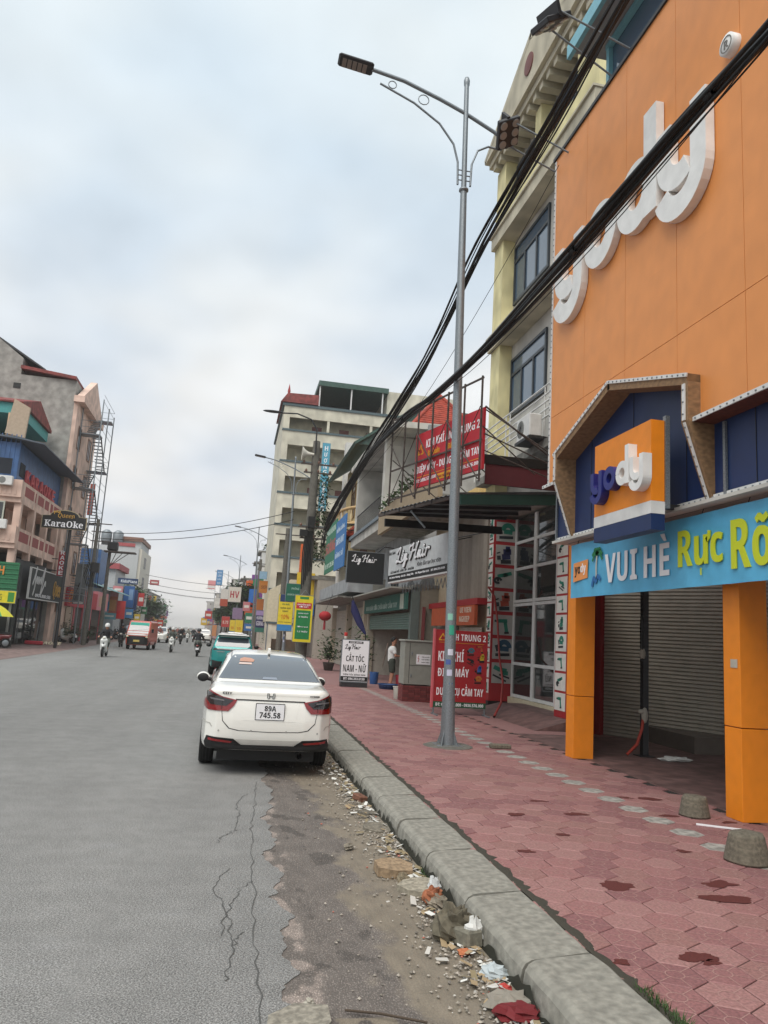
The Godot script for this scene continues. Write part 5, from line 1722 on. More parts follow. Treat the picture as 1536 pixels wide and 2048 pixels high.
	obj("wall", MB.new().bb(Vector3(7.3, 10.0, -41.5), Vector3(11.2, 11.1, -33.4)).bb(Vector3(8.3, 6.0, -38.9), Vector3(11.2, 10.0, -33.4)), flat("c6c6c4"), r)
	hip_roof(r, Vector3(6.8, 11.0, -42.0), Vector3(11.6, 11.0, -32.8), 3.0, 22)
	obj("finial", MB.new().lathe([Vector2(0.05, 0), Vector2(0.16, 0.2), Vector2(0.06, 0.45), Vector2(0.12, 0.6), Vector2(0.03, 0.9), Vector2(0.0, 1.2)], 8, Vector3(9.2, 13.95, -39.4)), flat("a03434"), r)
	# yellow house with green gable
	var y := thing("green_gable_house", "yellow house with green metal gable and curved balcony", "house", Vector3.ZERO)
	obj("body", MB.new().bb(Vector3(7.0, 4.6, -51.0), Vector3(13.0, 13.0, -40.5)), flat("d6bd85"), y)
	obj("gable_front", MB.new().prism(PackedVector2Array([Vector2(6.0, 12.4), Vector2(13.0, 12.4), Vector2(13.0, 14.9), Vector2(9.4, 14.9)]), -40.3, -40.15, Vector3.ZERO, Basis.IDENTITY), "roof_green", y)
	obj("roof_slope", MB.new().prism(PackedVector2Array([Vector2(5.8, 12.35), Vector2(9.4, 14.95), Vector2(9.4, 15.1), Vector2(5.7, 12.45)]), -51.5, -40.0, Vector3.ZERO, Basis.IDENTITY), "roof_green", y)
	window(y, Vector3(6.995, 10.4, -43.2), 1.6, 2.2, BR, 2, 0.4, flat("7a5a36"), "glass_dark", 0.09, 0.06)
	window(y, Vector3(6.995, 10.4, -47.4), 1.6, 2.2, BR, 2, 0.4, flat("7a5a36"), "glass_dark", 0.09, 0.06)
	var bl := MB.new()
	for k in 14:
		var a := PI * (0.5 + k / 13.0)
		bl.lathe([Vector2(0.05, 0), Vector2(0.10, 0.25), Vector2(0.05, 0.55), Vector2(0.07, 0.8)], 6, Vector3(7.0 + cos(a) * 1.3, 8.3, -44.5 + sin(a) * 3.2))
	stuff(obj("balusters", bl, flat("d9c49a"), y))
	for yy in [8.15, 9.1]:
		var pts := []
		for k in 15:
			var a := PI * (0.5 + k / 14.0)
			pts.append(Vector3(7.0 + cos(a) * 1.35, yy, -44.5 + sin(a) * 3.25))
		obj("curved_rail", MB.new().tube(pts, 0.14 if yy < 9 else 0.09, 6), flat("c9a878"), y)
	# small red dormer roof and brown shutters lower down
	var dm := thing("red_dormer_house", "narrow cream house with small red hipped roof and brown shutters", "house", Vector3.ZERO)
	obj("wall", MB.new().bb(Vector3(6.6, 4.6, -41.0), Vector3(7.0, 7.4, -38.7)), flat("d2bfa6"), dm)
	obj("wall_strip", MB.new().bb(Vector3(6.1, 4.6, -45.5), Vector3(6.5, 7.6, -44.9)), flat("d8d2c6"), dm)
	hip_roof(dm, Vector3(6.0, 7.6, -46.0), Vector3(8.0, 7.6, -43.0), 1.0, 10)
	for k in 3: obj("brown_shutter", MB.new().bb(Vector3(6.55, 5.0, -40.7 + k * 0.7), Vector3(6.6, 7.0, -40.15 + k * 0.7)), flat("5c2f28"), dm)
	# hotel name sign, high up on the party wall
	var hw := thing("party_wall", "tall pale blank party wall beside the hotel", "wall", Vector3.ZERO)
	obj("wall", MB.new().bb(Vector3(6.9, 0.15, -53.0), Vector3(12.5, 15.6, -52.2)), flat("d3d1cc"), hw)
	var hs := board("vertical_hotel_sign", "tall narrow blue vertical sign lettered with the hotel name", 641, 886, 656, 1022, -51.5, "5aa4bd", [], "", 0.2)
	var wd := "HƯƠNG GIANG"
	for k in wd.length():
		if wd[k] != " ": write("lettering", wd[k], Vector3(0, 4.75 - k * 0.43 - 0.28, 0.105), 0.24, 0.33, 0.0, "print_white", hs)
	# green and blue boards over the ledge
	for q in [[5.45, -47.5, -42.6, 5.55, 8.5, "2d7a5c", "green hanging banner with red letters above the closed shutters"], [5.40, -42.4, -38.6, 5.4, 8.2, "3b78b5", "blue hanging banner with white writing above the closed shutters"]]:
		var sg := thing("shop_banner", q[6], "sign", Vector3(q[0], q[3], (q[1] + q[2]) / 2))
		var ww: float = q[2] - q[1]
		var hh: float = q[4] - q[3]
		obj("panel", MB.new().box(Vector3(0, hh / 2, 0), Vector3(0.06, hh, ww)), flat(q[5]), sg)
		if q[5] == "2d7a5c":
			write("lettering", "NHA KHOA", Vector3(-0.035, hh * 0.86, 0), ww * 0.8, hh * 0.12, TR, flat("c9ddd0"), sg)
			write("lettering", "HOÀNG", Vector3(-0.035, hh * 0.55, 0), ww * 0.9, hh * 0.3, TR, flat("c4565c"), sg)
			write("lettering", "ĐT: 0971.285.345", Vector3(-0.035, hh * 0.14, 0), ww * 0.85, hh * 0.1, TR, flat("c9ddd0"), sg)
		else:
			for k in 3: write("lettering", ["NIỀNG RĂNG", "IMPLANT", "RĂNG SỨ"][k], Vector3(-0.035, hh * (0.82 - 0.26 * k), 0), ww * 0.8, hh * 0.13, TR, flat("c9dcea"), sg)
		obj("bracket", MB.new().bb(Vector3(0.03, hh * 0.1, -ww * 0.4), Vector3(1.5, hh * 0.1 + 0.06, -ww * 0.4 + 0.06)).bb(Vector3(0.03, hh * 0.8, ww * 0.4), Vector3(1.6, hh * 0.8 + 0.06, ww * 0.4 + 0.06)), "steel_dark", sg)

func leaf(mb: MB, p: Vector3, l: float, up := 0.0) -> void:
	var a := rng.randf() * TAU
	var d := Vector3(cos(a), rng.randf_range(-0.5, 0.6) + up, sin(a)).normalized()
	var s := d.cross(Vector3(rng.randf_range(-0.3, 0.3), 1, rng.randf_range(-0.3, 0.3))).normalized() * l * 0.22
	var v := rng.randf_range(0.55, 1.5)
	mb.cc = Color(v, v * rng.randf_range(0.95, 1.1), v * 0.8)
	mb.quad(p, p + d * l * 0.5 - s, p + d * l, p + d * l * 0.5 + s)

func hip_roof(parent: Node, a: Vector3, b: Vector3, h: float, courses: int) -> void:   # a, b: eave corners; each course of tiles a stepped ring
	var rf := MB.new()
	var inx := (b.x - a.x) / 2
	var m := minf((b.z - a.z) / 2, inx)
	for k in courses:
		var t0 := float(k) / courses
		var t1 := float(k + 1) / courses
		for e in 2:
			pass
		var r0 := [Vector3(a.x + inx * t0, a.y + h * t0 + 0.06, a.z + m * t0), Vector3(b.x - inx * t0, a.y + h * t0 + 0.06, a.z + m * t0), Vector3(b.x - inx * t0, a.y + h * t0 + 0.06, b.z - m * t0), Vector3(a.x + inx * t0, a.y + h * t0 + 0.06, b.z - m * t0)]
		var r1 := [Vector3(a.x + inx * t1, a.y + h * t1, a.z + m * t1), Vector3(b.x - inx * t1, a.y + h * t1, a.z + m * t1), Vector3(b.x - inx * t1, a.y + h * t1, b.z - m * t1), Vector3(a.x + inx * t1, a.y + h * t1, b.z - m * t1)]
		for q in 4:
			var j := (q + 1) % 4
			rf.quad(r0[q], r1[q], r1[j], r0[j])
			rf.quad(r0[q] - Vector3(0, 0.07, 0), r0[q], r0[j], r0[j] - Vector3(0, 0.07, 0))
	var o := obj("roof", rf, "roof_tile", parent)
	var rg := MB.new()
	rg.tube([a, Vector3((a.x + b.x) / 2, a.y + h + 0.05, a.z + m)], 0.1, 6)
	rg.tube([Vector3(a.x, a.y, b.z), Vector3((a.x + b.x) / 2, a.y + h + 0.05, b.z - m)], 0.1, 6)
	rg.tube([Vector3(b.x, a.y, b.z), Vector3((a.x + b.x) / 2, a.y + h + 0.05, b.z - m)], 0.1, 6)
	stuff(obj("ridges", rg, "roof_tile", o))

func hotel() -> void:
	var t := thing("hotel", "seven storey cream hotel with open corridors and dark ledges", "building", Vector3.ZERO)
	var z := -70.0
	var x0 := 3.05
	var x1 := 20.0
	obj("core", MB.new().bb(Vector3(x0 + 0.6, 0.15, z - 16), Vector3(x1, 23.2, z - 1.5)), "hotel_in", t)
	obj("left_wall", MB.new().bb(Vector3(x0, 0.15, z - 16), Vector3(x0 + 0.58, 23.3, z + 0.0)), "hotel", t)
	var fl := 3.05
	for k in 7:
		var y := 2.55 + k * fl   # top of parapet
		obj("parapet", MB.new().bb(Vector3(x0 + 0.581, y - 1.35, z - 0.25), Vector3(x1, y, z - 0.02)), "hotel", t)
		obj("ledge", MB.new().bb(Vector3(x0 - 0.05, y, z - 0.3), Vector3(x1 + 0.02, y + 0.18, z + 0.08)), "hotel_band", t)
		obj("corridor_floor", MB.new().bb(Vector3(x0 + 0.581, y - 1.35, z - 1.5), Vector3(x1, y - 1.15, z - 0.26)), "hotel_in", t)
		for q in 6:
			var xx := x0 + 2.9 + q * 2.7 + (0.5 if k % 2 else 0.0)
			var d := obj("door", MB.new().bb(Vector3(xx, y - 1.1, z - 1.498), Vector3(xx + 0.95, y + 1.0, z - 1.44)), "door_red", t)
		for q in 4:
			obj("divider", MB.new().bb(Vector3(x0 + 4.2 + q * 4.2, y + 0.181, z - 0.24), Vector3(x0 + 4.45 + q * 4.2, y + fl - 1.351, z - 0.04)), "hotel", t)
	obj("top_wall", MB.new().bb(Vector3(x0 + 0.581, 22.2, z - 0.25), Vector3(x1, 23.3, z - 0.02)), "hotel", t)
	obj("tile_edge", MB.new().prism(PackedVector2Array([Vector2(x0 - 0.4, 23.6), Vector2(x0 + 3.2, 23.6), Vector2(x0 + 3.2, 24.6), Vector2(x0 + 0.2, 24.5)]), z - 8.0, z + 0.2, Vector3.ZERO, Basis.IDENTITY), "roof_red", t)
	obj("roof_slab", MB.new().bb(Vector3(x0 - 0.2, 23.301, z - 16), Vector3(x1, 23.55, z + 0.1)), "hotel_band", t)
	obj("terrace_block", MB.new().bb(Vector3(x0 + 10.0, 23.551, z - 12), Vector3(x1, 26.0, z - 0.3)), "hotel", t)
	obj("terrace_canopy", MB.new().bb(Vector3(x0 + 3.1, 25.6, z - 10), Vector3(x0 + 10.0, 26.1, z + 0.3)), "roof_green", t)
	obj("terrace_back", MB.new().bb(Vector3(x0 + 3.2, 23.551, z - 6.1), Vector3(x0 + 9.99, 25.6, z - 6.0)), flat("3a3e40"), t)
	for q in 3: obj("terrace_post", MB.new().bb(Vector3(x0 + 3.2 + q * 3.1, 23.551, z), Vector3(x0 + 3.32 + q * 3.1, 25.6, z + 0.12)), "white_paint", t)
	obj("spike", MB.new().lathe([Vector2(0.08, 0), Vector2(0.15, 0.2), Vector2(0.0, 1.0)], 6, Vector3(x0 + 0.3, 24.5, z)), flat("a03434"), t)
	# further along the right side
	var awn := thing("cream_canopy", "faded cream cloth canopy over a shop beyond the pole", "awning", Vector3.ZERO)
	var a := gz(532, 1240, -60.0)
	obj("cloth", MB.new().prism(PackedVector2Array([Vector2(a.x, 2.6), Vector2(a.x + 0.1, 5.1), Vector2(a.x + 1.7, 6.0), Vector2(a.x + 3.0, 6.0), Vector2(a.x + 3.0, 2.6)]), -60.2, -60.0, Vector3.ZERO, Basis.IDENTITY), flat("d8ceb0"), awn)
	obj("side_cloth", MB.new().bb(Vector3(a.x, 2.6, -66.0), Vector3(a.x + 0.08, 5.0, -60.2)), flat("cfc6a8"), awn)
	for xx in [a.x + 0.1, a.x + 2.7]: obj("canopy_post", MB.new().bb(Vector3(xx, 0.14, -60.3), Vector3(xx + 0.1, 2.6, -60.2)), "galv", awn)
	board("pharmacy_sign", "dark green pharmacy sign with a white cross behind the utility pole", 572, 1168, 602, 1203, -40.0, "1e6650", [["PHÒNG", 0.6, 0.75, 0.5, 0.16, "a9c9b8"], ["KHÁM ĐA KHOA", 0.5, 0.4, 0.8, 0.14, "a9c9b8"]], "", 0.1)
	var list := [["wall_sign", "orange painted sign board high up on a far wall", 518, 1162, 540, 1186, -74.0, "b8752f", [["SƠN", 0.5, 0.5, 0.6, 0.3, "7a4a20"]]], ["wall_sign", "lower orange sign board below the high orange one", 513, 1198, 527, 1220, -74.5, "a9642c", []], ["wall_sign", "small pale blue sign above the orange boards", 519, 1143, 534, 1158, -74.0, "8fb2cc", []], ["shop_name_sign", "navy and purple name sign with a green foot", 511, 1221, 529, 1264, -66.0, "2b2a55", [["", 0.5, 0.88, 1.0, 0.22, "9b86b4"], ["HƯƠNG", 0.5, 0.66, 0.8, 0.16, "d9d6e4"], ["GIANG", 0.5, 0.40, 0.8, 0.2, "d9d6e4"], ["", 0.5, 0.1, 1.0, 0.2, "2f6f5e"]]], ["tall_blue_sign", "light blue vertical sign rising above the far roofs", 433, 1140, 445, 1170, -118.0, "5f96c8", [["HẢI", 0.5, 0.85, 0.6, 0.14, "dfe9f2"], ["LINH", 0.5, 0.62, 0.6, 0.14, "dfe9f2"], ["ĐIỆN", 0.5, 0.38, 0.6, 0.14, "dfe9f2"], ["MÁY", 0.5, 0.14, 0.6, 0.14, "dfe9f2"]]], ["pink_roof_sign", "pink and white roof sign far down the street", 416, 1161, 431, 1178, -150.0, "e79a9c", [["", 0.5, 0.25, 1.0, 0.3, "e8e4e0"]]], ["hv_sign", "white board with large red letters HV", 457, 1174, 482, 1204, -98.0, "d9d4c8", [["HV", 0.5, 0.5, 0.72, 0.45, "b03040"]]], ["round_logo_sign", "white board with a grey ring over a red lower half", 441, 1178, 456, 1212, -99.0, "d8d4cd", [["", 0.5, 0.2, 1.0, 0.42, "b05038"]]], ["red_shop_sign", "small red shop sign low over the far pavement", 443, 1233, 459, 1254, -95.0, "b8433f", [["8.73", 0.5, 0.45, 0.7, 0.3, "e3d0c4"]]], ["purple_banner", "washed out purple banner under the board lettered HV", 465, 1216, 485, 1238, -96.0, "8d7a98", []], ["orange_poster", "tall orange poster leaning by the far kerb", 424, 1250, 433, 1272, -90.0, "c68a60", []]]
	for q in list: board(q[0], q[1], q[2], q[3], q[4], q[5], q[6], q[7], q[8])
	for q in [["ad_banner_far", "yellow and blue pole banner with a number ten beside the far shops", 470, 1240, 485, 1273, -78.0], ["ad_banner_far", "yellow pole banner behind the one with a number ten", 459, 1240, 470, 1270, -84.0]]:
		board(q[0], q[1], q[2], q[3], q[4], q[5], q[6], "e0c53a", [["", 0.5, 0.14, 1.0, 0.24, "3f86bb"], ["10", 0.5, 0.48, 0.5, 0.18, "d07a2a"]], "pole banners down the street")
	far_row(1, [[-53.6, -60.0, 5.6, "a9a398", ""]])
	get_child(-1).set_meta("label", "low grey shop squeezed between the party wall and the hotel")
	far_row(1, [[-74.5, -80, 9.5, "b9b6ac", "wall"], [-80, -85.5, 12.0, "c9bfae", "spire"], [-85.5, -91, 8.0, "9a948a", ""], [-91, -97, 9.0, "b7a898", ""], [-99.5, -105, 10.0, "cfcac0", ""], [-105, -111, 12.5, "d3d3d0", "garden"], [-111, -117, 11.5, "c2c6c8", ""], [-119, -126, 9.0, "8e9a92", ""], [-126, -134, 10.0, "a7a59e", ""], [-134, -142, 8.5, "bcae9a", ""], [-142, -151, 11.0, "b5b9ba", ""], [-152, -162, 9.5, "a99b90", ""], [-162, -174, 12.0, "c3c0b8", ""], [-174, -190, 9.0, "9aa39f", ""], [-190, -210, 11.0, "b8b2a8", ""], [-210, -235, 10.0, "aab0b2", ""], [-235, -270, 12.0, "b4ada4", ""], [-270, -310, 10.0, "a8aaa8", ""], [-310, -360, 12.0, "b3b0ab", ""]])

const ORDER := ["first", "second", "third", "fourth", "fifth", "sixth", "seventh", "eighth", "ninth", "tenth", "eleventh", "twelfth", "thirteenth", "fourteenth", "fifteenth", "sixteenth", "seventeenth", "eighteenth", "nineteenth"]
const SIGN_COLOURS := ["c93a35", "2a6fc0", "248a5c", "e0bc2e", "d8642a", "86489a", "e2dfd8"]
const SIGN_NAMES := ["red", "blue", "green", "yellow", "orange", "purple", "white"]

func far_row(side: int, list: Array) -> void:
	for k in list.size():
		var q = list[k]
		var zm: float = (q[0] + q[1]) / 2
		var x: float = (6.4 if side > 0 else -13.4) + bend(zm) + rng.randf_range(-0.3, 0.3)
		var w: float = absf(q[0] - q[1])
		var si := (k * 3 + (1 if side > 0 else 0)) % 7
		var fl := int(q[2] / 3.2)
		var t := thing("shophouse", "%s shophouse %s, with %s fascia sign" % [ORDER[k], "past the cream hotel" if side > 0 else "past the grey tower", SIGN_NAMES[si]], "house", Vector3(x, 0.1, zm), 0.0, "far shophouses beyond the hotel" if side > 0 else "far shophouses beyond the karaoke house")
		var b := BR if side > 0 else BL
		var wm := flat(q[3])
		obj("wall", MB.new().box(Vector3(side * 5.0, q[2] / 2, 0), Vector3(10.0, q[2], w - 0.06)), wm, t)
		obj("fascia_sign", MB.new().box(Vector3(-side * 0.25, 3.6, 0), Vector3(0.3, 1.2, w - 0.5)), flat(SIGN_COLOURS[si]), t)
		obj("side_sign", MB.new().box(Vector3(-side * 0.75, 5.2 + (k % 3), w * 0.3), Vector3(1.3, 1.8 + (k % 2), 0.15)), flat(SIGN_COLOURS[(si + 2) % 7]), t)
		obj("side_sign", MB.new().box(Vector3(-side * 0.95, 4.3 + (k % 4) * 0.5, -w * 0.15), Vector3(1.6, 1.0, 0.12)), flat(SIGN_COLOURS[(si + 5) % 7]), t)
		obj("side_sign", MB.new().box(Vector3(-side * 0.55, 7.4 + (k % 2), -w * 0.38), Vector3(0.8, 2.6, 0.12)), flat(SIGN_COLOURS[(si + 3) % 7]), t)
		obj("shop_opening", MB.new().box(Vector3(-side * 0.02, 1.5, 0), Vector3(0.1, 2.7, w - 1.0)), "dark_inside", t)
		obj("cornice", MB.new().box(Vector3(side * 4.8, q[2] + 0.12, 0), Vector3(10.5, 0.24, w)), "concrete", t)
		obj("awning", MB.new().prism(PackedVector2Array([Vector2(-1.6, 2.7), Vector2(0.0, 3.0), Vector2(0.0, 3.05), Vector2(-1.6, 2.76)]) if side > 0 else PackedVector2Array([Vector2(0.0, 3.0), Vector2(1.6, 2.7), Vector2(1.6, 2.76), Vector2(0.0, 3.05)]), -w * 0.42, w * 0.42, Vector3.ZERO, Basis.IDENTITY), flat(SIGN_COLOURS[(si + 4) % 7]), t)
		if zm > -170.0:
			for f in range(1, fl):
				for c in 2: window(t, Vector3(-side * 0.005, 1.9 + f * 3.1, (c - 0.5) * w * 0.45), w * 0.26, 1.5, b, 2, 0.0, "frame_dark", "glass_dark", 0.07, 0.05)
			for f in range(1, fl): obj("side_window", MB.new().box(Vector3(side * 2.2, 1.9 + f * 3.1, w / 2), Vector3(0.9, 1.1, 0.08)), "glass_dark", t)
		if q[4] == "spire":
			hip_roof(t, Vector3(-0.6, q[2] + 0.25, -w / 2), Vector3(5.0, q[2] + 0.25, w / 2), 4.2, 14)
		if q[4] == "garden":
			var lf := MB.new()
			lf.use_col = true
			for p in 260: leaf(lf, Vector3(side * rng.randf_range(0.2, 5.0), q[2] + 0.3 + rng.randf() * 1.2, rng.randf_range(-w / 2, w / 2)), 0.6, 0.2)
			stuff(obj("roof_plants", lf, "leaf", t))

# ---------------------------------------------------------------- left side of the street
func left_side() -> void:
	var x := -13.0
	# green shop at the edge of the picture
	var gs := thing("green_shop", "low shop with green corrugated fascia beside the karaoke house", "shop", Vector3.ZERO)
	var zg := -46.6
	var xr := gz(37, 1150, zg).x
	var yt := gz(20, 1124, zg).y
	var yb := gz(18, 1182, zg).y
	obj("wall", MB.new().bb(Vector3(-24, 0.05, -47.3), Vector3(xr - 0.05, yt - 0.1, zg - 0.05)), flat("232a28"), gs)
	var cf := MB.new()
	for k in 12: cf.bb(Vector3(-24, lerpf(yb, yt, k / 12.0), zg - 0.05), Vector3(xr, lerpf(yb, yt, (k + 1) / 12.0) - 0.012, zg + 0.02 + 0.035 * (k % 2)))
	obj("corrugated_fascia", cf, flat("2f7550"), gs)
	write("lettering", "H", gz(3, 1140, zg + 0.08), 0.3, 0.5, 0.0, flat("d88a3a"), gs)
	for q in [xr - 0.25, xr - 1.6]: obj("post", MB.new().bb(Vector3(q, 0.05, zg), Vector3(q + 0.12, yb, zg + 0.1)), flat("8a8c88"), gs)
	var ys := board("yellow_shop_sign", "yellow strip sign with green figure under the green fascia", -60, 1180, 32, 1204, zg + 0.3, "dccb2e", [["CƠM RANG", 0.45, 0.5, 0.5, 0.6, "8a8a30"], ["", 0.9, 0.5, 0.14, 0.8, "3f8a3c"]])
	# pink karaoke house with blue metal top floor
	var k := thing("karaoke_house", "pink balconied karaoke house with blue metal top storey", "building", Vector3.ZERO)
	var z0 := -47.5
	var z1 := -58.0
	obj("body", MB.new().bb(Vector3(-24, 0.05, z1), Vector3(x - 1.6, 9.6, z0)), "pink_wall", k)
	for y in [6.0, 8.75]:
		obj("balcony_slab", MB.new().bb(Vector3(x - 1.6, y - 0.25, z1), Vector3(x, y + 0.1, z0 - 0.02)), "pink_wall", k)
		var pr := obj("balcony_parapet", MB.new().bb(Vector3(x - 0.16, y + 0.1, z1), Vector3(x, y + 1.05, z0 - 0.02)), "pink_wall", k)
		for q in 4: obj("inset_panel", MB.new().bb(Vector3(x - 0.005, y + 0.25, z0 - 0.55 - q * 2.55 - 2.2), Vector3(x + 0.008, y + 0.85, z0 - 0.55 - q * 2.55)), "pink_dark", pr)
		obj("end_parapet", MB.new().bb(Vector3(-24, y + 0.05, z0 - 0.02), Vector3(x, y + 1.1, z0 + 0.12)), "pink_wall", k)
		var bl := MB.new()
		for q in 18: bl.bb(Vector3(x - 0.4 - q * 0.28, y + 0.2, z0 + 0.122), Vector3(x - 0.27 - q * 0.28, y + 0.6, z0 + 0.15))
		stuff(obj("balusters", bl, "pink_wall", k))
	for z in [z0 - 0.4, -51.0, -54.4, z1 + 0.4]: obj("corner_column", MB.new().bb(Vector3(x - 0.38, 0.05 if z == z0 - 0.4 else 5.3, z - 0.2), Vector3(x + 0.02, 9.7, z + 0.2)), "pink_wall", k)
	for y in [4.4, 7.3]:
		for q in 3: window(k, Vector3(x - 1.595, y + 0.3, z0 - 2.0 - q * 3.2), 1.3, 1.7, BL, 2, 0.0, flat("7c5a46"), "glass_dark", 0.1, 0.06)
		for q in 2: window(k, Vector3(x - 1.2 - q * 1.9, y + 0.45, z0 + 0.005), 0.75, 1.5, Basis.IDENTITY, 2, 0.0, flat("b9bcae"), "glass_dark", 0.08, 0.05)
	obj("blue_storey", MB.new().bb(Vector3(-24, 9.85, z1 - 0.5), Vector3(x - 0.4, 12.1, z0 + 0.05)), "blue_metal", k)
	var rb := MB.new()
	for q in 40: rb.bb(Vector3(-24 + q * 0.27, 9.86, z0 + 0.05), Vector3(-23.95 + q * 0.27, 12.6, z0 + 0.085))
	stuff(obj("metal_ribs", rb, "blue_metal", k))
	obj("top_opening", MB.new().bb(Vector3(x - 2.2, 10.15, z0 + 0.051), Vector3(x - 0.75, 11.1, z0 + 0.09)), flat("101a28"), k)
	obj("top_opening", MB.new().bb(Vector3(x - 0.4, 10.15, z0 - 1.4), Vector3(x - 0.37, 11.0, z0 - 0.35)), flat("101a28"), k)
	obj("metal_roof", MB.new().prism(PackedVector2Array([Vector2(-24, 12.9), Vector2(x - 0.4, 12.25), Vector2(x + 1.0, 12.05), Vector2(x + 1.0, 12.11), Vector2(x - 0.4, 12.35), Vector2(-24, 13.0)]), z1 - 1.6, z0 + 0.5, Vector3.ZERO, Basis.IDENTITY), flat("5a6470"), k)
	var lt := "KARAOKE"
	for q in 7: write("lettering", lt[q], Vector3(x - 0.30, 10.35, z0 - 1.9 - q * 1.12), 0.85, 0.78, TL, flat("cf5a5e"), k, "bold", 0.12)
	obj("ground_block", MB.new().bb(Vector3(x - 1.59, 0.05, z1), Vector3(x - 0.9, 5.6, z0 - 2.0)), flat("26282b"), k)
	for q in 3: obj("front_pillar", MB.new().bb(Vector3(x - 0.9, 0.05, -50.5 - q * 3.0), Vector3(x - 0.6, 4.0, -50.2 - q * 3.0)), flat("6d6f70"), k)
	obj("entrance_glass", MB.new().bb(Vector3(x - 0.42, 0.4, z1 + 0.2), Vector3(x - 0.36, 2.9, -49.2)), "glass_dark", k)
	for q in 5: obj("glazing_bar", MB.new().bb(Vector3(x - 0.36, 0.1, -49.5 - q * 2.0), Vector3(x - 0.30, 2.9, -49.4 - q * 2.0)), "steel_dark", k)
	obj("entrance_head", MB.new().bb(Vector3(x - 0.6, 2.9, z1), Vector3(x - 0.2, 5.3, -49.0)), flat("4a4c4e"), k)
	for q in 2:
		var unit := obj("air_conditioner", MB.new().cbox(Vector3(x - 0.9, 7.5 + q * 2.6 - 0.4, z0 + 0.32), Vector3(0.8, 0.55, 0.3), 0.02), "white_paint", k)
		obj("fan_guard", MB.new().lathe([Vector2(0.2, 0.0), Vector2(0.19, 0.012), Vector2(0.0, 0.012)], 16, Vector3(x - 1.05, 7.1 + q * 2.6, z0 + 0.47), Basis(Vector3.RIGHT, PI / 2)), flat("7d7f7c"), unit)
	obj("shop_window", MB.new().bb(Vector3(x - 0.89, 0.9, -57.3), Vector3(x - 0.86, 2.9, -54.0)), flat("6b6a55", 0.2), k)
	# teal roofed house behind
	var th := thing("teal_roof_house", "house with teal fascia and red roof behind the blue metal storey", "house", Vector3.ZERO)
	obj("body", MB.new().bb(Vector3(-26, 9.0, -57.6), Vector3(-15.9, 13.4, -50.5)), flat("a3a29a"), th)
	obj("teal_beam", MB.new().bb(Vector3(-26, 14.6, -57.8), Vector3(-14.6, 15.3, -50.3)), "teal", th)
	obj("roof", MB.new().prism(PackedVector2Array([Vector2(-57.9, 15.3), Vector2(-50.1, 15.3), Vector2(-50.1, 15.4), Vector2(-54.0, 16.6), Vector2(-57.9, 15.5)]), -26.0, -14.4, Vector3.ZERO, Basis(Vector3(0, 0, 1), Vector3(0, 1, 0), Vector3(1, 0, 0))), "roof_red", th)
	for q in [-15.0, -17.2]: obj("column", MB.new().bb(Vector3(q - 0.2, 12.0, -50.6), Vector3(q + 0.2, 14.6, -50.2)), flat("d8b795"), th)
	obj("teal_wall", MB.new().bb(Vector3(-24, 12.6, -50.5), Vector3(-17.4, 13.6, -50.4)), "teal", th)
	obj("gable_front", MB.new().prism(PackedVector2Array([Vector2(-15.2, 13.2), Vector2(-14.0, 13.0), Vector2(-13.9, 15.0), Vector2(-14.9, 15.5)]), -50.2, -50.0, Vector3.ZERO, Basis.IDENTITY), flat("b9a58f"), th)
	# grey bare-rendered tower with the outside stair
	var g := thing("grey_tower", "tall bare grey rendered building with pink pediment front", "building", Vector3.ZERO)
	obj("body", MB.new().bb(Vector3(-34, 0.05, -66.5), Vector3(x - 0.2, 19.7, -58.3)), "render_grey", g)
	obj("penthouse", MB.new().prism(PackedVector2Array([Vector2(-34, 19.7), Vector2(-17.2, 19.7), Vector2(-17.2, 21.0), Vector2(-19.3, 22.5), Vector2(-34, 20.5)]), -66.0, -58.31, Vector3.ZERO, Basis.IDENTITY), "render_grey", g)
	obj("side_roof", MB.new().prism(PackedVector2Array([Vector2(-19.6, 22.6), Vector2(-15.6, 20.3), Vector2(-15.6, 20.42), Vector2(-19.5, 22.75)]), -66.0, -58.6, Vector3.ZERO, Basis.IDENTITY), "steel_dark", g)
	obj("flat_roof", MB.new().prism(PackedVector2Array([Vector2(-17.2, 20.1), Vector2(x - 0.2, 19.71), Vector2(x - 0.2, 19.95), Vector2(-17.2, 20.35)]), -66.0, -58.0, Vector3.ZERO, Basis.IDENTITY), "roof_red", g)
	obj("vent", MB.new().bb(Vector3(-17.6, 18.6, -58.3), Vector3(-17.1, 19.0, -58.25)), "print_black", g)
	obj("pink_front", MB.new().bb(Vector3(x - 0.19, 0.05, -66.3), Vector3(x + 0.1, 18.0, -58.3)), "pink_wall", g)
	obj("cornice", MB.new().bb(Vector3(x - 0.19, 18.01, -66.5), Vector3(x + 0.6, 18.5, -58.0)), "pink_wall", g)
	obj("pediment", MB.new().prism(PackedVector2Array([Vector2(-66.4, 18.51), Vector2(-58.1, 18.51), Vector2(-62.2, 20.9)]), 0.0, 0.5, Vector3(x + 0.5, 0, 0), BR), "pink_wall", g)
	for y in 5:
		for q in 2: window(g, Vector3(x + 0.105, 3.2 + y * 3.1, -60.0 - q * 4.0), 1.2, 1.8, BL, 2, 0.0, flat("8a6a58"), "glass_dark", 0.1, 0.05)
	var st := thing("fire_stair", "open steel fire stair zigzagging up the grey tower front", "stair", Vector3(x + 0.15, 0, -60.0))
	var n := 8   # flights
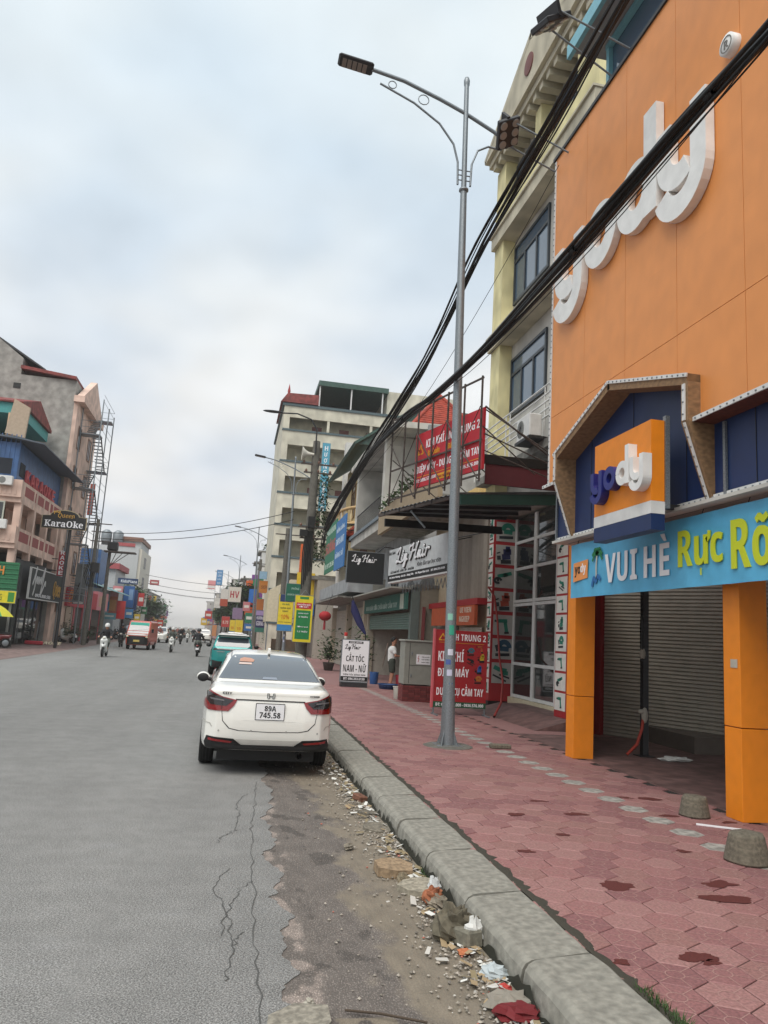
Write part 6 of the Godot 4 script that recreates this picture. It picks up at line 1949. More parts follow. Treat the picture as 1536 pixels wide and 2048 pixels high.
	for q in n:
		var y := 3.2 + q * 2.15
		obj("landing", MB.new().bb(Vector3(0.0, y - 0.08, -3.9 if q % 2 else 0.2), Vector3(1.5, y, -5.0 if q % 2 else -0.9)), "galv", st)
		var rail := MB.new()
		var za := -5.0 if q % 2 else 0.2
		for h in [0.5, 1.0]:
			rail.tube([Vector3(1.48, y + h, -5.0), Vector3(1.48, y + h, 0.2)], 0.018, 4)
			rail.tube([Vector3(0.02, y + h, za), Vector3(1.48, y + h, za)], 0.018, 4)
		obj("rail", rail, "galv", st)
		if q < n - 1:
			var fa := -0.9 if q % 2 == 0 else -3.9
			var fb := -3.9 if q % 2 == 0 else -0.9
			for e in 10:
				var tt := (e + 0.5) / 10.0
				obj("tread", MB.new().bb(Vector3(0.15 + 0.6 * (q % 2), y + 2.15 * tt - 0.03, lerpf(fa, fb, tt) - 0.13), Vector3(0.8 + 0.6 * (q % 2), y + 2.15 * tt + 0.01, lerpf(fa, fb, tt) + 0.13)), "galv", st)
			obj("stringer", MB.new().tube([Vector3(0.8 + 0.6 * (q % 2), y, fa), Vector3(0.8 + 0.6 * (q % 2), y + 2.15, fb)], 0.05, 4), "steel_dark", st)
	for q in [[0.05, 0.2], [1.48, 0.2], [0.05, -5.0], [1.48, -5.0], [1.48, -2.4]]: obj("post", MB.new().bb(Vector3(q[0] - 0.04, 0.05, q[1] - 0.04), Vector3(q[0] + 0.04, 18.9, q[1] + 0.04)), "galv", st)
	# signs of the karaoke house
	var qs := thing("queen_shop_sign", "wide charcoal sign with silver script and gold Queen over the entrance", "sign", Vector3(x + 0.3, 2.95, -55.8))
	obj("panel", MB.new().bb(Vector3(-0.1, 0, -4.9), Vector3(0.0, 2.0, 4.9)), flat("33383a"), qs)
	for y in [0.0, 1.94]: obj("rim", MB.new().bb(Vector3(-0.11, y, -4.95), Vector3(0.02, y + 0.06, 4.95)), "white_paint", qs)
	for z in [-4.95, 4.89]: obj("rim", MB.new().bb(Vector3(-0.11, 0.061, z), Vector3(0.02, 1.939, z + 0.06)), "white_paint", qs)
	obj("script", strokes([curve([Vector2(0.0, 0.35), Vector2(0.5, 1.1), Vector2(0.7, 1.5), Vector2(0.5, 1.2), Vector2(0.6, 0.3), Vector2(0.3, -0.3)]), curve([Vector2(0.7, 0.5), Vector2(1.0, 0.9), Vector2(1.1, 0.5), Vector2(1.4, 0.9), Vector2(1.5, 0.5), Vector2(1.9, 0.9), Vector2(2.0, 0.5)]), curve([Vector2(2.1, 0.5), Vector2(2.6, 1.4), Vector2(2.8, 1.5), Vector2(2.5, 0.6), Vector2(2.2, -0.2), Vector2(2.7, 0.2), Vector2(3.2, 0.7), Vector2(3.3, 0.4)])], 0.16, 0.03, Vector3(0.0, 0.55, 4.3), TL), flat("c9cacb", 0.3), qs)
	write("lettering", "Queen", Vector3(0.02, 0.85, -3.0), 3.0, 1.3, TL, "gold", qs, "serif slant", 0.04)
	write("lettering", "0974.000.555", Vector3(0.01, 0.28, 1.2), 4.2, 0.22, TL, "print_white", qs)
	var qk := thing("queen_pole_sign", "black round topped pole sign reading Queen KaraOke", "sign", Vector3(-10.95, 7.42, -50.0), 0.0)
	var pl := PackedVector2Array([Vector2(-1.3, 0), Vector2(1.3, 0), Vector2(1.3, 0.75), Vector2(0.95, 0.78)])
	for q in 9: pl.append(Vector2(0.85 * cos(PI * q / 8.0), 0.78 + 0.36 * sin(PI * q / 8.0)))
	pl.append(Vector2(-0.95, 0.78)); pl.append(Vector2(-1.3, 0.75))
	obj("panel", MB.new().prism(pl, -0.1, 0.1), "print_black", qk)
	var rim := PackedVector2Array()
	for p in pl: rim.append(Vector2(p.x * 1.035, (p.y - 0.4) * 1.07 + 0.4))
	obj("rim", MB.new().prism(rim, -0.08, 0.08), flat("b8a98a"), qk)
	write("lettering", "KaraOke", Vector3(0, 0.30, 0.11), 2.3, 0.42, 0.0, "print_white", qk, "serif bold", 0.03)
	write("lettering", "Queen", Vector3(0.1, 0.80, 0.11), 1.0, 0.32, 0.0, "gold", qk, "serif slant", 0.03)
	obj("crown", strokes([[Vector2(0, 0), Vector2(-0.05, 0.2), Vector2(0.07, 0.1), Vector2(0.13, 0.24), Vector2(0.2, 0.1), Vector2(0.33, 0.2), Vector2(0.28, 0)]], 0.04, 0.02, Vector3(-0.62, 0.88, 0.11), 0.0), "gold", qk)
	obj("pole", MB.new().tube([Vector3(0.35, -7.4, -0.25), Vector3(0.35, 0.7, -0.25)], 0.10, 10), "steel_dark", qk)
	var vk := board("vertical_karaoke_sign", "red vertical karaoke sign hanging by the stair", 116, 1104, 131, 1152, -57.0, "a8323c", [], "", 0.1, -1.6)
	for q in 5: write("lettering", ["R", "A", "O", "K", "E"][q], Vector3(0, 1.66 - q * 0.36, 0.055), 0.3, 0.28, 0.0, "print_white", vk)
	var rs := board("tall_red_sign", "tall plain red sign strip behind the fire stair", 178, 968, 187, 1030, -75.0, "a14d40", [], "", 0.2, -1.4)
	board("tall_grey_sign", "tall leaning grey framed sign with blank panel over the red shop", 150, 1127, 172, 1208, -63.0, "7d8486", [["", 0.45, 0.18, 0.75, 0.2, "5c6469"], ["", 0.5, 0.03, 0.9, 0.05, "d7d7d4"]], "", 0.12, -1.2)
	# red shop
	var r := thing("red_shop", "shop with red and pink fascia and pink door columns", "shop", Vector3.ZERO)
	obj("body", MB.new().bb(Vector3(-24, 0.05, -82.0), Vector3(x - 0.3, 4.6, -66.6)), flat("76706c"), r)
	obj("fascia", MB.new().bb(Vector3(x - 0.3, 2.85, -75.5), Vector3(x + 0.3, 4.3, -62.4)), flat("b3313f"), r)
	obj("pink_fascia", MB.new().bb(Vector3(x - 0.3, 2.85, -81.8), Vector3(x + 0.3, 4.6, -75.51)), flat("d08a92"), r)
	obj("poster", MB.new().bb(Vector3(x + 0.3, 3.2, -80.8), Vector3(x + 0.31, 4.2, -76.5)), flat("c39a86"), r)
	obj("arch_logo", strokes([arc(Vector2(0.5, 0), Vector2(0.42, 1.0), 0, 180, 10), arc(Vector2(1.4, 0), Vector2(0.42, 1.0), 0, 180, 10)], 0.18, 0.05, Vector3(x + 0.3, 3.1, -62.9), TL), flat("e0892e"), r)
	obj("entrance", MB.new().bb(Vector3(x - 0.16, 0.06, -78.5), Vector3(x + 0.14, 2.84, -66.5)), flat("3a3030"), r)
	for z in [-66.0, -69.8, -73.4, -78.8]: obj("pink_column", MB.new().bb(Vector3(x - 0.1, 0.05, z), Vector3(x + 0.28, 2.849, z + 0.45)), flat("bb5a63"), r)
	obj("shelf", MB.new().bb(Vector3(x + 0.15, 0.06, -77.6), Vector3(x + 0.2, 1.9, -74.2)).bb(Vector3(x + 0.2, 0.7, -77.6), Vector3(x + 0.6, 0.76, -74.2)).bb(Vector3(x + 0.2, 1.25, -77.6), Vector3(x + 0.6, 1.31, -74.2)), flat("4a4038"), r)
	obj("cream_panel", MB.new().bb(Vector3(x + 0.14, 0.06, -66.4), Vector3(x + 0.2, 2.8, -63.0)), flat("b09a88"), r)
	# beyond
	var bb2 := thing("blue_block", "small blue metal clad block over a pale turquoise roof", "building", Vector3.ZERO)
	obj("block", MB.new().bb(Vector3(-17.5, 5.2, -88.0), Vector3(x - 1.0, 9.2, -82.2)), "blue_metal", bb2)
	obj("base", MB.new().bb(Vector3(-24, 0.05, -92.0), Vector3(x - 0.5, 5.19, -82.1)), flat("7f8a90"), bb2)
	obj("turquoise_roof", MB.new().prism(PackedVector2Array([Vector2(-16.5, 6.3), Vector2(x + 0.9, 4.9), Vector2(x + 0.9, 5.0), Vector2(-16.5, 6.42)]), -93.0, -81.5, Vector3.ZERO, Basis.IDENTITY), flat("93b9bd"), bb2)
	for q in [["kids_shop_sign", "navy sign with white word KidsPlaza over the street", 236, 1157, 276, 1168, -92.0, "243a63", [["KidsPlaza", 0.55, 0.5, 0.8, 0.55, "e6e9ee"]]], ["kids_wall_sign", "blue shop hoarding below the KidsPlaza sign", 247, 1172, 268, 1215, -94.0, "2f5f9e", [["", 0.7, 0.6, 0.4, 0.5, "7f9ec4"]]], ["kids_side_sign", "narrow navy vertical sign beside the blue hoarding", 266, 1180, 274, 1220, -95.0, "22386a", []], ["red_flag_cluster", "bright red hanging flag banner low over the left pavement", 233, 1202, 250, 1238, -86.0, "c83a3a", [["", 0.3, 0.25, 0.4, 0.4, "d81f2a"]]], ["orange_menu_sign", "orange and pink menu board beside the red flag banner", 217, 1182, 235, 1226, -88.0, "cf7a62", [["", 0.5, 0.35, 0.7, 0.5, "d9a06a"], ["", 0.5, 0.85, 0.9, 0.2, "d78f96"]]], ["cyan_menu_sign", "bright cyan menu board next to the orange one", 205, 1203, 218, 1222, -87.0, "3f9ccb", []]]: board(q[0], q[1], q[2], q[3], q[4], q[5], q[6], q[7], q[8])
	for q in [["red strip sign under the turquoise roof", 176, 1183, 206, 1196, -84.0, "b8323c"], ["white shop board over the red strip sign", 196, 1168, 214, 1180, -85.0, "d4d6d6"], ["pink board below the KidsPlaza sign", 226, 1172, 246, 1186, -93.0, "d9868a"], ["blue and white phone shop board beside the red flag", 250, 1218, 266, 1236, -94.0, "4a8cc4"], ["small red board by the tall pale tower", 276, 1186, 288, 1212, -104.0, "c23c3a"], ["green board on the row before the pale tower", 282, 1214, 294, 1228, -108.0, "3a8a5a"], ["yellow board low by the left row", 268, 1228, 280, 1242, -102.0, "d8b93a"], ["red roof board on the white house past the tower", 300, 1160, 318, 1170, -132.0, "b85a5c"], ["orange red lamp sign hanging near the left trees", 314, 1240, 326, 1252, -120.0, "d0452f"], ["cyan awning board beneath the orange menu", 206, 1226, 232, 1238, -86.0, "6fa9b8"]]:
		board("street_sign", q[0], q[1], q[2], q[3], q[4], q[5], q[6], [["", 0.5, 0.5, 0.7, 0.3, "e4e0d8"]], "signs along the left row", 0.1, -1.2)
	for q in [["green shop board low behind the far poles", 490, 1226, 506, 1246, -86.0, "2f7d5c"], ["pink shop board beneath the orange wall sign", 486, 1204, 500, 1222, -88.0, "c97f86"], ["blue fascia board behind the turquoise car", 488, 1248, 512, 1262, -84.0, "3a6fb0"], ["white ring board among the far right signs", 428, 1196, 441, 1216, -112.0, "d7d3cc"], ["red board far down the right row", 410, 1222, 424, 1238, -130.0, "c04038"], ["yellow board far down the right row", 402, 1236, 414, 1250, -146.0, "d9b238"]]:
		board("street_sign", q[0], q[1], q[2], q[3], q[4], q[5], q[6], [["", 0.5, 0.5, 0.7, 0.3, "e4e0d8"]], "signs along the far right row", 0.1, 1.2)
	var tw := thing("pale_tower", "tall pale grey building with water tanks on its roof", "building", Vector3.ZERO)
	obj("body", MB.new().bb(Vector3(-19.6, 0.05, -125.0), Vector3(-14.0, 12.6, -112.0)), flat("c3c7c9"), tw)
	obj("street_face", MB.new().bb(Vector3(-13.99, 0.05, -124.6), Vector3(-13.6, 12.4, -112.2)), flat("d8d3c6"), tw)
	obj("roof_room", MB.new().bb(Vector3(-17.4, 12.61, -124.0), Vector3(-14.0, 13.6, -114.0)), flat("b9bcbc"), tw)
	obj("brown_roof", MB.new().bb(Vector3(-17.6, 13.61, -124.5), Vector3(-13.8, 14.2, -113.6)), flat("8c6a5c"), tw)
	obj("red_band", MB.new().bb(Vector3(-17.6, 12.62, -112.2), Vector3(-14.6, 13.1, -111.9)), flat("b0575a"), tw)
	for q in 2: obj("water_tank", MB.new().lathe([Vector2(0.6, 0), Vector2(0.75, 0.15), Vector2(0.75, 1.4), Vector2(0.3, 1.75), Vector2(0, 1.8)], 12, Vector3(-18.9 + q * 1.6, 13.2, -113.5)), "galv", tw)
	for q in 2: obj("tank_stand", MB.new().bb(Vector3(-19.4 + q * 1.6, 12.61, -114.1), Vector3(-18.4 + q * 1.6, 13.2, -112.9)), "steel_dark", tw)
	for y in 4: window(tw, Vector3(-13.595, 2.0 + y * 2.9, -117.0), 2.0, 1.6, BL, 2, 0.0, "frame_dark", "glass_dark", 0.1, 0.05)
	var mid := thing("red_edge_house", "pale house with two red roof edges before the tall grey building", "house", Vector3.ZERO)
	obj("body", MB.new().bb(Vector3(-25, 0.05, -104.0), Vector3(-14.4, 8.2, -96.0)), flat("c1c4c6"), mid)
	obj("roof_edge", MB.new().bb(Vector3(-19.2, 8.2, -104.3), Vector3(-14.0, 8.9, -95.6)), flat("b0585c"), mid)
	obj("upper", MB.new().bb(Vector3(-25, 8.21, -104), Vector3(-19.3, 9.4, -96.2)), flat("cfcac0"), mid)
	obj("roof_edge", MB.new().bb(Vector3(-25.2, 9.41, -104.3), Vector3(-19.0, 10.0, -95.6)), flat("b0585c"), mid)
	obj("red_ball_sign", MB.new().ball(Vector3(-17.6, 6.4, -95.6), Vector3(0.8, 1.0, 0.3), 12, 8), flat("b84a48"), mid)
	far_row(-1, [[-104.5, -111.5, 9.0, "bfb9ae", ""], [-126, -133, 8.5, "b9b4aa", ""], [-133, -140, 13.5, "c9c4bb", ""], [-140, -150, 9.0, "b3aba2", ""], [-150, -160, 12.0, "bdbfbe", ""], [-160, -176, 8.0, "aaa79e", ""], [-176, -196, 10.0, "b5b1ab", ""], [-196, -225, 9.0, "b0a9a2", ""], [-225, -265, 11.0, "a9abab", ""], [-265, -320, 9.0, "b0ada8", ""], [-320, -380, 11.0, "adadab", ""]])
	tree(Vector3(-11.5 + bend(-108.0), 0.05, -108.0), 6.6, 2.5, "broad dark green street tree before the pale tower", 1700)
	tree(Vector3(-11.2 + bend(-150.0), 0.05, -150.0), 7.0, 3.6, "rounded green tree further along by the shophouses", 1500)
	tree(Vector3(-11.4 + bend(-176.0), 0.05, -176.0), 7.0, 3.6, "small far green tree fading into the haze", 900)
	for q in [[6.4, -104.0, 8.0, 1.9, "tall dark drooping tree in front of the far right signs"], [6.2, -122.0, 7.0, 1.9, "slim dark tree behind the drooping one"], [6.0, -140.0, 6.5, 2.0, "rounded dark tree on the far right pavement"], [6.0, -160.0, 6.5, 2.0, "last dark tree of the right pavement row"]]:
		tree(Vector3(q[0] + bend(q[1]) - 2.0, 0.13, q[1]), q[2], q[3], q[4], 1100)

func tree(at: Vector3, h: float, r: float, label: String, leaves: int) -> void:
	var t := thing("street_tree", label, "tree", at, 0.0, "street trees")
	var mb := MB.new()
	mb.tube([Vector3.ZERO, Vector3(0.1, h * 0.25, 0), Vector3(0.0, h * 0.5, 0.1), Vector3(0.05, h * 0.8, 0)], [0.2, 0.16, 0.12, 0.04], 7)
	var tips := []
	for k in 9:
		var a := TAU * k / 9.0 + rng.randf() * 0.6
		var e := Vector3(cos(a) * r * rng.randf_range(0.35, 0.75), h * rng.randf_range(0.5, 0.9), sin(a) * r * rng.randf_range(0.35, 0.75))
		mb.tube([Vector3(0.05, h * rng.randf_range(0.3, 0.5), 0), e * Vector3(0.5, 0.9, 0.5), e], [0.09, 0.06, 0.02], 5)
		tips.append(e)
	tips.append(Vector3(0, h * 0.88, 0))
	obj("trunk", mb, "trunk", t)
	var lf := MB.new()
	lf.use_col = true
	for k in leaves * 2:
		var c: Vector3 = tips[rng.randi() % tips.size()]
		var d := Vector3(rng.randfn(), rng.randfn() * 0.8, rng.randfn()) * r * 0.24
		leaf(lf, c + d, rng.randf_range(0.5, 1.0), -0.1)
	obj("crown", lf, "leaf", t)

# ---------------------------------------------------------------- lamps, poles, wires, banners
func street() -> void:
	# double-arm street lamp
	var l := thing("street_lamp", "tall galvanised street lamp with stickers beside the red standing board", "street lamp", Vector3(3.60, 0.15, -12.17), 0.0, "galvanised street lamps along the kerb")
	l.rotation.z = 0.016
	var sh := MB.new()
	sh.lathe([Vector2(0.125, 0.0), Vector2(0.095, 1.2), Vector2(0.09, 3.5), Vector2(0.072, 8.0), Vector2(0.06, 9.9)], 12)
	obj("shaft", sh, "galv", l)
	obj("upper_shaft", MB.new().lathe([Vector2(0.052, 9.7), Vector2(0.045, 12.0), Vector2(0.055, 12.02), Vector2(0.06, 12.10), Vector2(0.04, 12.17), Vector2(0.0, 12.19)], 10), "galv", l)
	obj("base_plate", MB.new().box(Vector3(0, 0.012, 0), Vector3(0.42, 0.024, 0.42)), "galv", l)
	for q in 4: obj("gusset", MB.new().prism(PackedVector2Array([Vector2(0.1, 0.024), Vector2(0.2, 0.024), Vector2(0.1, 0.28)]), -0.006, 0.006, Vector3.ZERO, Basis(Vector3.UP, PI / 4 + PI / 2 * q)), "galv", l)
	obj("collar", MB.new().lathe([Vector2(0.064, 9.82), Vector2(0.09, 9.84), Vector2(0.09, 9.87), Vector2(0.06, 9.89)], 12), "galv", l)
	obj("main_arm", MB.new().tube([Vector3(-1.85, 11.98, 0), Vector3(-1.2, 11.86, 0), Vector3(-0.5, 11.62, 0), Vector3(0.0, 11.42, 0), Vector3(0.55, 11.15, 0), Vector3(0.95, 10.92, 0)], 0.035, 8), "galv", l)
	obj("scroll", MB.new().tube([Vector3(-1.65, 11.72, 0), Vector3(-1.0, 11.45, 0), Vector3(-0.5, 11.12, 0), Vector3(-0.22, 10.75, 0), Vector3(-0.13, 10.4, 0), Vector3(-0.12, 9.95, 0)], 0.02, 6), "galv", l)
	obj("scroll", MB.new().tube([Vector3(0.72, 10.80, 0), Vector3(0.45, 10.82, 0), Vector3(0.25, 10.70, 0), Vector3(0.14, 10.4, 0), Vector3(0.12, 9.95, 0)], 0.02, 6), "galv", l)
	for q in [[-1.42, 11.74, 0.075], [-0.82, 11.55, 0.10], [0.68, 10.93, 0.07]]:
		var pts := []
		for e in 13: pts.append(Vector3(q[0] + cos(TAU * e / 12) * q[2], q[1] + sin(TAU * e / 12) * q[2], 0))
		obj("ring", MB.new().tube(pts, 0.010, 5, false), "galv", l)
	for y in [10.05, 10.15, 10.25]: obj("spacer", MB.new().tube([Vector3(-0.125, y, 0), Vector3(0.125, y, 0)], 0.012, 5), "galv", l)
	var hd := Basis(Vector3.BACK, deg_to_rad(-8))
	var hc := Vector3(-2.12, 12.02, 0)
	var head := obj("lamp_head", MB.new().cbox(hc, Vector3(0.66, 0.09, 0.30), 0.035, hd), "steel_dark", l)
	obj("neck", MB.new().tube([Vector3(-1.82, 11.97, 0), Vector3(-1.95, 12.0, 0)], 0.045, 8), "steel_dark", l)
	for q in 5: obj("lens", MB.new().box(hc + hd * Vector3(-0.21 + q * 0.095, -0.046, 0), Vector3(0.075, 0.012, 0.22), hd), flat("8d8279", 0.3), head)
	for q in [[2.02, 0.11, "8fc7b4"], [1.78, 0.16, "3aa487"], [1.45, 0.10, "d5d8e6"], [1.3, 0.08, "4b62a0"], [1.12, 0.10, "c9cbe0"], [0.95, 0.06, "49729f"]]:
		var a := rng.randf_range(-0.9, 0.6)
		var st := MB.new()
		st.grid(4, 1, func(s, t): return Vector3(sin(a + s * 0.9 - 0.4) * 0.0975, q[0] + t * q[1], cos(a + s * 0.9 - 0.4) * 0.0975))
		obj("sticker", st, flat(q[2]), l)
	obj("foot_mortar", MB.new().lathe([Vector2(0.42, 0.0), Vector2(0.36, 0.02), Vector2(0.0, 0.028)], 14), "concrete_dark", l)
	for q in [[-44.5, 3.3, "second galvanised lamp behind the utility pole with a yellow and blue banner"], [-77.0, 3.6, "third galvanised lamp rising beside the hotel's far edge"], [-109.0, 3.8, "fourth lamp with its thin arm above the far signs"], [-141.0, 3.8, "fifth lamp small against the pale sky"], [-173.0, 3.8, "sixth lamp fading into the street haze"], [-205.0, 3.8, "seventh and faintest lamp far down the street"]]:
		copy(l, q[2], Vector3(q[1] + bend(q[0]), 0.15, q[0]))
	# concrete utility pole with curved lamp arm and loudspeaker
	var p := thing("utility_pole", "weathered concrete utility pole with a loudspeaker and curved lamp arm", "utility pole", Vector3(3.06, 0.14, -33.5))
	obj("shaft", MB.new().lathe([Vector2(0.26, 0), Vector2(0.25, 2.0), Vector2(0.17, 10.0), Vector2(0.16, 10.4), Vector2(0, 10.42)], 10), "concrete_dark", p)
	obj("lamp_arm", MB.new().tube([Vector3(-0.05, 9.8, 0.2), Vector3(-0.06, 10.9, 0.2), Vector3(-0.35, 11.35, 0.2), Vector3(-1.0, 11.55, 0.2), Vector3(-1.7, 11.5, 0.2)], 0.035, 7), "steel_dark", p)
	obj("lamp_head", MB.new().ball(Vector3(-2.1, 11.52, 0.2), Vector3(0.48, 0.06, 0.14), 10, 6), "steel_dark", p)
	obj("loudspeaker", MB.new().lathe([Vector2(0.06, 0.0), Vector2(0.08, 0.2), Vector2(0.16, 0.38), Vector2(0.34, 0.55), Vector2(0.30, 0.53), Vector2(0.1, 0.3)], 14, Vector3(-0.1, 9.75, 0.1), Basis(Vector3(0, 1, 0), Vector3(-1, 0, 0), Vector3(0, 0, 1))), flat("d9d5c9"), p)
	for q in [[9.3, 1.6], [8.9, 1.3], [6.4, 1.4], [5.9, 1.2]]:
		obj("crossarm", MB.new().box(Vector3(0.15, q[0], 0.1), Vector3(q[1], 0.07, 0.07)), "steel_rust", p)
		for e in 3: obj("insulator", MB.new().lathe([Vector2(0.05, 0.035), Vector2(0.06, 0.1), Vector2(0.03, 0.16), Vector2(0, 0.17)], 8, Vector3(0.15 + (e - 1) * q[1] * 0.42, q[0], 0.1)), flat("6b4a3a", 0.3), p)
	for q in 6: obj("cable_coil", MB.new().tube([Vector3(-0.2 + 0.06 * q, 6.2, 0.22), Vector3(-0.28 + 0.07 * q, 5.2, 0.26), Vector3(-0.22 + 0.07 * q, 3.6 + 0.2 * q, 0.24)], 0.028, 5), "cable", p)
	obj("junction_box", MB.new().box(Vector3(0.0, 6.6, 0.28), Vector3(0.3, 0.5, 0.2)), "black", p)
	obj("junction_box", MB.new().box(Vector3(-0.3, 6.1, 0.2), Vector3(0.35, 0.3, 0.2)), "black", p)
	var lf := MB.new()
	lf.use_col = true
	for k in 700:
		var yy := rng.randf_range(4.8, 9.0)
		leaf(lf, Vector3(0.42 + rng.randf_range(-0.25, 0.35), yy, -0.25 + rng.randf_range(-0.3, 0.3)), rng.randf_range(0.12, 0.26), -0.5)
	var vine := obj("vine", lf, "leaf")
	vine.position = p.position
	tag(vine, "dark green creeper hanging from the weathered utility pole", "plant")
	# cable bundles along the right side
	bundle("cable_bundle", "upper bundle of black cables sweeping over the tool shop", [[650, 1062, 3.25], [734, 907, 3.5], [851, 718, 3.75], [960, 487, 3.9], [1110, 225, 4.0], [1238, 0, 4.05], [1330, -150, 4.1]], [[-0.34, 0.0, 0.013], [-0.20, 0.05, 0.012], [-0.10, 0.0, 0.022], [0.0, 0.06, 0.028], [0.08, -0.03, 0.022], [0.03, 0.11, 0.030], [0.16, 0.02, 0.012], [-0.04, -0.08, 0.018], [0.22, 0.1, 0.009]])
	bundle("cable_bundle", "lower thick bundle of black cables crossing the orange facade", [[645, 1090, 3.3], [660, 1030, 3.4], [725, 925, 3.4], [804, 838, 3.4], [860, 795, 3.4], [960, 703, 3.4], [1147, 497, 3.4], [1345, 268, 3.4], [1536, 55, 3.4], [1700, -130, 3.4]], [[0.09, 0.02, 0.016], [0.05, 0.0, 0.022], [0.01, 0.03, 0.027], [-0.05, 0.06, 0.018], [-0.03, 0.0, 0.024], [-0.02, -0.05, 0.020], [-0.07, 0.02, 0.016], [-0.14, 0.03, 0.008], [-0.24, 0.0, 0.005]])
	for q in [[1147, 497, 0.05], [805, 838, 0.06], [1420, 185, 0.05]]:
		var c := gx(q[0], q[1], 3.4)
		tag(obj("cable_tie", MB.new().tube([c + Vector3(0, -0.02, -0.05), c + Vector3(0, -0.02, 0.05)], 0.042, 8), "cable"), "black tape wrapping on the lower cables " + ["across the first big letter", "above the lattice sign", "beside the round mark"][[1147, 805, 1420].find(q[0])], "cable tie", "bindings on the lower cable bundle")
	# thin wire that crosses to the tool shop
	tag(obj("service_wire", MB.new().tube(sag(Vector3(3.3, 7.4, -33.4), gx(1118, 330, 4.9), 1.4, 24), 0.006, 5), "cable"), "single thin service wire rising to the orange parapet", "wire")
	# wires across the street
	var lp := Vector3(-10.2, 8.3, -58.0)
	for q in [[0.0, 8.9, "upper wire spanning the street from the left pole"], [-0.45, 8.4, "lower wire spanning the street from the left pole"]]:
		tag(obj("street_wire", MB.new().tube(sag(lp + Vector3(0, q[0], 0), Vector3(3.0, q[1], -44.0), 0.55, 20), 0.022, 5), "cable"), q[2], "wire", "wires across the street")
	for q in [[-120.0, 8.5], [-128.0, 7.6], [-136.0, 7.0], [-150.0, 8.6], [-165.0, 8.0]]:
		tag(obj("street_wire", MB.new().tube(sag(Vector3(-11.0 + bend(q[0]), q[1] + 1.0, q[0]), Vector3(4.5 + bend(q[0]), q[1], q[0]), 0.4, 12), 0.03, 4), "cable"), "%s thin wire crossing high over the street beyond the lorry" % ["first", "second", "third", "fourth", "fifth"][[-120.0, -128.0, -136.0, -150.0, -165.0].find(q[0])], "wire", "wires across the street")
	# left poles
	var p2 := thing("utility_pole", "grey concrete pole with tangled brackets beside the Queen entrance", "utility pole", Vector3(-10.4, 0.05, -58.3))
	obj("shaft", MB.new().lathe([Vector2(0.17, 0), Vector2(0.12, 9.2), Vector2(0, 9.22)], 10), "concrete_dark", p2)
	for y in [8.9, 8.3, 7.6]: obj("crossarm", MB.new().box(Vector3(0.3, y, 0), Vector3(1.4, 0.07, 0.07)), "steel_rust", p2)
	obj("junction_box", MB.new().box(Vector3(0.25, 5.6, 0.2), Vector3(0.5, 0.7, 0.35)), "steel_dark", p2)
	for q in 8: obj("cable_coil", MB.new().tube([Vector3(-0.3 + 0.1 * q, 6.0, 0.2), Vector3(-0.5 + 0.14 * q, 5.0, 0.25), Vector3(-0.2 + 0.1 * q, 4.2, 0.2)], 0.03, 5), "cable", p2)
	var p3 := thing("utility_pole", "second concrete pole carrying a rusty platform near the stair", "utility pole", Vector3(-10.1, 0.05, -63.0))
	obj("shaft", MB.new().lathe([Vector2(0.17, 0), Vector2(0.12, 7.6), Vector2(0, 7.62)], 10), "concrete_dark", p3)
	obj("platform", MB.new().box(Vector3(0.8, 7.3, 0.0), Vector3(2.4, 0.10, 1.0)), "steel_rust", p3)
	obj("transformer", MB.new().cbox(Vector3(0.2, 7.75, 0.0), Vector3(0.8, 0.7, 0.6), 0.08), "steel_dark", p3)
	for q in 3: obj("brace", MB.new().tube([Vector3(0.1, 6.1, 0.1 * q), Vector3(0.5 + 0.5 * q, 7.25, 0.1 * q)], 0.03, 5), "steel_rust", p3)
	for q in [[4.2, -57.0], [4.4, -84.0], [4.6, -112.0], [4.6, -140.0]]:
		var pz := thing("utility_pole", "%s slender concrete pole along the right kerb past the ad banners" % ["first", "second", "third", "fourth"][int((-q[1] - 57.0) / 27.0)], "utility pole", Vector3(q[0] + bend(q[1]), 0.14, q[1]), 0.0, "slender far poles on the right")
		obj("shaft", MB.new().lathe([Vector2(0.22, 0), Vector2(0.15, 9.5), Vector2(0, 9.52)], 8), "concrete_dark", pz)
		obj("crossarm", MB.new().box(Vector3(0, 9.0, 0.1), Vector3(1.8, 0.08, 0.08)), "steel_rust", pz)
	# advertising banners on the poles
	var a1 := board("ad_banner", "green and yellow advertising banner strapped to the utility pole", 588, 1191, 624, 1284, -32.9, "e3cf2a", [["", 0.5, 0.78, 0.86, 0.13, "c43038"], ["", 0.5, 0.37, 0.80, 0.62, "1f8045"], ["", 0.5, 0.95, 0.5, 0.05, "2f8a4a"]], "", 0.03)
	for q in [["KHUYẾN MÃI", 0.80, 0.7, 0.05], ["ĐẶC BIỆT", 0.745, 0.5, 0.04], ["GIẢM NGAY", 0.61, 0.55, 0.03], ["8 TRIỆU", 0.53, 0.5, 0.045], ["TẶNG QUÀ", 0.32, 0.6, 0.03], ["1.2 TRIỆU", 0.22, 0.55, 0.045]]: write("lettering", q[0], Vector3(0, q[1] * 2.02, 0.028), q[2] * 0.8, q[3] * 2.02, 0.0, "print_white", a1)
	obj("hanger", MB.new().tube([Vector3(-0.15, 2.02, 0), Vector3(0.02, 2.25, -0.1), Vector3(0.2, 2.02, 0)], 0.012, 5), "galv", a1)
	var a2 := board("ad_banner", "yellow advertising banner offering ten percent with a blue foot", 556, 1189, 585, 1262, -44.2, "e8cf34", [["", 0.5, 0.9, 0.85, 0.2, "2d3f6b"], ["", 0.5, 0.09, 1.0, 0.17, "3b86c2"]], "", 0.03)
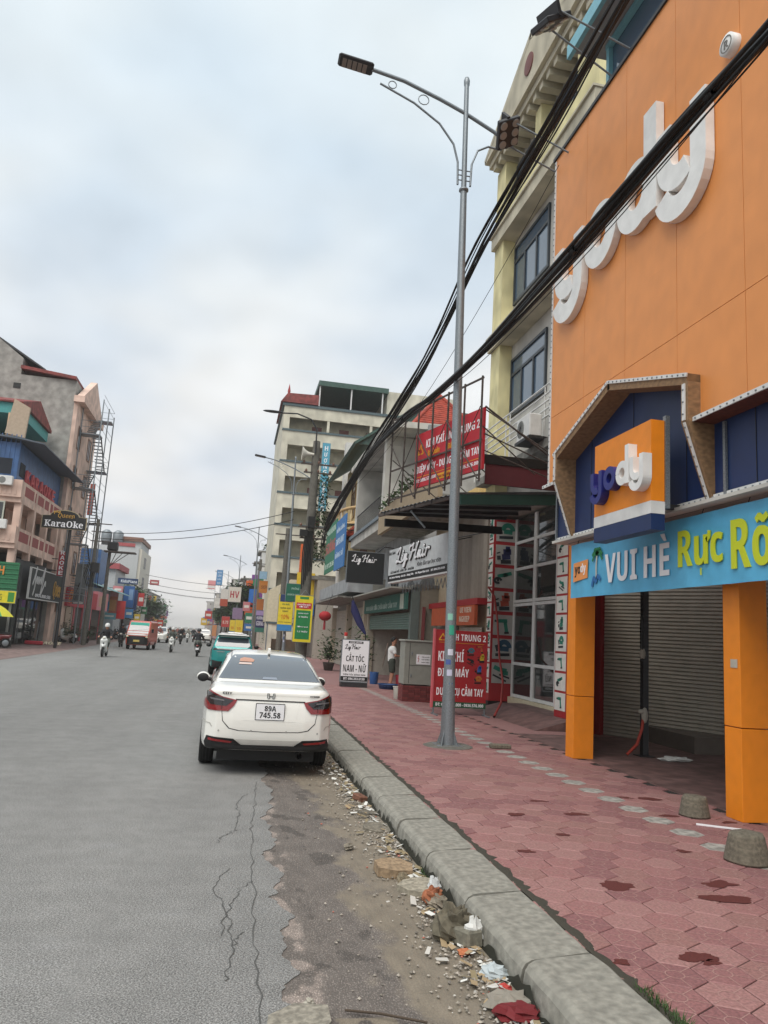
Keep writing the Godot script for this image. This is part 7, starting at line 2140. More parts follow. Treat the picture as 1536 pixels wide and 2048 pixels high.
	for q in [["ƯU ĐÃI", 0.72, 0.5, 0.05, "2f6b3a"], ["GIẢM GIÁ", 0.62, 0.7, 0.05, "3a3a30"], ["NGAY", 0.53, 0.4, 0.04, "3a3a30"], ["10%", 0.38, 0.55, 0.12, "d07a1e"], ["DUY NHẤT TRONG THÁNG", 0.24, 0.85, 0.03, "3a3a30"]]: write("lettering", q[0], Vector3(0, q[1] * 2.15, 0.02), q[2] * 0.85, q[3] * 2.15, 0.0, flat(q[4]), a2)

func bundle(called: String, label: String, way: Array, wires: Array) -> void:   # way: pixels with the distance from the camera's street line; wires: [up, aside, radius]
	var pts := []
	for w in way: pts.append(gx(w[0], w[1], w[2]))
	var t := thing(called, label, "cables", pts[0], 0.0, "cable bundles on the right")
	for k in wires.size():
		var w = wires[k]
		var path := []
		for q in pts.size() - 1:
			for e in 6:
				var a: Vector3 = pts[maxi(q - 1, 0)]
				var d: Vector3 = pts[mini(q + 2, pts.size() - 1)]
				var p: Vector3 = pts[q].cubic_interpolate(pts[q + 1], a, d, e / 6.0)
				var s := (q + e / 6.0) / (pts.size() - 1)
				var open: float = 0.35 + 0.65 * absf(sin(s * 7.0 + k * 0.4))
				path.append(p - pts[0] + Vector3(w[1], w[0] * open, 0) + Vector3(0.012 * sin(s * 21.0 + k * 2.0), 0.014 * cos(s * 17.0 + k * 1.3), 0))
		obj("cable", MB.new().tube(path, w[2], 6), "cable", t)

# ---------------------------------------------------------------- vehicles
# distance to a closed outline, negative inside
func poly_dist(p: Vector2, poly: PackedVector2Array) -> float:
	var d := 1e9
	var inside := false
	var n := poly.size()
	var j := n - 1
	for i in n:
		var a := poly[i]
		var b := poly[j]
		var e := b - a
		var w := p - a
		d = minf(d, (w - e * clampf(w.dot(e) / e.length_squared(), 0.0, 1.0)).length_squared())
		if (a.y > p.y) != (b.y > p.y) and p.x < (b.x - a.x) * (p.y - a.y) / (b.y - a.y) + a.x: inside = not inside
		j = i
	return -sqrt(d) if inside else sqrt(d)

# body of a car: smooth meeting of its side, top and front outlines (side: z,y; plan: x,z half; front: x,y half), wheel arches cut out
class Shell:
	var lo: Vector3
	var cell: float
	var n: Vector3i
	var side: PackedFloat32Array
	var plan: PackedFloat32Array
	var front: PackedFloat32Array
	var k := 0.08
	func smax(a: float, b: float) -> float:
		var h := maxf(k - absf(a - b), 0.0) / k
		return maxf(a, b) + h * h * k * 0.25
	func look(t: PackedFloat32Array, w: int, hgt: int, u: float, v: float) -> float:
		u = clampf(u, 0.0, w - 0.001); v = clampf(v, 0.0, hgt - 0.001)
		var i := int(u); var j := int(v)
		var fu := u - i; var fv := v - j
		var q := j * (w + 1) + i
		return lerpf(lerpf(t[q], t[q + 1], fu), lerpf(t[q + w + 1], t[q + w + 2], fu), fv)
	func at(p: Vector3) -> float:
		var g := (Vector3(absf(p.x), p.y, p.z) - lo) / cell
		return smax(smax(look(side, n.z, n.y, g.z, g.y), look(plan, n.x, n.z, g.x, g.z)), look(front, n.x, n.y, g.x, g.y))
	func back(x: float, y: float, from := 2.6, step := -0.02) -> Vector3:   # first hit coming from behind (step < 0) or ahead
		var z := from
		for q in 300:
			if at(Vector3(x, y, z)) < 0.0: break
			z += step
		var a := z - step
		var b := z
		for q in 12:
			var m := (a + b) / 2
			if at(Vector3(x, y, m)) < 0.0: b = m
			else: a = m
		return Vector3(x, y, b)
	func flank(s: float, y: float, z: float) -> Vector3:
		var x := 1.2
		while x > 0.2 and at(Vector3(x, y, z)) > 0.0: x -= 0.015
		var a := x + 0.015
		var b := x
		for q in 12:
			var m := (a + b) / 2
			if at(Vector3(m, y, z)) < 0.0: b = m
			else: a = m
		return Vector3(b * s, y, z)

func make_shell(side: Array, plan: Array, front: Array, lo: Vector3, hi: Vector3, cell: float) -> Shell:
	var s := Shell.new()
	s.lo = lo
	s.cell = cell
	s.n = Vector3i(((hi - lo) / cell).ceil())
	var sp := PackedVector2Array(curve(side, true, 4))
	var pp := PackedVector2Array(plan)
	var fp := PackedVector2Array(front)
	for y in s.n.y + 1:
		for z in s.n.z + 1: s.side.append(poly_dist(Vector2(lo.z + z * cell, lo.y + y * cell), sp))
	for z in s.n.z + 1:
		for x in s.n.x + 1: s.plan.append(poly_dist(Vector2(lo.x + x * cell, lo.z + z * cell), pp))
	for y in s.n.y + 1:
		for x in s.n.x + 1: s.front.append(poly_dist(Vector2(lo.x + x * cell, lo.y + y * cell), fp))
	return s

func shell_mesh(s: Shell, wheels: Array, wr: float) -> MB:   # wheels: z of the axles
	var nx := s.n.x * 2 - 2
	var vals := PackedFloat32Array()
	var half := s.n.x - 1
	vals.resize((nx + 1) * (s.n.y + 1) * (s.n.z + 1))
	var q := 0
	for z in s.n.z + 1:
		var pz := s.lo.z + z * s.cell
		for y in s.n.y + 1:
			var py := s.lo.y + y * s.cell
			var sd := s.side[y * (s.n.z + 1) + z]
			var arch := 1e9
			for w in wheels: arch = minf(arch, Vector2(pz - w, py - wr).length() - wr - 0.055)
			for x in nx + 1:
				var ix := absi(x - half)
				var d := s.smax(s.smax(sd, s.plan[z * (s.n.x + 1) + ix]), s.front[y * (s.n.x + 1) + ix])
				if arch < 0.2 and ix * s.cell > 0.55: d = maxf(d, -arch)
				vals[q] = d
				q += 1
	return nets(vals, nx, s.n.y, s.n.z, Vector3(-half * s.cell, s.lo.y, s.lo.z), s.cell, MB.new())

# an outline (x,y) laid on the shell as a thin skin; how: 1 from behind, -1 from ahead, 2 / -2 on the right / left flank (outline z,y)
func skin(s: Shell, poly: Array, off: float, how := 1, fine := 0.06) -> MB:
	var dense := PackedVector2Array()
	for k in poly.size():
		var a: Vector2 = poly[k]
		var b: Vector2 = poly[(k + 1) % poly.size()]
		var m := maxi(1, int(ceil(a.distance_to(b) / fine)))
		for q in m: dense.append(a.lerp(b, float(q) / m))
	var pts := dense.duplicate()
	var lo := Vector2.ONE * 1e9
	var hi := -lo
	for p in dense:
		lo = lo.min(p); hi = hi.max(p)
	var y := lo.y + fine * 0.6
	while y < hi.y:
		var x := lo.x + fine * 0.5
		while x < hi.x:
			var p := Vector2(x + 0.003 * sin(y * 97.0), y + 0.003 * sin(x * 61.0))
			if poly_dist(p, dense) < -fine * 0.35: pts.append(p)
			x += fine
		y += fine
	var v := []
	for p in pts:
		var h: Vector3
		match how:
			1: h = s.back(p.x, p.y)
			-1: h = s.back(p.x, p.y, -2.9, 0.02)
			2: h = s.flank(1.0, p.y, p.x)
			_: h = s.flank(-1.0, p.y, p.x)
		var e := 0.01
		var g := Vector3(s.at(h + Vector3(e, 0, 0)) - s.at(h - Vector3(e, 0, 0)), s.at(h + Vector3(0, e, 0)) - s.at(h - Vector3(0, e, 0)), s.at(h + Vector3(0, 0, e)) - s.at(h - Vector3(0, 0, e))).normalized()
		v.append([h + g * off, g])
	var mb := MB.new()
	var ids := Geometry2D.triangulate_delaunay(pts)
	for q in v:
		mb.v.append(q[0]); mb.n.append(q[1])
	for k in range(0, ids.size(), 3):
		var c := (pts[ids[k]] + pts[ids[k + 1]] + pts[ids[k + 2]]) / 3.0
		if poly_dist(c, dense) > 0.0: continue
		var a: Vector3 = v[ids[k]][0]
		var b: Vector3 = v[ids[k + 1]][0]
		var d: Vector3 = v[ids[k + 2]][0]
		var flip: bool = (b - a).cross(d - a).dot(v[ids[k]][1]) > 0
		mb.i.append(ids[k])
		mb.i.append(ids[k + 2] if flip else ids[k + 1])
		mb.i.append(ids[k + 1] if flip else ids[k + 2])
	return mb

func wheel(parent: Node, at: Vector3, r: float, w: float) -> void:
	var b := Basis(Vector3(0, 1, 0), Vector3(1, 0, 0), Vector3(0, 0, -1))
	var t := obj("wheel", MB.new().lathe([Vector2(r * 0.62, -w / 2), Vector2(r * 0.92, -w / 2), Vector2(r * 0.99, -w * 0.40), Vector2(r, -w * 0.2), Vector2(r, w * 0.2), Vector2(r * 0.99, w * 0.40), Vector2(r * 0.92, w / 2), Vector2(r * 0.62, w / 2)], 28, at, b), "rubber", parent)
	obj("rim", MB.new().lathe([Vector2(0.0, -w * 0.36), Vector2(r * 0.25, -w * 0.40), Vector2(r * 0.63, -w * 0.30), Vector2(r * 0.63, w * 0.30), Vector2(r * 0.25, w * 0.40), Vector2(0.0, w * 0.36)], 20, at, b), "galv", t)
	var gr := MB.new()
	for q in [-0.22, 0.0, 0.22]: gr.lathe([Vector2(r + 0.001, w * q - 0.006), Vector2(r + 0.0015, w * q), Vector2(r + 0.001, w * q + 0.006)], 28, at, b)
	obj("tread_groove", gr, "print_black", t)

func car_body(t: Node, kind: String, paint: String, cell: float) -> Shell:
	var s: Shell
	if kind == "sedan":
		s = make_shell([Vector2(2.02, 0.29), Vector2(2.20, 0.36), Vector2(2.27, 0.58), Vector2(2.245, 0.78), Vector2(2.20, 0.92), Vector2(2.19, 1.00), Vector2(2.08, 1.035), Vector2(1.80, 1.065), Vector2(1.62, 1.09), Vector2(1.25, 1.245), Vector2(0.85, 1.385), Vector2(0.45, 1.455), Vector2(0.0, 1.47), Vector2(-0.45, 1.42), Vector2(-0.85, 1.25), Vector2(-1.3, 1.04), Vector2(-1.8, 0.94), Vector2(-2.15, 0.80), Vector2(-2.27, 0.55), Vector2(-2.2, 0.28), Vector2(-1.9, 0.2), Vector2(0.0, 0.19)], [Vector2(-0.3, 2.27), Vector2(0.45, 2.265), Vector2(0.66, 2.21), Vector2(0.79, 2.06), Vector2(0.855, 1.75), Vector2(0.874, 1.2), Vector2(0.870, -0.5), Vector2(0.87, -1.3), Vector2(0.83, -1.8), Vector2(0.68, -2.12), Vector2(0.4, -2.25), Vector2(-0.3, -2.27)], [Vector2(-0.3, 0.19), Vector2(0.72, 0.20), Vector2(0.835, 0.29), Vector2(0.868, 0.45), Vector2(0.872, 0.68), Vector2(0.855, 0.86), Vector2(0.80, 0.975), Vector2(0.735, 1.06), Vector2(0.67, 1.21), Vector2(0.60, 1.36), Vector2(0.50, 1.44), Vector2(0.25, 1.475), Vector2(-0.3, 1.48)], Vector3(0, 0.1, -2.42), Vector3(1.0, 1.6, 2.42), cell)
	elif kind == "suv":
		s = make_shell([Vector2(1.95, 0.30), Vector2(2.16, 0.38), Vector2(2.22, 0.62), Vector2(2.20, 0.95), Vector2(2.14, 1.06), Vector2(1.98, 1.30), Vector2(1.80, 1.50), Vector2(1.92, 1.55), Vector2(1.65, 1.61), Vector2(0.8, 1.65), Vector2(0.0, 1.64), Vector2(-0.5, 1.55), Vector2(-1.2, 1.12), Vector2(-1.8, 1.0), Vector2(-2.15, 0.86), Vector2(-2.22, 0.55), Vector2(-2.1, 0.28), Vector2(0.0, 0.25)], [Vector2(-0.3, 2.22), Vector2(0.55, 2.2), Vector2(0.78, 2.05), Vector2(0.87, 1.7), Vector2(0.88, -1.4), Vector2(0.8, -1.9), Vector2(0.5, -2.2), Vector2(-0.3, -2.22)], [Vector2(-0.3, 0.25), Vector2(0.76, 0.26), Vector2(0.87, 0.4), Vector2(0.885, 0.75), Vector2(0.85, 1.0), Vector2(0.78, 1.1), Vector2(0.66, 1.5), Vector2(0.56, 1.62), Vector2(-0.3, 1.67)], Vector3(0, 0.15, -2.42), Vector3(1.0, 1.8, 2.42), cell)
	else:   # cab van of the small lorry
		s = make_shell([Vector2(2.1, 0.35), Vector2(2.12, 1.95), Vector2(2.0, 2.02), Vector2(-0.9, 2.05), Vector2(-1.25, 1.95), Vector2(-1.75, 1.30), Vector2(-2.1, 1.12), Vector2(-2.22, 0.95), Vector2(-2.24, 0.4), Vector2(-2.0, 0.3)], [Vector2(-0.3, 2.12), Vector2(0.8, 2.1), Vector2(0.82, -1.6), Vector2(0.76, -2.05), Vector2(0.5, -2.22), Vector2(-0.3, -2.24)], [Vector2(-0.3, 0.28), Vector2(0.74, 0.3), Vector2(0.82, 0.5), Vector2(0.82, 1.2), Vector2(0.76, 1.95), Vector2(0.68, 2.04), Vector2(-0.3, 2.07)], Vector3(0, 0.15, -2.42), Vector3(0.96, 2.25, 2.32), cell)
	return s

func vehicles() -> void:
	white_sedan()
	other_cars()
	riders()

func white_sedan() -> void:
	var t := thing("parked_car", "white saloon car parked against the kerb with a two line plate", "car", Vector3(0.575, 0.0, -12.12), 0.0, "cars parked along the right kerb")
	t.scale = Vector3(1.0, 1.045, 1.0)
	var s := car_body(t, "sedan", "car_white", 0.03)
	obj("body", shell_mesh(s, [1.22, -1.38], 0.30), "car_white", t)
	for x in [-0.76, 0.76]:
		for z in [1.22, -1.38]: wheel(t, Vector3(x, 0.305, z), 0.305, 0.19)
	obj("underbody", MB.new().bb(Vector3(-0.62, 0.16, -2.0), Vector3(0.62, 0.34, 2.0)), "print_black", t)
	obj("wheel_wells", MB.new().bb(Vector3(-0.66, 0.2, 0.85), Vector3(0.66, 0.62, 1.6)).bb(Vector3(-0.66, 0.2, -1.75), Vector3(0.66, 0.62, -1.0)), "print_black", t)
	# rear window, side windows, windscreen
	var rg := obj("rear_window", skin(s, [Vector2(-0.685, 1.10), Vector2(0.685, 1.10), Vector2(0.63, 1.19), Vector2(0.535, 1.355), Vector2(0.50, 1.385), Vector2(0.0, 1.40), Vector2(-0.50, 1.385), Vector2(-0.535, 1.355), Vector2(-0.63, 1.19)], 0.004, 1, 0.05), "car_glass", t)
	obj("window_sticker", skin(s, [Vector2(-0.42, 1.30), Vector2(-0.23, 1.30), Vector2(-0.21, 1.325), Vector2(-0.26, 1.345), Vector2(-0.36, 1.352), Vector2(-0.41, 1.335)], 0.008, 1, 0.03), flat("c79a86"), rg)
	obj("window_sticker", skin(s, [Vector2(-0.43, 1.268), Vector2(-0.25, 1.268), Vector2(-0.25, 1.29), Vector2(-0.42, 1.29)], 0.008, 1, 0.03), flat("d9c4bc"), rg)
	obj("brake_lamp", skin(s, [Vector2(-0.10, 1.105), Vector2(0.10, 1.105), Vector2(0.09, 1.13), Vector2(-0.09, 1.13)], 0.007, 1, 0.03), flat("8a93a0", 0.2), rg)
	for d in [2, -2]:
		obj("side_window", skin(s, [Vector2(1.10, 1.06), Vector2(0.02, 1.04), Vector2(0.02, 1.37), Vector2(0.45, 1.36), Vector2(0.80, 1.27)], 0.004, d, 0.07), "car_glass", t)
		obj("side_window", skin(s, [Vector2(-0.04, 1.04), Vector2(-1.0, 1.02), Vector2(-0.55, 1.28), Vector2(-0.25, 1.36), Vector2(-0.04, 1.375)], 0.004, d, 0.07), "car_glass", t)
		obj("door_seam", skin(s, [Vector2(0.0, 0.36), Vector2(0.008, 0.36), Vector2(0.008, 1.03), Vector2(0.0, 1.03)], 0.003, d, 0.08), "black", t)
		obj("door_handle", skin(s, [Vector2(0.72, 0.90), Vector2(0.90, 0.905), Vector2(0.90, 0.93), Vector2(0.72, 0.925)], 0.022, d, 0.05), "car_white", t)
	obj("windscreen", skin(s, [Vector2(-0.66, 1.08), Vector2(0.66, 1.08), Vector2(0.50, 1.37), Vector2(-0.50, 1.37)], 0.004, -1, 0.07), "car_glass", t)
	# tail lamps: red rim, smoked centre
	for d in [-1.0, 1.0]:
		var f := func(a: Array) -> Array: return a.map(func(p): return Vector2(p.x * d, p.y))
		var lamp := obj("tail_lamp", skin(s, f.call([Vector2(0.825, 0.985), Vector2(0.845, 0.86), Vector2(0.825, 0.785), Vector2(0.76, 0.755), Vector2(0.52, 0.755), Vector2(0.455, 0.82), Vector2(0.42, 0.885), Vector2(0.60, 0.92), Vector2(0.76, 0.985)]), 0.012, 1, 0.04), "lamp_red", t)
		obj("smoked_centre", skin(s, f.call([Vector2(0.79, 0.965), Vector2(0.79, 0.875), Vector2(0.74, 0.825), Vector2(0.55, 0.815), Vector2(0.465, 0.878), Vector2(0.61, 0.91), Vector2(0.745, 0.962)]), 0.018, 1, 0.04), "lamp_dark", lamp)
		obj("lamp_bar", skin(s, f.call([Vector2(0.745, 0.905), Vector2(0.735, 0.885), Vector2(0.58, 0.866), Vector2(0.58, 0.88)]), 0.022, 1, 0.03), flat("6d6a6c", 0.2), lamp)
		obj("lamp_division", skin(s, f.call([Vector2(0.60, 0.775), Vector2(0.606, 0.775), Vector2(0.606, 0.92), Vector2(0.60, 0.92)]), 0.021, 1, 0.03), "black", lamp)
		# boot lid shut line
		obj("boot_seam", skin(s, f.call([Vector2(0.600, 0.775), Vector2(0.606, 0.775), Vector2(0.585, 0.64), Vector2(0.50, 0.555), Vector2(0.38, 0.533), Vector2(0.0, 0.523), Vector2(0.0, 0.530), Vector2(0.37, 0.540), Vector2(0.49, 0.562), Vector2(0.578, 0.645)]), 0.003, 1, 0.03), "black", t)
		obj("reflector", skin(s, f.call([Vector2(0.73, 0.408), Vector2(0.46, 0.392), Vector2(0.44, 0.412), Vector2(0.73, 0.436)]), 0.016, 1, 0.04), "lamp_red", t)
		obj("bumper_crease", skin(s, f.call([Vector2(0.84, 0.615), Vector2(0.84, 0.605), Vector2(0.74, 0.595), Vector2(0.71, 0.56), Vector2(0.70, 0.565), Vector2(0.73, 0.605)]), 0.004, 1, 0.03), flat("b9b7b0"), t)
		# mirror
		var m := obj("mirror", MB.new().ball(Vector3(d * 0.955, 0.975, -0.78), Vector3(0.105, 0.075, 0.07), 12, 8), "car_white", t)
		obj("mirror_glass", MB.new().ball(Vector3(d * 0.955, 0.965, -0.725), Vector3(0.09, 0.066, 0.03), 12, 8), "print_black", m)
		obj("mirror_foot", MB.new().tube([Vector3(d * 0.80, 0.93, -0.78), Vector3(d * 0.92, 0.95, -0.78)], 0.03, 6), "black", m)
	for x in [-0.62, -0.22, 0.22, 0.62]: obj("parking_sensor", skin(s, [Vector2(x - 0.014, 0.545 - absf(x) * 0.03), Vector2(x, 0.531 - absf(x) * 0.03), Vector2(x + 0.014, 0.545 - absf(x) * 0.03), Vector2(x, 0.559 - absf(x) * 0.03)], 0.004, 1, 0.03), flat("a8a7a2"), t)
	# lower bumper
	obj("diffuser", skin(s, [Vector2(-0.765, 0.315), Vector2(0.765, 0.315), Vector2(0.785, 0.38), Vector2(0.76, 0.455), Vector2(0.43, 0.44), Vector2(0.33, 0.37), Vector2(-0.33, 0.37), Vector2(-0.43, 0.44), Vector2(-0.76, 0.455), Vector2(-0.785, 0.38)], 0.008, 1, 0.05), "plastic_black", t)
	obj("diffuser_panel", skin(s, [Vector2(-0.41, 0.435), Vector2(0.41, 0.435), Vector2(0.325, 0.378), Vector2(-0.325, 0.378)], 0.010, 1, 0.05), flat("c7c5bf", 0.3), t)
	obj("exhaust", MB.new().tube([Vector3(0.42, 0.26, 1.8), Vector3(0.42, 0.24, 2.12)], 0.032, 10), "steel_dark", t)
	obj("chrome_strip", skin(s, [Vector2(-0.44, 0.885), Vector2(0.44, 0.885), Vector2(0.44, 0.899), Vector2(-0.44, 0.899)], 0.008, 1, 0.04), "plastic_black", t)
	# plate recess and plate
	obj("plate_recess", skin(s, [Vector2(-0.33, 0.655), Vector2(0.33, 0.655), Vector2(0.37, 0.88), Vector2(-0.37, 0.88)], 0.002, 1, 0.05), "car_white", t)
	var pz := s.back(0.0, 0.77).z + 0.012
	var pl := obj("number_plate", MB.new().cbox(Vector3(0.0, 0.765, pz), Vector3(0.37, 0.20, 0.014), 0.004), "plastic_black", t)
	obj("plate_face", MB.new().box(Vector3(0.0, 0.765, pz + 0.008), Vector3(0.352, 0.182, 0.006)), "print_white", pl)
	write("plate_text", "89A", Vector3(0.0, 0.806, pz + 0.013), 0.145, 0.062, 0.0, "print_black", pl, "bold", 0.003)
	write("plate_text", "745.58", Vector3(0.0, 0.727, pz + 0.013), 0.265, 0.066, 0.0, "print_black", pl, "bold", 0.003)
	# badges
	var bz := s.back(0.0, 0.955).z + 0.004
	var bd := MB.new()
	bd.add(strokes([curve([Vector2(-0.042, 0.036), Vector2(-0.048, 0.0), Vector2(-0.034, -0.036)]), curve([Vector2(0.042, 0.036), Vector2(0.048, 0.0), Vector2(0.034, -0.036)])], 0.009, 0.008, Vector3(0, 0.95, bz), 0.0))
	bd.add(strokes([[Vector2(-0.028, 0.032), Vector2(-0.02, -0.032)], [Vector2(0.028, 0.032), Vector2(0.02, -0.032)]], 0.011, 0.009, Vector3(0, 0.95, bz), 0.0))
	bd.add(strokes([[Vector2(-0.023, -0.004), Vector2(0.023, -0.004)]], 0.010, 0.007, Vector3(0, 0.95, bz), 0.0))
	obj("badge", bd, "chrome", t)
	for q in [["CITY", -0.55, 0.12, 0.028], ["HYBRID", 0.56, 0.13, 0.018]]:
		var qz := s.back(q[1], 0.965).z + 0.006
		var o := write("model_lettering", q[0], Vector3(q[1], 0.965, qz + 0.006), q[2], q[3], 0.28 * signf(q[1]), "steel_dark", t, "bold", 0.006)
	obj("antenna", MB.new().prism(PackedVector2Array([Vector2(0.10, 0.0), Vector2(0.09, 0.06), Vector2(0.06, 0.075), Vector2(-0.10, 0.0)]), -0.018, 0.018, Vector3(0, 1.42, 0.72), Basis(Vector3(0, 0, 1), Vector3(0, 1, 0), Vector3(-1, 0, 0))), "car_white", t)
	for d in [-1.0, 1.0]:
		var rp := []
		for q in 9:
			var zz := lerpf(0.95, -0.5, q / 8.0)
			var y := 1.5
			while y > 1.0 and s.at(Vector3(d * 0.535, y, zz)) > 0.0: y -= 0.005
			rp.append(Vector3(d * 0.535, y + 0.001, zz))
		obj("roof_strip", MB.new().tube(rp, 0.007, 5), "black", t)

func other_cars() -> void:
	# green SUV ahead of it
	var g := thing("parked_car", "turquoise sport utility car with a white roof parked ahead of the saloon", "car", Vector3(0.12, 0.0, -32.5), 0.0, "cars parked along the right kerb")
	var s := car_body(g, "suv", "car_green", 0.05)
	obj("body", shell_mesh(s, [1.3, -1.35], 0.34), "car_green", g)
	for x in [-0.78, 0.78]:
		for z in [1.3, -1.35]: wheel(g, Vector3(x, 0.345, z), 0.345, 0.2)
	obj("roof_skin", skin(s, [Vector2(-0.62, 1.50), Vector2(0.62, 1.50), Vector2(0.56, 1.635), Vector2(-0.56, 1.635)], 0.006, 1, 0.1), "car_white", g)
	var top := MB.new()
	top.grid(8, 10, func(a, b):
		var x := lerpf(-0.58, 0.58, a)
		var z := lerpf(1.75, -0.6, b)
		var y := 1.8
		while y > 1.2 and s.at(Vector3(x, y, z)) > 0.0: y -= 0.01
		return Vector3(x, y + 0.012, z))
	obj("roof_panel", top, "car_white", g)
	obj("spoiler", MB.new().cbox(Vector3(0, 1.585, 1.93), Vector3(1.20, 0.04, 0.28), 0.015), "car_white", g)
	obj("rear_window", skin(s, [Vector2(-0.68, 1.13), Vector2(0.68, 1.13), Vector2(0.60, 1.47), Vector2(-0.60, 1.47)], 0.006, 1, 0.08), "car_glass", g)
	obj("lamp_bar", skin(s, [Vector2(-0.82, 0.98), Vector2(0.82, 0.98), Vector2(0.80, 1.05), Vector2(-0.80, 1.05)], 0.008, 1, 0.08), "lamp_dark", g)
	obj("lower_bumper", skin(s, [Vector2(-0.84, 0.32), Vector2(0.84, 0.32), Vector2(0.87, 0.62), Vector2(0.5, 0.56), Vector2(-0.5, 0.56), Vector2(-0.87, 0.62)], 0.01, 1, 0.08), "plastic_black", g)
	obj("plate", MB.new().box(Vector3(0, 0.72, 2.235), Vector3(0.34, 0.17, 0.02)), "print_white", g)
	obj("lettering", MB.new().box(Vector3(-0.45, 0.93, 2.215), Vector3(0.3, 0.03, 0.02)), "chrome", g)
	obj("underbody", MB.new().bb(Vector3(-0.62, 0.18, -1.9), Vector3(0.62, 0.42, 1.9)), "print_black", g)
	for d in [2, -2]:
		obj("side_window", skin(s, [Vector2(1.7, 1.12), Vector2(-0.9, 1.10), Vector2(-0.45, 1.48), Vector2(1.5, 1.52)], 0.005, d, 0.12), "car_glass", g)
		obj("mirror", MB.new().ball(Vector3(signf(d) * 1.0, 1.1, -0.75), Vector3(0.11, 0.08, 0.07), 8, 6), "plastic_black", g)
	# smaller cars further off share one coarse build
	var w := thing("parked_car", "small white hatchback parked beyond the turquoise car", "car", Vector3(0.35, 0.0, -62.0), 0.0, "cars parked along the right kerb")
	plain_car(w, "car_white")
	for q in [["white car driving off far down the right lane", -0.6, -95.0, "car_white", 0.0], ["white car coming towards the camera beyond the orange lorry", -5.4, -84.0, "car_white", PI], ["dark car in the far traffic", -3.9, -128.0, "car_dark", 0.0], ["dark car parked on the left past the flag banner", -9.4, -98.0, "car_dark", PI], ["silver white car in the distant left lane", -6.6, -150.0, "car_white", PI]]:
		var c := copy(w, q[0], Vector3(q[1] + bend(q[2]), 0.0, q[2]), q[4])
		c.set_meta("group", "far traffic")
		if q[3] != "car_white": c.get_node("body").set_surface_override_material(0, M[q[3]])
	# orange lorry coming
	var l := thing("small_lorry", "orange red mini lorry with white bonnet driving towards the camera", "lorry", Vector3(-6.35, 0.0, -58.0), PI - 0.05)
	mat("lorry_red", Color(0.74, 0.27, 0.20), 0.4, {"coat": 0.6})
	var v := car_body(l, "lorry", "", 0.06)
	obj("body", shell_mesh(v, [1.3, -1.3], 0.29), "lorry_red", l)
	obj("windscreen", skin(v, [Vector2(-0.70, 1.32), Vector2(0.70, 1.32), Vector2(0.64, 1.90), Vector2(-0.64, 1.90)], 0.008, -1, 0.1), "car_glass", l)
	obj("sun_strip", skin(v, [Vector2(-0.66, 1.70), Vector2(0.66, 1.70), Vector2(0.64, 1.89), Vector2(-0.64, 1.89)], 0.013, -1, 0.1), flat("3fae9b"), l)
	obj("bonnet", skin(v, [Vector2(-0.72, 1.0), Vector2(0.72, 1.0), Vector2(0.70, 1.28), Vector2(-0.70, 1.28)], 0.008, -1, 0.1), "white_paint", l)
	obj("lower_front", skin(v, [Vector2(-0.78, 0.36), Vector2(0.78, 0.36), Vector2(0.79, 0.82), Vector2(0.45, 0.95), Vector2(-0.45, 0.95), Vector2(-0.79, 0.82)], 0.010, -1, 0.1), "plastic_black", l)
	for d in [-1.0, 1.0]:
		obj("headlamp", MB.new().ball(Vector3(d * 0.66, 0.90, -2.16), Vector3(0.10, 0.06, 0.06), 8, 6), flat("efe9c8", 0.1), l)
		obj("mirror", MB.new().box(Vector3(d * 0.95, 1.35, -1.6), Vector3(0.14, 0.26, 0.08)), "plastic_black", l)
	obj("plate", MB.new().box(Vector3(0, 0.62, -2.275), Vector3(0.42, 0.14, 0.02)), flat("d8c06a"), l)
	for x in [-0.7, 0.7]:
		for z in [1.3, -1.3]: wheel(l, Vector3(x, 0.295, z), 0.295, 0.18)

func plain_car(t: Node, paint: String) -> void:
	var s := car_body(t, "suv", paint, 0.08)
	obj("body", shell_mesh(s, [1.3, -1.35], 0.34), paint, t)
	for x in [-0.78, 0.78]:
		for z in [1.3, -1.35]: wheel(t, Vector3(x, 0.345, z), 0.345, 0.2)
	obj("rear_window", skin(s, [Vector2(-0.66, 1.13), Vector2(0.66, 1.13), Vector2(0.58, 1.45), Vector2(-0.58, 1.45)], 0.01, 1, 0.15), "car_glass", t)
	obj("windscreen", skin(s, [Vector2(-0.66, 1.16), Vector2(0.66, 1.16), Vector2(0.56, 1.52), Vector2(-0.56, 1.52)], 0.01, -1, 0.15), "car_glass", t)
	obj("tail_lamp", skin(s, [Vector2(0.6, 0.9), Vector2(0.84, 0.9), Vector2(0.82, 1.05), Vector2(0.6, 1.02)], 0.012, 1, 0.15), "lamp_red", t)
	obj("tail_lamp", skin(s, [Vector2(-0.84, 0.9), Vector2(-0.6, 0.9), Vector2(-0.6, 1.02), Vector2(-0.82, 1.05)], 0.012, 1, 0.15), "lamp_red", t)
	obj("bumper", skin(s, [Vector2(-0.84, 0.32), Vector2(0.84, 0.32), Vector2(0.86, 0.5), Vector2(-0.86, 0.5)], 0.012, 1, 0.15), "plastic_black", t)

# ---------------------------------------------------------------- motorbikes and people
func V(x: float, y: float, z: float) -> Vector3: return Vector3(x, y, z)

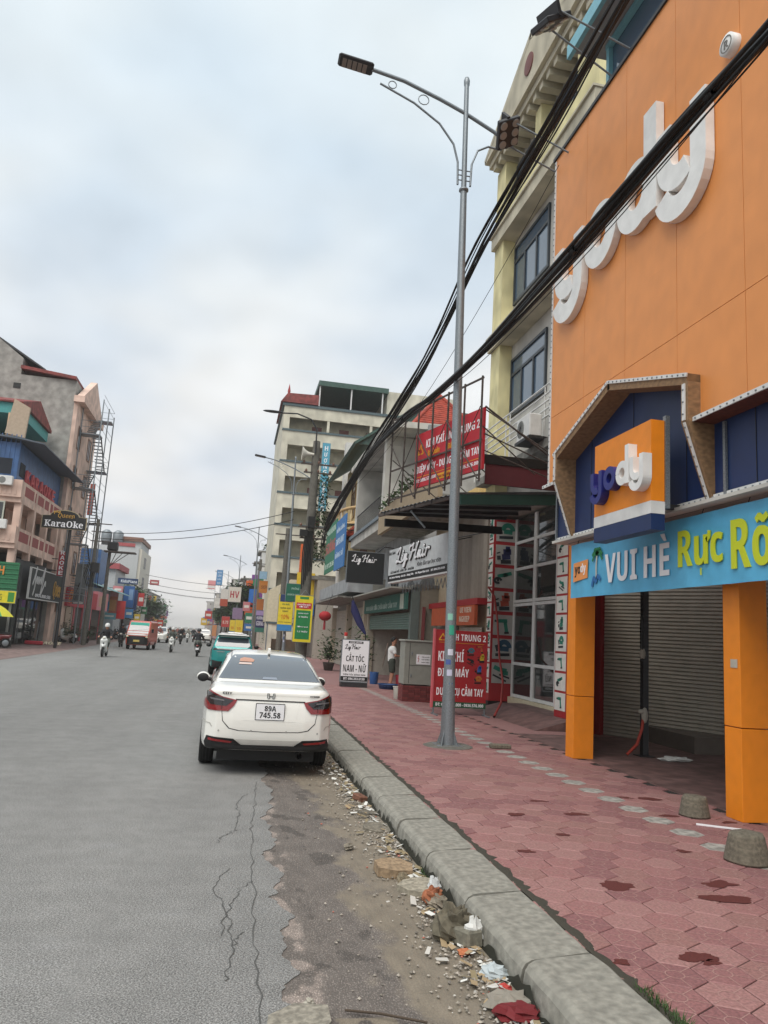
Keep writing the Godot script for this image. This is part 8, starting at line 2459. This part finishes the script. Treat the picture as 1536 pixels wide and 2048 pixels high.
func scooter(called: String, label: String, at: Vector3, turn: float, paint, group: String) -> Node3D:
	var t := thing(called, label, "motorbike", at, turn, group)   # front towards -z
	for z in [0.62, -0.62]:
		var b := Basis(Vector3(0, 1, 0), Vector3(1, 0, 0), Vector3(0, 0, -1))
		var w := obj("wheel", MB.new().lathe([Vector2(0.17, -0.045), Vector2(0.24, -0.05), Vector2(0.265, 0.0), Vector2(0.24, 0.05), Vector2(0.17, 0.045)], 18, V(0, 0.265, z), b), "rubber", t)
		obj("rim", MB.new().lathe([Vector2(0, -0.03), Vector2(0.17, -0.04), Vector2(0.17, 0.04), Vector2(0, 0.03)], 14, V(0, 0.265, z), b), "galv", w)
	obj("bodywork", bones_mesh([[V(0, 0.62, 0.75), V(0, 0.62, 0.25), 0.12, 0.14], [V(0, 0.50, 0.3), V(0, 0.34, -0.05), 0.15, 0.12], [V(0, 0.33, 0.0), V(0, 0.36, -0.35), 0.12, 0.12], [V(-0.1, 0.40, -0.40), V(-0.1, 0.85, -0.52), 0.08, 0.09], [V(0.1, 0.40, -0.40), V(0.1, 0.85, -0.52), 0.08, 0.09], [V(0, 0.85, -0.5), V(0, 0.98, -0.5), 0.12, 0.10], [V(0, 0.56, -0.60), V(0, 0.56, -0.68), 0.10, 0.06]], 0.035, 0.08), paint, t)
	obj("seat", bones_mesh([[V(0, 0.77, 0.72), V(0, 0.76, 0.1), 0.10, 0.10]], 0.035, 0.02), "print_black", t)
	obj("front_fork", MB.new().tube([V(0, 0.265, -0.62), V(0, 0.75, -0.55)], 0.04, 6), "steel_dark", t)
	obj("handlebar", MB.new().tube([V(-0.34, 1.0, -0.36), V(-0.15, 1.03, -0.45), V(0.15, 1.03, -0.45), V(0.34, 1.0, -0.36)], 0.022, 6), "print_black", t)
	obj("headlamp", MB.new().ball(V(0, 0.98, -0.61), V(0.09, 0.06, 0.04), 8, 6), flat("e8e6da", 0.1), t)
	obj("tail_lamp", MB.new().ball(V(0, 0.68, 0.86), V(0.08, 0.05, 0.03), 8, 6), "lamp_red", t)
	obj("plate", MB.new().box(V(0, 0.50, 0.83), V(0.19, 0.14, 0.01)), "print_white", t)
	obj("exhaust", MB.new().tube([V(0.14, 0.3, 0.1), V(0.15, 0.30, 0.7)], 0.05, 7), "steel_dark", t)
	for s in [-1, 1]: obj("mirror", MB.new().tube([V(s * 0.2, 1.03, -0.44), V(s * 0.28, 1.22, -0.42)], 0.009, 4).ball(V(s * 0.30, 1.25, -0.42), V(0.06, 0.04, 0.02), 7, 5), "print_black", t)
	return t

func rider(label: String, at: Vector3, turn: float, shirt, trousers, helmet, group: String) -> Node3D:
	var t := thing("person", label, "person", at, turn, group)
	var body := []
	body.append([V(0, 0.92, 0.25), V(0, 1.28, 0.16), 0.14, 0.15])
	body.append([V(0, 1.28, 0.16), V(0, 1.44, 0.10), 0.10, 0.05])
	body.append([V(0, 1.50, 0.07), V(0, 1.60, 0.06), 0.085, 0.09])
	var sh := [[V(0, 0.90, 0.26), V(0, 1.30, 0.16), 0.165, 0.17]]
	var tr := [[V(0, 0.90, 0.28), V(0, 0.88, 0.20), 0.17, 0.165]]
	for s in [-1, 1]:
		var sho := V(s * 0.19, 1.34, 0.13)
		var elb := V(s * 0.30, 1.12, -0.08)
		var han := V(s * 0.30, 1.03, -0.32)
		var hip := V(s * 0.10, 0.88, 0.24)
		var kne := V(s * 0.17, 0.72, -0.16)
		var ank := V(s * 0.13, 0.46, -0.08)
		body.append_array([[sho, elb, 0.055, 0.045], [elb, han, 0.045, 0.03], [hip, kne, 0.085, 0.06], [kne, ank, 0.055, 0.04], [ank, ank + V(0, -0.03, -0.16), 0.045, 0.04]])
		for f in 5: body.append([han + V((f - 2) * 0.02, 0, -0.02), han + V((f - 2) * 0.02, -0.03, -0.07), 0.013, 0.011])
		sh.append_array([[V(s * 0.1, 1.36, 0.14), sho, 0.09, 0.075], [sho, elb, 0.07, 0.06], [elb, elb.lerp(han, 0.6), 0.06, 0.05]])
		tr.append_array([[hip, kne, 0.105, 0.08], [kne, ank, 0.075, 0.055]])
	var b := obj("body", bones_mesh(body, 0.03, 0.05), "skin", t)
	obj("shirt", bones_mesh(sh, 0.03, 0.05), shirt, b)
	obj("trousers", bones_mesh(tr, 0.03, 0.05), trousers, b)
	var hm := MB.new()
	hm.lathe([Vector2(0.13, -0.05), Vector2(0.138, 0.02), Vector2(0.11, 0.10), Vector2(0.06, 0.14), Vector2(0.0, 0.15)], 12, V(0, 1.60, 0.06))
	obj("helmet", hm, helmet, b)
	return t

func riders() -> void:
	mat("moto_white", Color(0.86, 0.87, 0.86), 0.3, {"coat": 0.8})
	mat("moto_dark", Color(0.10, 0.10, 0.12), 0.35, {"coat": 0.8})
	mat("moto_red", Color(0.42, 0.07, 0.09), 0.3, {"coat": 0.8})
	var g := "motorbikes on the road"
	var gp := "people riding motorbikes"
	var a := scooter("motorbike", "white scooter driving towards the camera near the left pavement", V(-6.4, 0, -42.0), PI, "moto_white", g)
	var r := rider("person in dark jacket and helmet riding the nearest white scooter", V(-6.4, 0, -42.0), PI, "cloth_dark", "cloth_grey", flat("d8d8d6", 0.2), gp)
	var list := [["black motorbike beside the orange lorry", "person in dark clothes riding beside the orange lorry", -8.1, -60.5, PI, "moto_dark", "cloth_dark"], ["white scooter in the middle of the road", "person in a pale shirt riding the scooter in mid road", -3.95, -54.5, PI, "moto_white", "cloth_grey"], ["black and red motorbike driving away with its tail lamp showing", "person in black driving away on the red lit motorbike", -1.98, -49.5, 0.0, "moto_dark", "cloth_dark"]]
	for q in list:
		var c := copy(a, q[0], V(q[2], 0, q[3]), q[4])
		c.get_node("bodywork").set_surface_override_material(0, M[q[5]])
		var p := copy(r, q[1], V(q[2], 0, q[3]), q[4])
		p.get_node("body/shirt").set_surface_override_material(0, M[q[6]])
		if q[6] == "cloth_dark": p.get_node("body/helmet").set_surface_override_material(0, flat("202226", 0.3))
	for q in [[-7.3, -82.5, PI, 1], [-5.0, -80.5, PI, 0], [-4.9, -91.0, PI, 1], [-8.7, -87.5, PI, 0], [-3.1, -97.8, 0.0, 0], [-4.5, -96.0, 0.0, 1], [-6.2, -104.0, PI, 0], [-7.4, -112.0, PI, 1], [-3.4, -116.0, 0.0, 0], [-5.4, -124.0, PI, 0], [-8.2, -101.0, PI, 1], [-6.0, -96.0, PI, 0], [-4.0, -106.0, 0.0, 0], [-9.0, -122.0, PI, 0], [-7.0, -134.0, PI, 1]]:
		var x: float = q[0] + (bend(q[1]) if q[1] < -100.0 else 0.0)
		var c := copy(a, "small far %s motorbike in the traffic beyond the orange lorry" % ["black", "white"][q[3]], V(x, 0, q[1]), q[2])
		if q[3] == 0: c.get_node("bodywork").set_surface_override_material(0, M.moto_dark)
		var p := copy(r, "small far rider in %s in the traffic beyond the orange lorry" % ["black", "blue grey", "dull red", "pale grey"][int(absf(q[1])) % 4], V(x, 0, q[1]), q[2])
		p.get_node("body/shirt").set_surface_override_material(0, [M.cloth_dark, flat("5f6f86"), flat("8a5a54"), flat("9a9a92")][int(absf(q[1])) % 4])
	# parked ones on the left
	var red := scooter("parked_motorbike", "dark red motorbike parked sideways under the green umbrella", V(-12.75, 0.05, -45.2), PI / 2 + 0.15, "moto_red", "parked motorbikes")
	copy(red, "dark red motorbike parked behind the one under the umbrella", V(-13.9, 0.05, -45.9), PI / 2 + 0.3)
	var ws := copy(red, "white scooter parked before the karaoke entrance", V(-12.2, 0.05, -61.5), PI / 2 - 0.5)
	ws.get_node("bodywork").set_surface_override_material(0, M.moto_white)
	for q in [[-12.3, -79.5, "black scooter parked at the red shop steps"], [-12.4, -84.0, "black scooter parked below the cyan menu board"], [-12.2, -88.5, "black scooter parked under the navy hoarding"]]:
		var c := copy(red, q[2], V(q[0], 0.05, q[1]), PI / 2 + rng.randf_range(-0.4, 0.4))
		c.get_node("bodywork").set_surface_override_material(0, M.moto_dark)
	# man at the workshop
	var t := thing("person", "person in white shirt and dark shorts working at the open workshop", "person", V(5.75, 0.15, -26.9), 0.0)
	var body := [[V(0.02, 0.95, 0), V(0.0, 1.25, 0.0), 0.13, 0.14], [V(0, 1.25, 0), V(0.02, 1.40, 0.0), 0.12, 0.06], [V(0.02, 1.42, 0), V(0.04, 1.48, 0), 0.05, 0.05], [V(0.05, 1.54, 0), V(0.05, 1.62, 0), 0.085, 0.095], [V(0.13, 1.55, 0), V(0.14, 1.53, 0), 0.02, 0.015]]
	for s in [-1, 1]:
		var sho := V(0.0, 1.34, s * 0.19)
		var elb := V(0.08, 1.08, s * 0.24)
		var han := V(0.32, 1.06, s * 0.16)
		body.append_array([[sho, elb, 0.05, 0.042], [elb, han, 0.04, 0.028], [han, han + V(0.06, 0.0, 0), 0.035, 0.035], [V(0, 0.92, s * 0.09), V(0.04, 0.50, s * 0.10), 0.085, 0.055], [V(0.04, 0.50, s * 0.10), V(-0.02, 0.09, s * 0.10), 0.055, 0.038], [V(-0.02, 0.05, s * 0.10), V(0.16, 0.03, s * 0.11), 0.04, 0.032]])
		for f in 4: body.append([han + V(0.09, 0.0, (f - 1.5) * 0.02), han + V(0.14, -0.03, (f - 1.5) * 0.022), 0.011, 0.010])
		body.append([han + V(0.04, 0.02, -s * 0.03), han + V(0.10, 0.03, -s * 0.05), 0.012, 0.010])
	var b := obj("body", bones_mesh(body, 0.018, 0.035), "skin", t)
	obj("shirt", bones_mesh([[V(0.0, 0.92, 0), V(0.0, 1.25, 0), 0.15, 0.16], [V(0, 1.28, -0.12), V(0, 1.28, 0.12), 0.12, 0.12], [V(0, 1.34, -0.17), V(0.05, 1.18, -0.22), 0.075, 0.07], [V(0, 1.34, 0.17), V(0.05, 1.18, 0.22), 0.075, 0.07]], 0.022, 0.04), "cloth_white", b)
	obj("shorts", bones_mesh([[V(0.0, 0.94, 0), V(0.0, 0.86, 0), 0.145, 0.14], [V(0, 0.88, -0.09), V(0.03, 0.54, -0.105), 0.11, 0.095], [V(0, 0.88, 0.09), V(0.03, 0.54, 0.105), 0.11, 0.095]], 0.022, 0.04), flat("3a4038"), b)
	obj("hair", bones_mesh([[V(0.03, 1.64, 0), V(0.02, 1.62, 0), 0.10, 0.09]], 0.022, 0.02), "hair", b)

# ---------------------------------------------------------------- small things
func details() -> void:
	var u := thing("sun_umbrella", "green and yellow sun umbrella over the parked red motorbike", "umbrella", V(-13.15, 0.05, -45.3))
	obj("pole", MB.new().tube([V(0, 0, 0), V(0, 2.38, 0)], 0.025, 6), "galv", u)
	for k in 8:
		var mb := MB.new()
		var a0 := TAU * k / 8.0
		mb.grid(3, 5, func(s, q):
			var a: float = a0 + s * TAU / 8.0
			var rr: float = 1.25 * q * (1.0 - 0.05 * sin(s * PI) * q)
			return V(cos(a) * rr, 2.4 - 0.7 * q * q, sin(a) * rr))
		for i in mb.n.size(): mb.n[i] = -mb.n[i]
		for i in range(0, mb.i.size(), 3):
			var z := mb.i[i + 1]
			mb.i[i + 1] = mb.i[i + 2]
			mb.i[i + 2] = z
		obj("panel", mb, flat("3f9c63") if k % 3 else flat("d9d23c"), u)
	# pots and plants
	for q in [[-11.8, -61.5, 1.3, "large bushy potted plant before the Queen entrance"], [-12.7, -63.0, 1.5, "leafy potted shrub by the pink columns"], [-11.2, -63.6, 0.8, "small potted plant in a dark pot at the pavement edge"], [4.7, -36.4, 1.7, "dark leafy potted plant behind the hair board"], [5.2, -31.0, 2.0, "pale green potted sapling by the closed shutters"], [3.4, -72.0, 2.2, "dense roadside shrub below the cream canopy"]]:
		var p := thing("potted_plant", q[3], "plant", V(q[0], 0.06 if q[0] < 0 else 0.15, q[1]), 0.0, "potted plants")
		obj("pot", MB.new().lathe([Vector2(0.0, 0.0), Vector2(0.2, 0.0), Vector2(0.28, 0.35), Vector2(0.30, 0.38), Vector2(0.24, 0.36), Vector2(0.0, 0.34)], 12), flat("4a4440"), p)
		var lf := MB.new()
		lf.use_col = true
		for k in 420: leaf(lf, V(rng.randfn() * 0.26, 0.5 + absf(rng.randfn()) * q[2] * 0.33, rng.randfn() * 0.26), rng.randf_range(0.14, 0.3), 0.1)
		obj("foliage", lf, "leaf", p)
		obj("stem", MB.new().tube([V(0, 0.3, 0), V(0.03, q[2] * 0.6, 0)], 0.025, 5), "trunk", p)
	# lantern, folded parasol
	var ln := thing("red_lantern", "round red paper lantern with tassel before the shutters", "lantern", gz(650, 1232, -36.0))
	obj("globe", MB.new().lathe([Vector2(0.0, -0.22), Vector2(0.12, -0.22), Vector2(0.26, -0.12), Vector2(0.30, 0.0), Vector2(0.26, 0.12), Vector2(0.12, 0.22), Vector2(0.0, 0.22)], 16), flat("b3262c"), ln)
	obj("tassel", MB.new().tube([V(0, -0.22, 0), V(0, -0.65, 0)], [0.05, 0.07], 6), flat("b0424a"), ln)
	obj("hook_wire", MB.new().tube([V(0, 0.22, 0), V(0.3, 1.05, 0)], 0.01, 4), "steel_dark", ln)
	var np := thing("folded_parasol", "dark navy folded parasol leaning by the closed shutters", "umbrella", V(5.15, 0.15, -30.2))
	obj("cloth", MB.new().tube([V(-0.45, 3.1, 0), V(-0.35, 2.7, 0), V(-0.1, 2.2, 0), V(0.15, 1.8, 0)], [0.05, 0.16, 0.14, 0.05], 8), flat("2a2c5e"), np)
	obj("pole", MB.new().tube([V(-0.5, 3.3, 0), V(0.15, 1.8, 0), V(0.3, 0.0, 0)], 0.025, 6), "steel_dark", np)
	for q in [[gy(747, 1368, 0.15), 0.17, 0.42, "2f5f9c", "blue plastic bucket at the workshop door", "bucket"], [gy(775, 1378, 0.15), 0.33, 0.16, "22497c", "wide blue plastic basin on the pavement", "basin"], [gy(797, 1398, 0.15), 0.17, 0.34, "c6c4ba", "dirty white paint tub beside the electricity cabinet", "tub"], [V(6.1, 0.15, -26.8), 0.2, 0.4, "a02c3c", "red plastic tub beside the person in white", "tub"]]:
		var o := thing("plastic_" + q[5], q[4], q[5], q[0])
		obj("bowl", MB.new().lathe([Vector2(0.0, 0.0), Vector2(q[1] * 0.85, 0.0), Vector2(q[1], q[2]), Vector2(q[1] * 1.06, q[2]), Vector2(q[1] * 0.93, q[2] - 0.01), Vector2(q[1] * 0.8, 0.03), Vector2(0.0, 0.03)], 16), flat(q[3], 0.5), o)
		obj("rim", MB.new().lathe([Vector2(q[1] * 1.0, q[2] - 0.02), Vector2(q[1] * 1.07, q[2] - 0.01), Vector2(q[1] * 1.07, q[2] + 0.01), Vector2(q[1] * 0.98, q[2] + 0.012)], 16), flat(q[3], 0.5), o)
	var br := tag(obj("broom_pole", MB.new().tube([gy(762, 1345, 0.15), gz(776, 1285, -28.0)], 0.018, 6), flat("c9c4b4")), "pale broom pole leaning in the workshop doorway", "broom")
	# concrete weights on the pavement
	for q in [[gy(1388, 1632, 0.15), 0.155, 0.20, "weathered concrete weight standing near the orange pillar"], [gy(1493, 1724, 0.15), 0.175, 0.23, "darker concrete weight on a pale tile by the store"]]:
		var mb := MB.new()
		mb.lathe([Vector2(0.0, 0.0), Vector2(q[1], 0.0), Vector2(q[1] * 1.01, 0.02), Vector2(q[1] * 0.80, q[2] - 0.02), Vector2(q[1] * 0.74, q[2]), Vector2(0.0, q[2] + 0.004)], 18)
		rough(mb, 0.02, 11, 7.0)
		var o := tag(obj("concrete_weight", mb, "rock"), q[3], "weight", "concrete weights on the pavement")
		o.position = q[0]
	var sl := tag(obj("white_stick", MB.new().box(V(0, 0.006, 0), V(0.42, 0.012, 0.035)), "print_white"), "thin white strip lying on the tiles by the orange pillar", "litter")
	sl.position = gy(1438, 1655, 0.152); sl.rotation.y = -0.5
	var fb := tag(obj("loose_block", MB.new().cbox(V(0, 0.035, 0), V(0.34, 0.07, 0.16), 0.015), "rock"), "flat stone block lying behind the lamp post foot", "stone")
	fb.position = gy(1000, 1497, 0.15)
	# rubble along the kerb, each piece where the photograph has it: pixel, size, rotation, outline kind
	var rub := [["broken_paver", "tan broken hexagonal paver lying in the gutter", 786, 1745, 0.15, 0.07, 0, "b39a7c"], ["stone", "small rounded tan stone beside the broken paver", 806, 1768, 0.06, 0.06, 1, "9d9078"], ["flat_slab", "pale flat stone slab against the kerb", 860, 1782, 0.16, 0.05, 0, "b5ad9b"], ["broken_brick", "broken orange brick on the rubble heap", 876, 1808, 0.11, 0.08, 1, "b5714f"], ["mortar_lump", "grey mortar lump behind the broken brick", 925, 1816, 0.10, 0.06, 1, "9a9080"], ["rubble_lump", "large rounded grey rubble lump beside the kerb", 905, 1875, 0.17, 0.14, 1, "77705f"], ["concrete_block", "small rectangular concrete block leaning by the rubble lump", 960, 1890, 0.10, 0.10, 2, "8f8b7c"], ["concrete_slab", "pale concrete slab half buried at the asphalt edge", 600, 2058, 0.17, 0.03, 0, "a8a294"], ["broken_tile", "broken grey tile near the kerb past the paver", 785, 1660, 0.14, 0.03, 0, "8f887a"], ["broken_tile", "flat broken tile further up the gutter", 765, 1630, 0.12, 0.03, 0, "827b6e"], ["broken_brick", "reddish half brick against the kerb stones", 753, 1603, 0.09, 0.07, 2, "8a5f4c"], ["stone", "small flat stone out in the brown gutter", 697, 1697, 0.07, 0.03, 1, "9c9384"], ["stone", "flat stone chip near the wheel of the saloon", 655, 1545, 0.06, 0.03, 1, "8c8576"], ["stone", "tiny pale stone by the concrete slab", 618, 2015, 0.04, 0.03, 1, "c4beb0"]]
	for q in rub:
		var mb := MB.new()
		if q[6] == 0:
			var pl := PackedVector2Array()
			for k in 7: pl.append(Vector2(cos(TAU * k / 7.0), sin(TAU * k / 7.0)) * q[4] * rng.randf_range(0.8, 1.15))
			mb.prism(pl, 0.0, q[5], V(0, 0, 0), Basis(Vector3(1, 0, 0), Vector3(0, 0, -1), Vector3(0, 1, 0)))
		elif q[6] == 1:
			mb = crumple(q[4], q[5], q[4] * 0.75, q[2], 12)
		else:
			mb.cbox(V(0, q[5] / 2, 0), V(q[4] * 1.2, q[5], q[4] * 1.9), 0.012)
		var key: String = "rock_" + q[7]
		if not M.has(key): mat(key, Color(q[7]), 0.95, {"tex": "blotch", "scale": 5.0, "norm": "n_fine", "nscale": 0.8})
		var o := tag(obj(q[0], mb, key), q[1], "rubble", "rubble in the gutter")
		o.position = gy(q[2], q[3], -0.005)
		o.position.x = minf(o.position.x, 1.64 - q[4] * 0.7)
		o.rotation = V(rng.randf_range(-0.1, 0.12), rng.randf() * TAU if q[6] != 2 else 0.4, rng.randf_range(-0.1, 0.1))
	for q in [["red_cloth", "crumpled dark red cloth rag in the gutter corner", 1035, 2034, 0.16, 0.04, "6e1a20"], ["plastic_bag", "white plastic bag scrap wedged against the kerb", 987, 1893, 0.07, 0.12, "d4d4d0"], ["plastic_bottle", "crushed clear plastic bottle in the litter", 1013, 1955, 0.09, 0.05, "b9c3c6"], ["plastic_bag", "torn white bag beside the flat slab", 935, 1790, 0.06, 0.09, "c6c9c9"], ["foil_wrapper", "small red wrapper on the litter pile", 1010, 1985, 0.05, 0.03, "b8413a"], ["grey_rag", "grey cloth strip across the red rag", 1050, 2010, 0.15, 0.04, "8d877c"], ["orange_scrap", "orange plastic scrap beside the rubble lump", 938, 1852, 0.04, 0.03, "c07a4a"], ["orange_scrap", "orange brick flake in front of the rubble lump", 930, 1908, 0.06, 0.02, "bb7048"]]:
		var o := tag(obj(q[0], crumple(q[4], q[5], q[4] * 0.8, q[2] + 7, 9), flat(q[6])), q[1], "litter", "litter in the gutter")
		o.position = gy(q[2], q[3], -0.005)
		o.position.x = minf(o.position.x, 1.65 - q[4] * 0.6)
	# fine litter and gravel along the kerb
	var gv := MB.new()
	gv.use_col = true
	for k in 2600:
		var z := -3.4 - pow(rng.randf(), 1.3) * 9.5
		var x := 1.63 - absf(rng.randfn()) * 0.17
		if k % 9 == 0: x = rng.randf_range(0.75, 1.6)
		var r := rng.randf_range(0.004, 0.014)
		var c := Color(0.30, 0.27, 0.23) * rng.randf_range(0.5, 1.5)
		if k % 7 == 0 and k % 9: c = Color(0.48, 0.46, 0.42) * rng.randf_range(0.6, 1.2)
		if k % 41 == 0: c = Color(0.42, 0.14, 0.10)
		gv.cc = c
		var p := V(x, -0.006 + r * 0.3 + 0.02 * smoothstep(1.35, 1.75, x), z)
		var q := []
		for e in 6: q.append(V([r, -r, 0, 0, 0, 0][e], [0, 0, r * 0.7, -r * 0.7, 0, 0][e], [0, 0, 0, 0, r, -r][e]) * rng.randf_range(0.7, 1.4))
		for f in [[0, 2, 4], [2, 1, 4], [1, 3, 4], [3, 0, 4], [2, 0, 5], [1, 2, 5], [3, 1, 5], [0, 3, 5]]: gv.tri(p + q[f[0]], p + q[f[2]], p + q[f[1]])
	for k in 420:   # paper and leaf scraps
		var z := -3.5 - pow(rng.randf(), 1.2) * 8.5
		var p := V(1.64 - absf(rng.randfn()) * 0.12, 0.008 + rng.randf() * 0.02, z)
		gv.cc = [Color(0.66, 0.66, 0.62), Color(0.5, 0.48, 0.44), Color(0.36, 0.27, 0.16), Color(0.25, 0.2, 0.12)][k % 4]
		var a := rng.randf() * TAU
		var l := rng.randf_range(0.012, 0.04)
		var d := V(cos(a), rng.randf_range(-0.2, 0.5), sin(a)) * l
		var s := V(-sin(a), rng.randf_range(-0.3, 0.4), cos(a)) * l * 0.6
		gv.quad(p - d - s, p + d - s, p + d + s * 0.6, p - d + s)
	mat("gravel", Color.WHITE, 0.95, {"vc": true})
	var go := obj("gravel", gv, "gravel")
	tag(go, "loose gravel and paper scraps strewn along the kerb foot", "gravel")
	stuff(go)
	tag(obj("thin_branch", MB.new().tube([gy(690, 2020, 0.01), gy(760, 2027, 0.015), gy(855, 2045, 0.01)], 0.006, 5), "trunk"), "thin bent twig lying across the near gutter", "twig")
	# pieces lying on the left pavement
	var fs := thing("fallen_letters", "pale fallen letters lying on the left pavement", "litter", V(-12.1, 0.06, -54.5))
	write("lettering", "CARAOKE", V(0, 0.1, 0), 1.9, 0.4, 0.0, flat("d8c9ae"), fs, "bold", 0.05, 0.0, -1.15)
	var rb := thing("red_barrier_foot", "red plastic barrier foot with a thin post on the left pavement", "barrier", V(-12.5, 0.06, -53.0))
	obj("foot", MB.new().cbox(V(0, 0.12, 0), V(1.1, 0.24, 0.3), 0.05), flat("b8273a"), rb)
	obj("post", MB.new().tube([V(0.1, 0.24, 0), V(0.16, 1.5, 0)], 0.03, 6), "galv", rb)

func rough(mb: MB, amp: float, sd: int, freq: float) -> void:
	var f := FastNoiseLite.new()
	f.seed = sd; f.frequency = freq
	for k in mb.v.size(): mb.v[k] += mb.v[k].normalized() * amp * f.get_noise_3dv(mb.v[k])
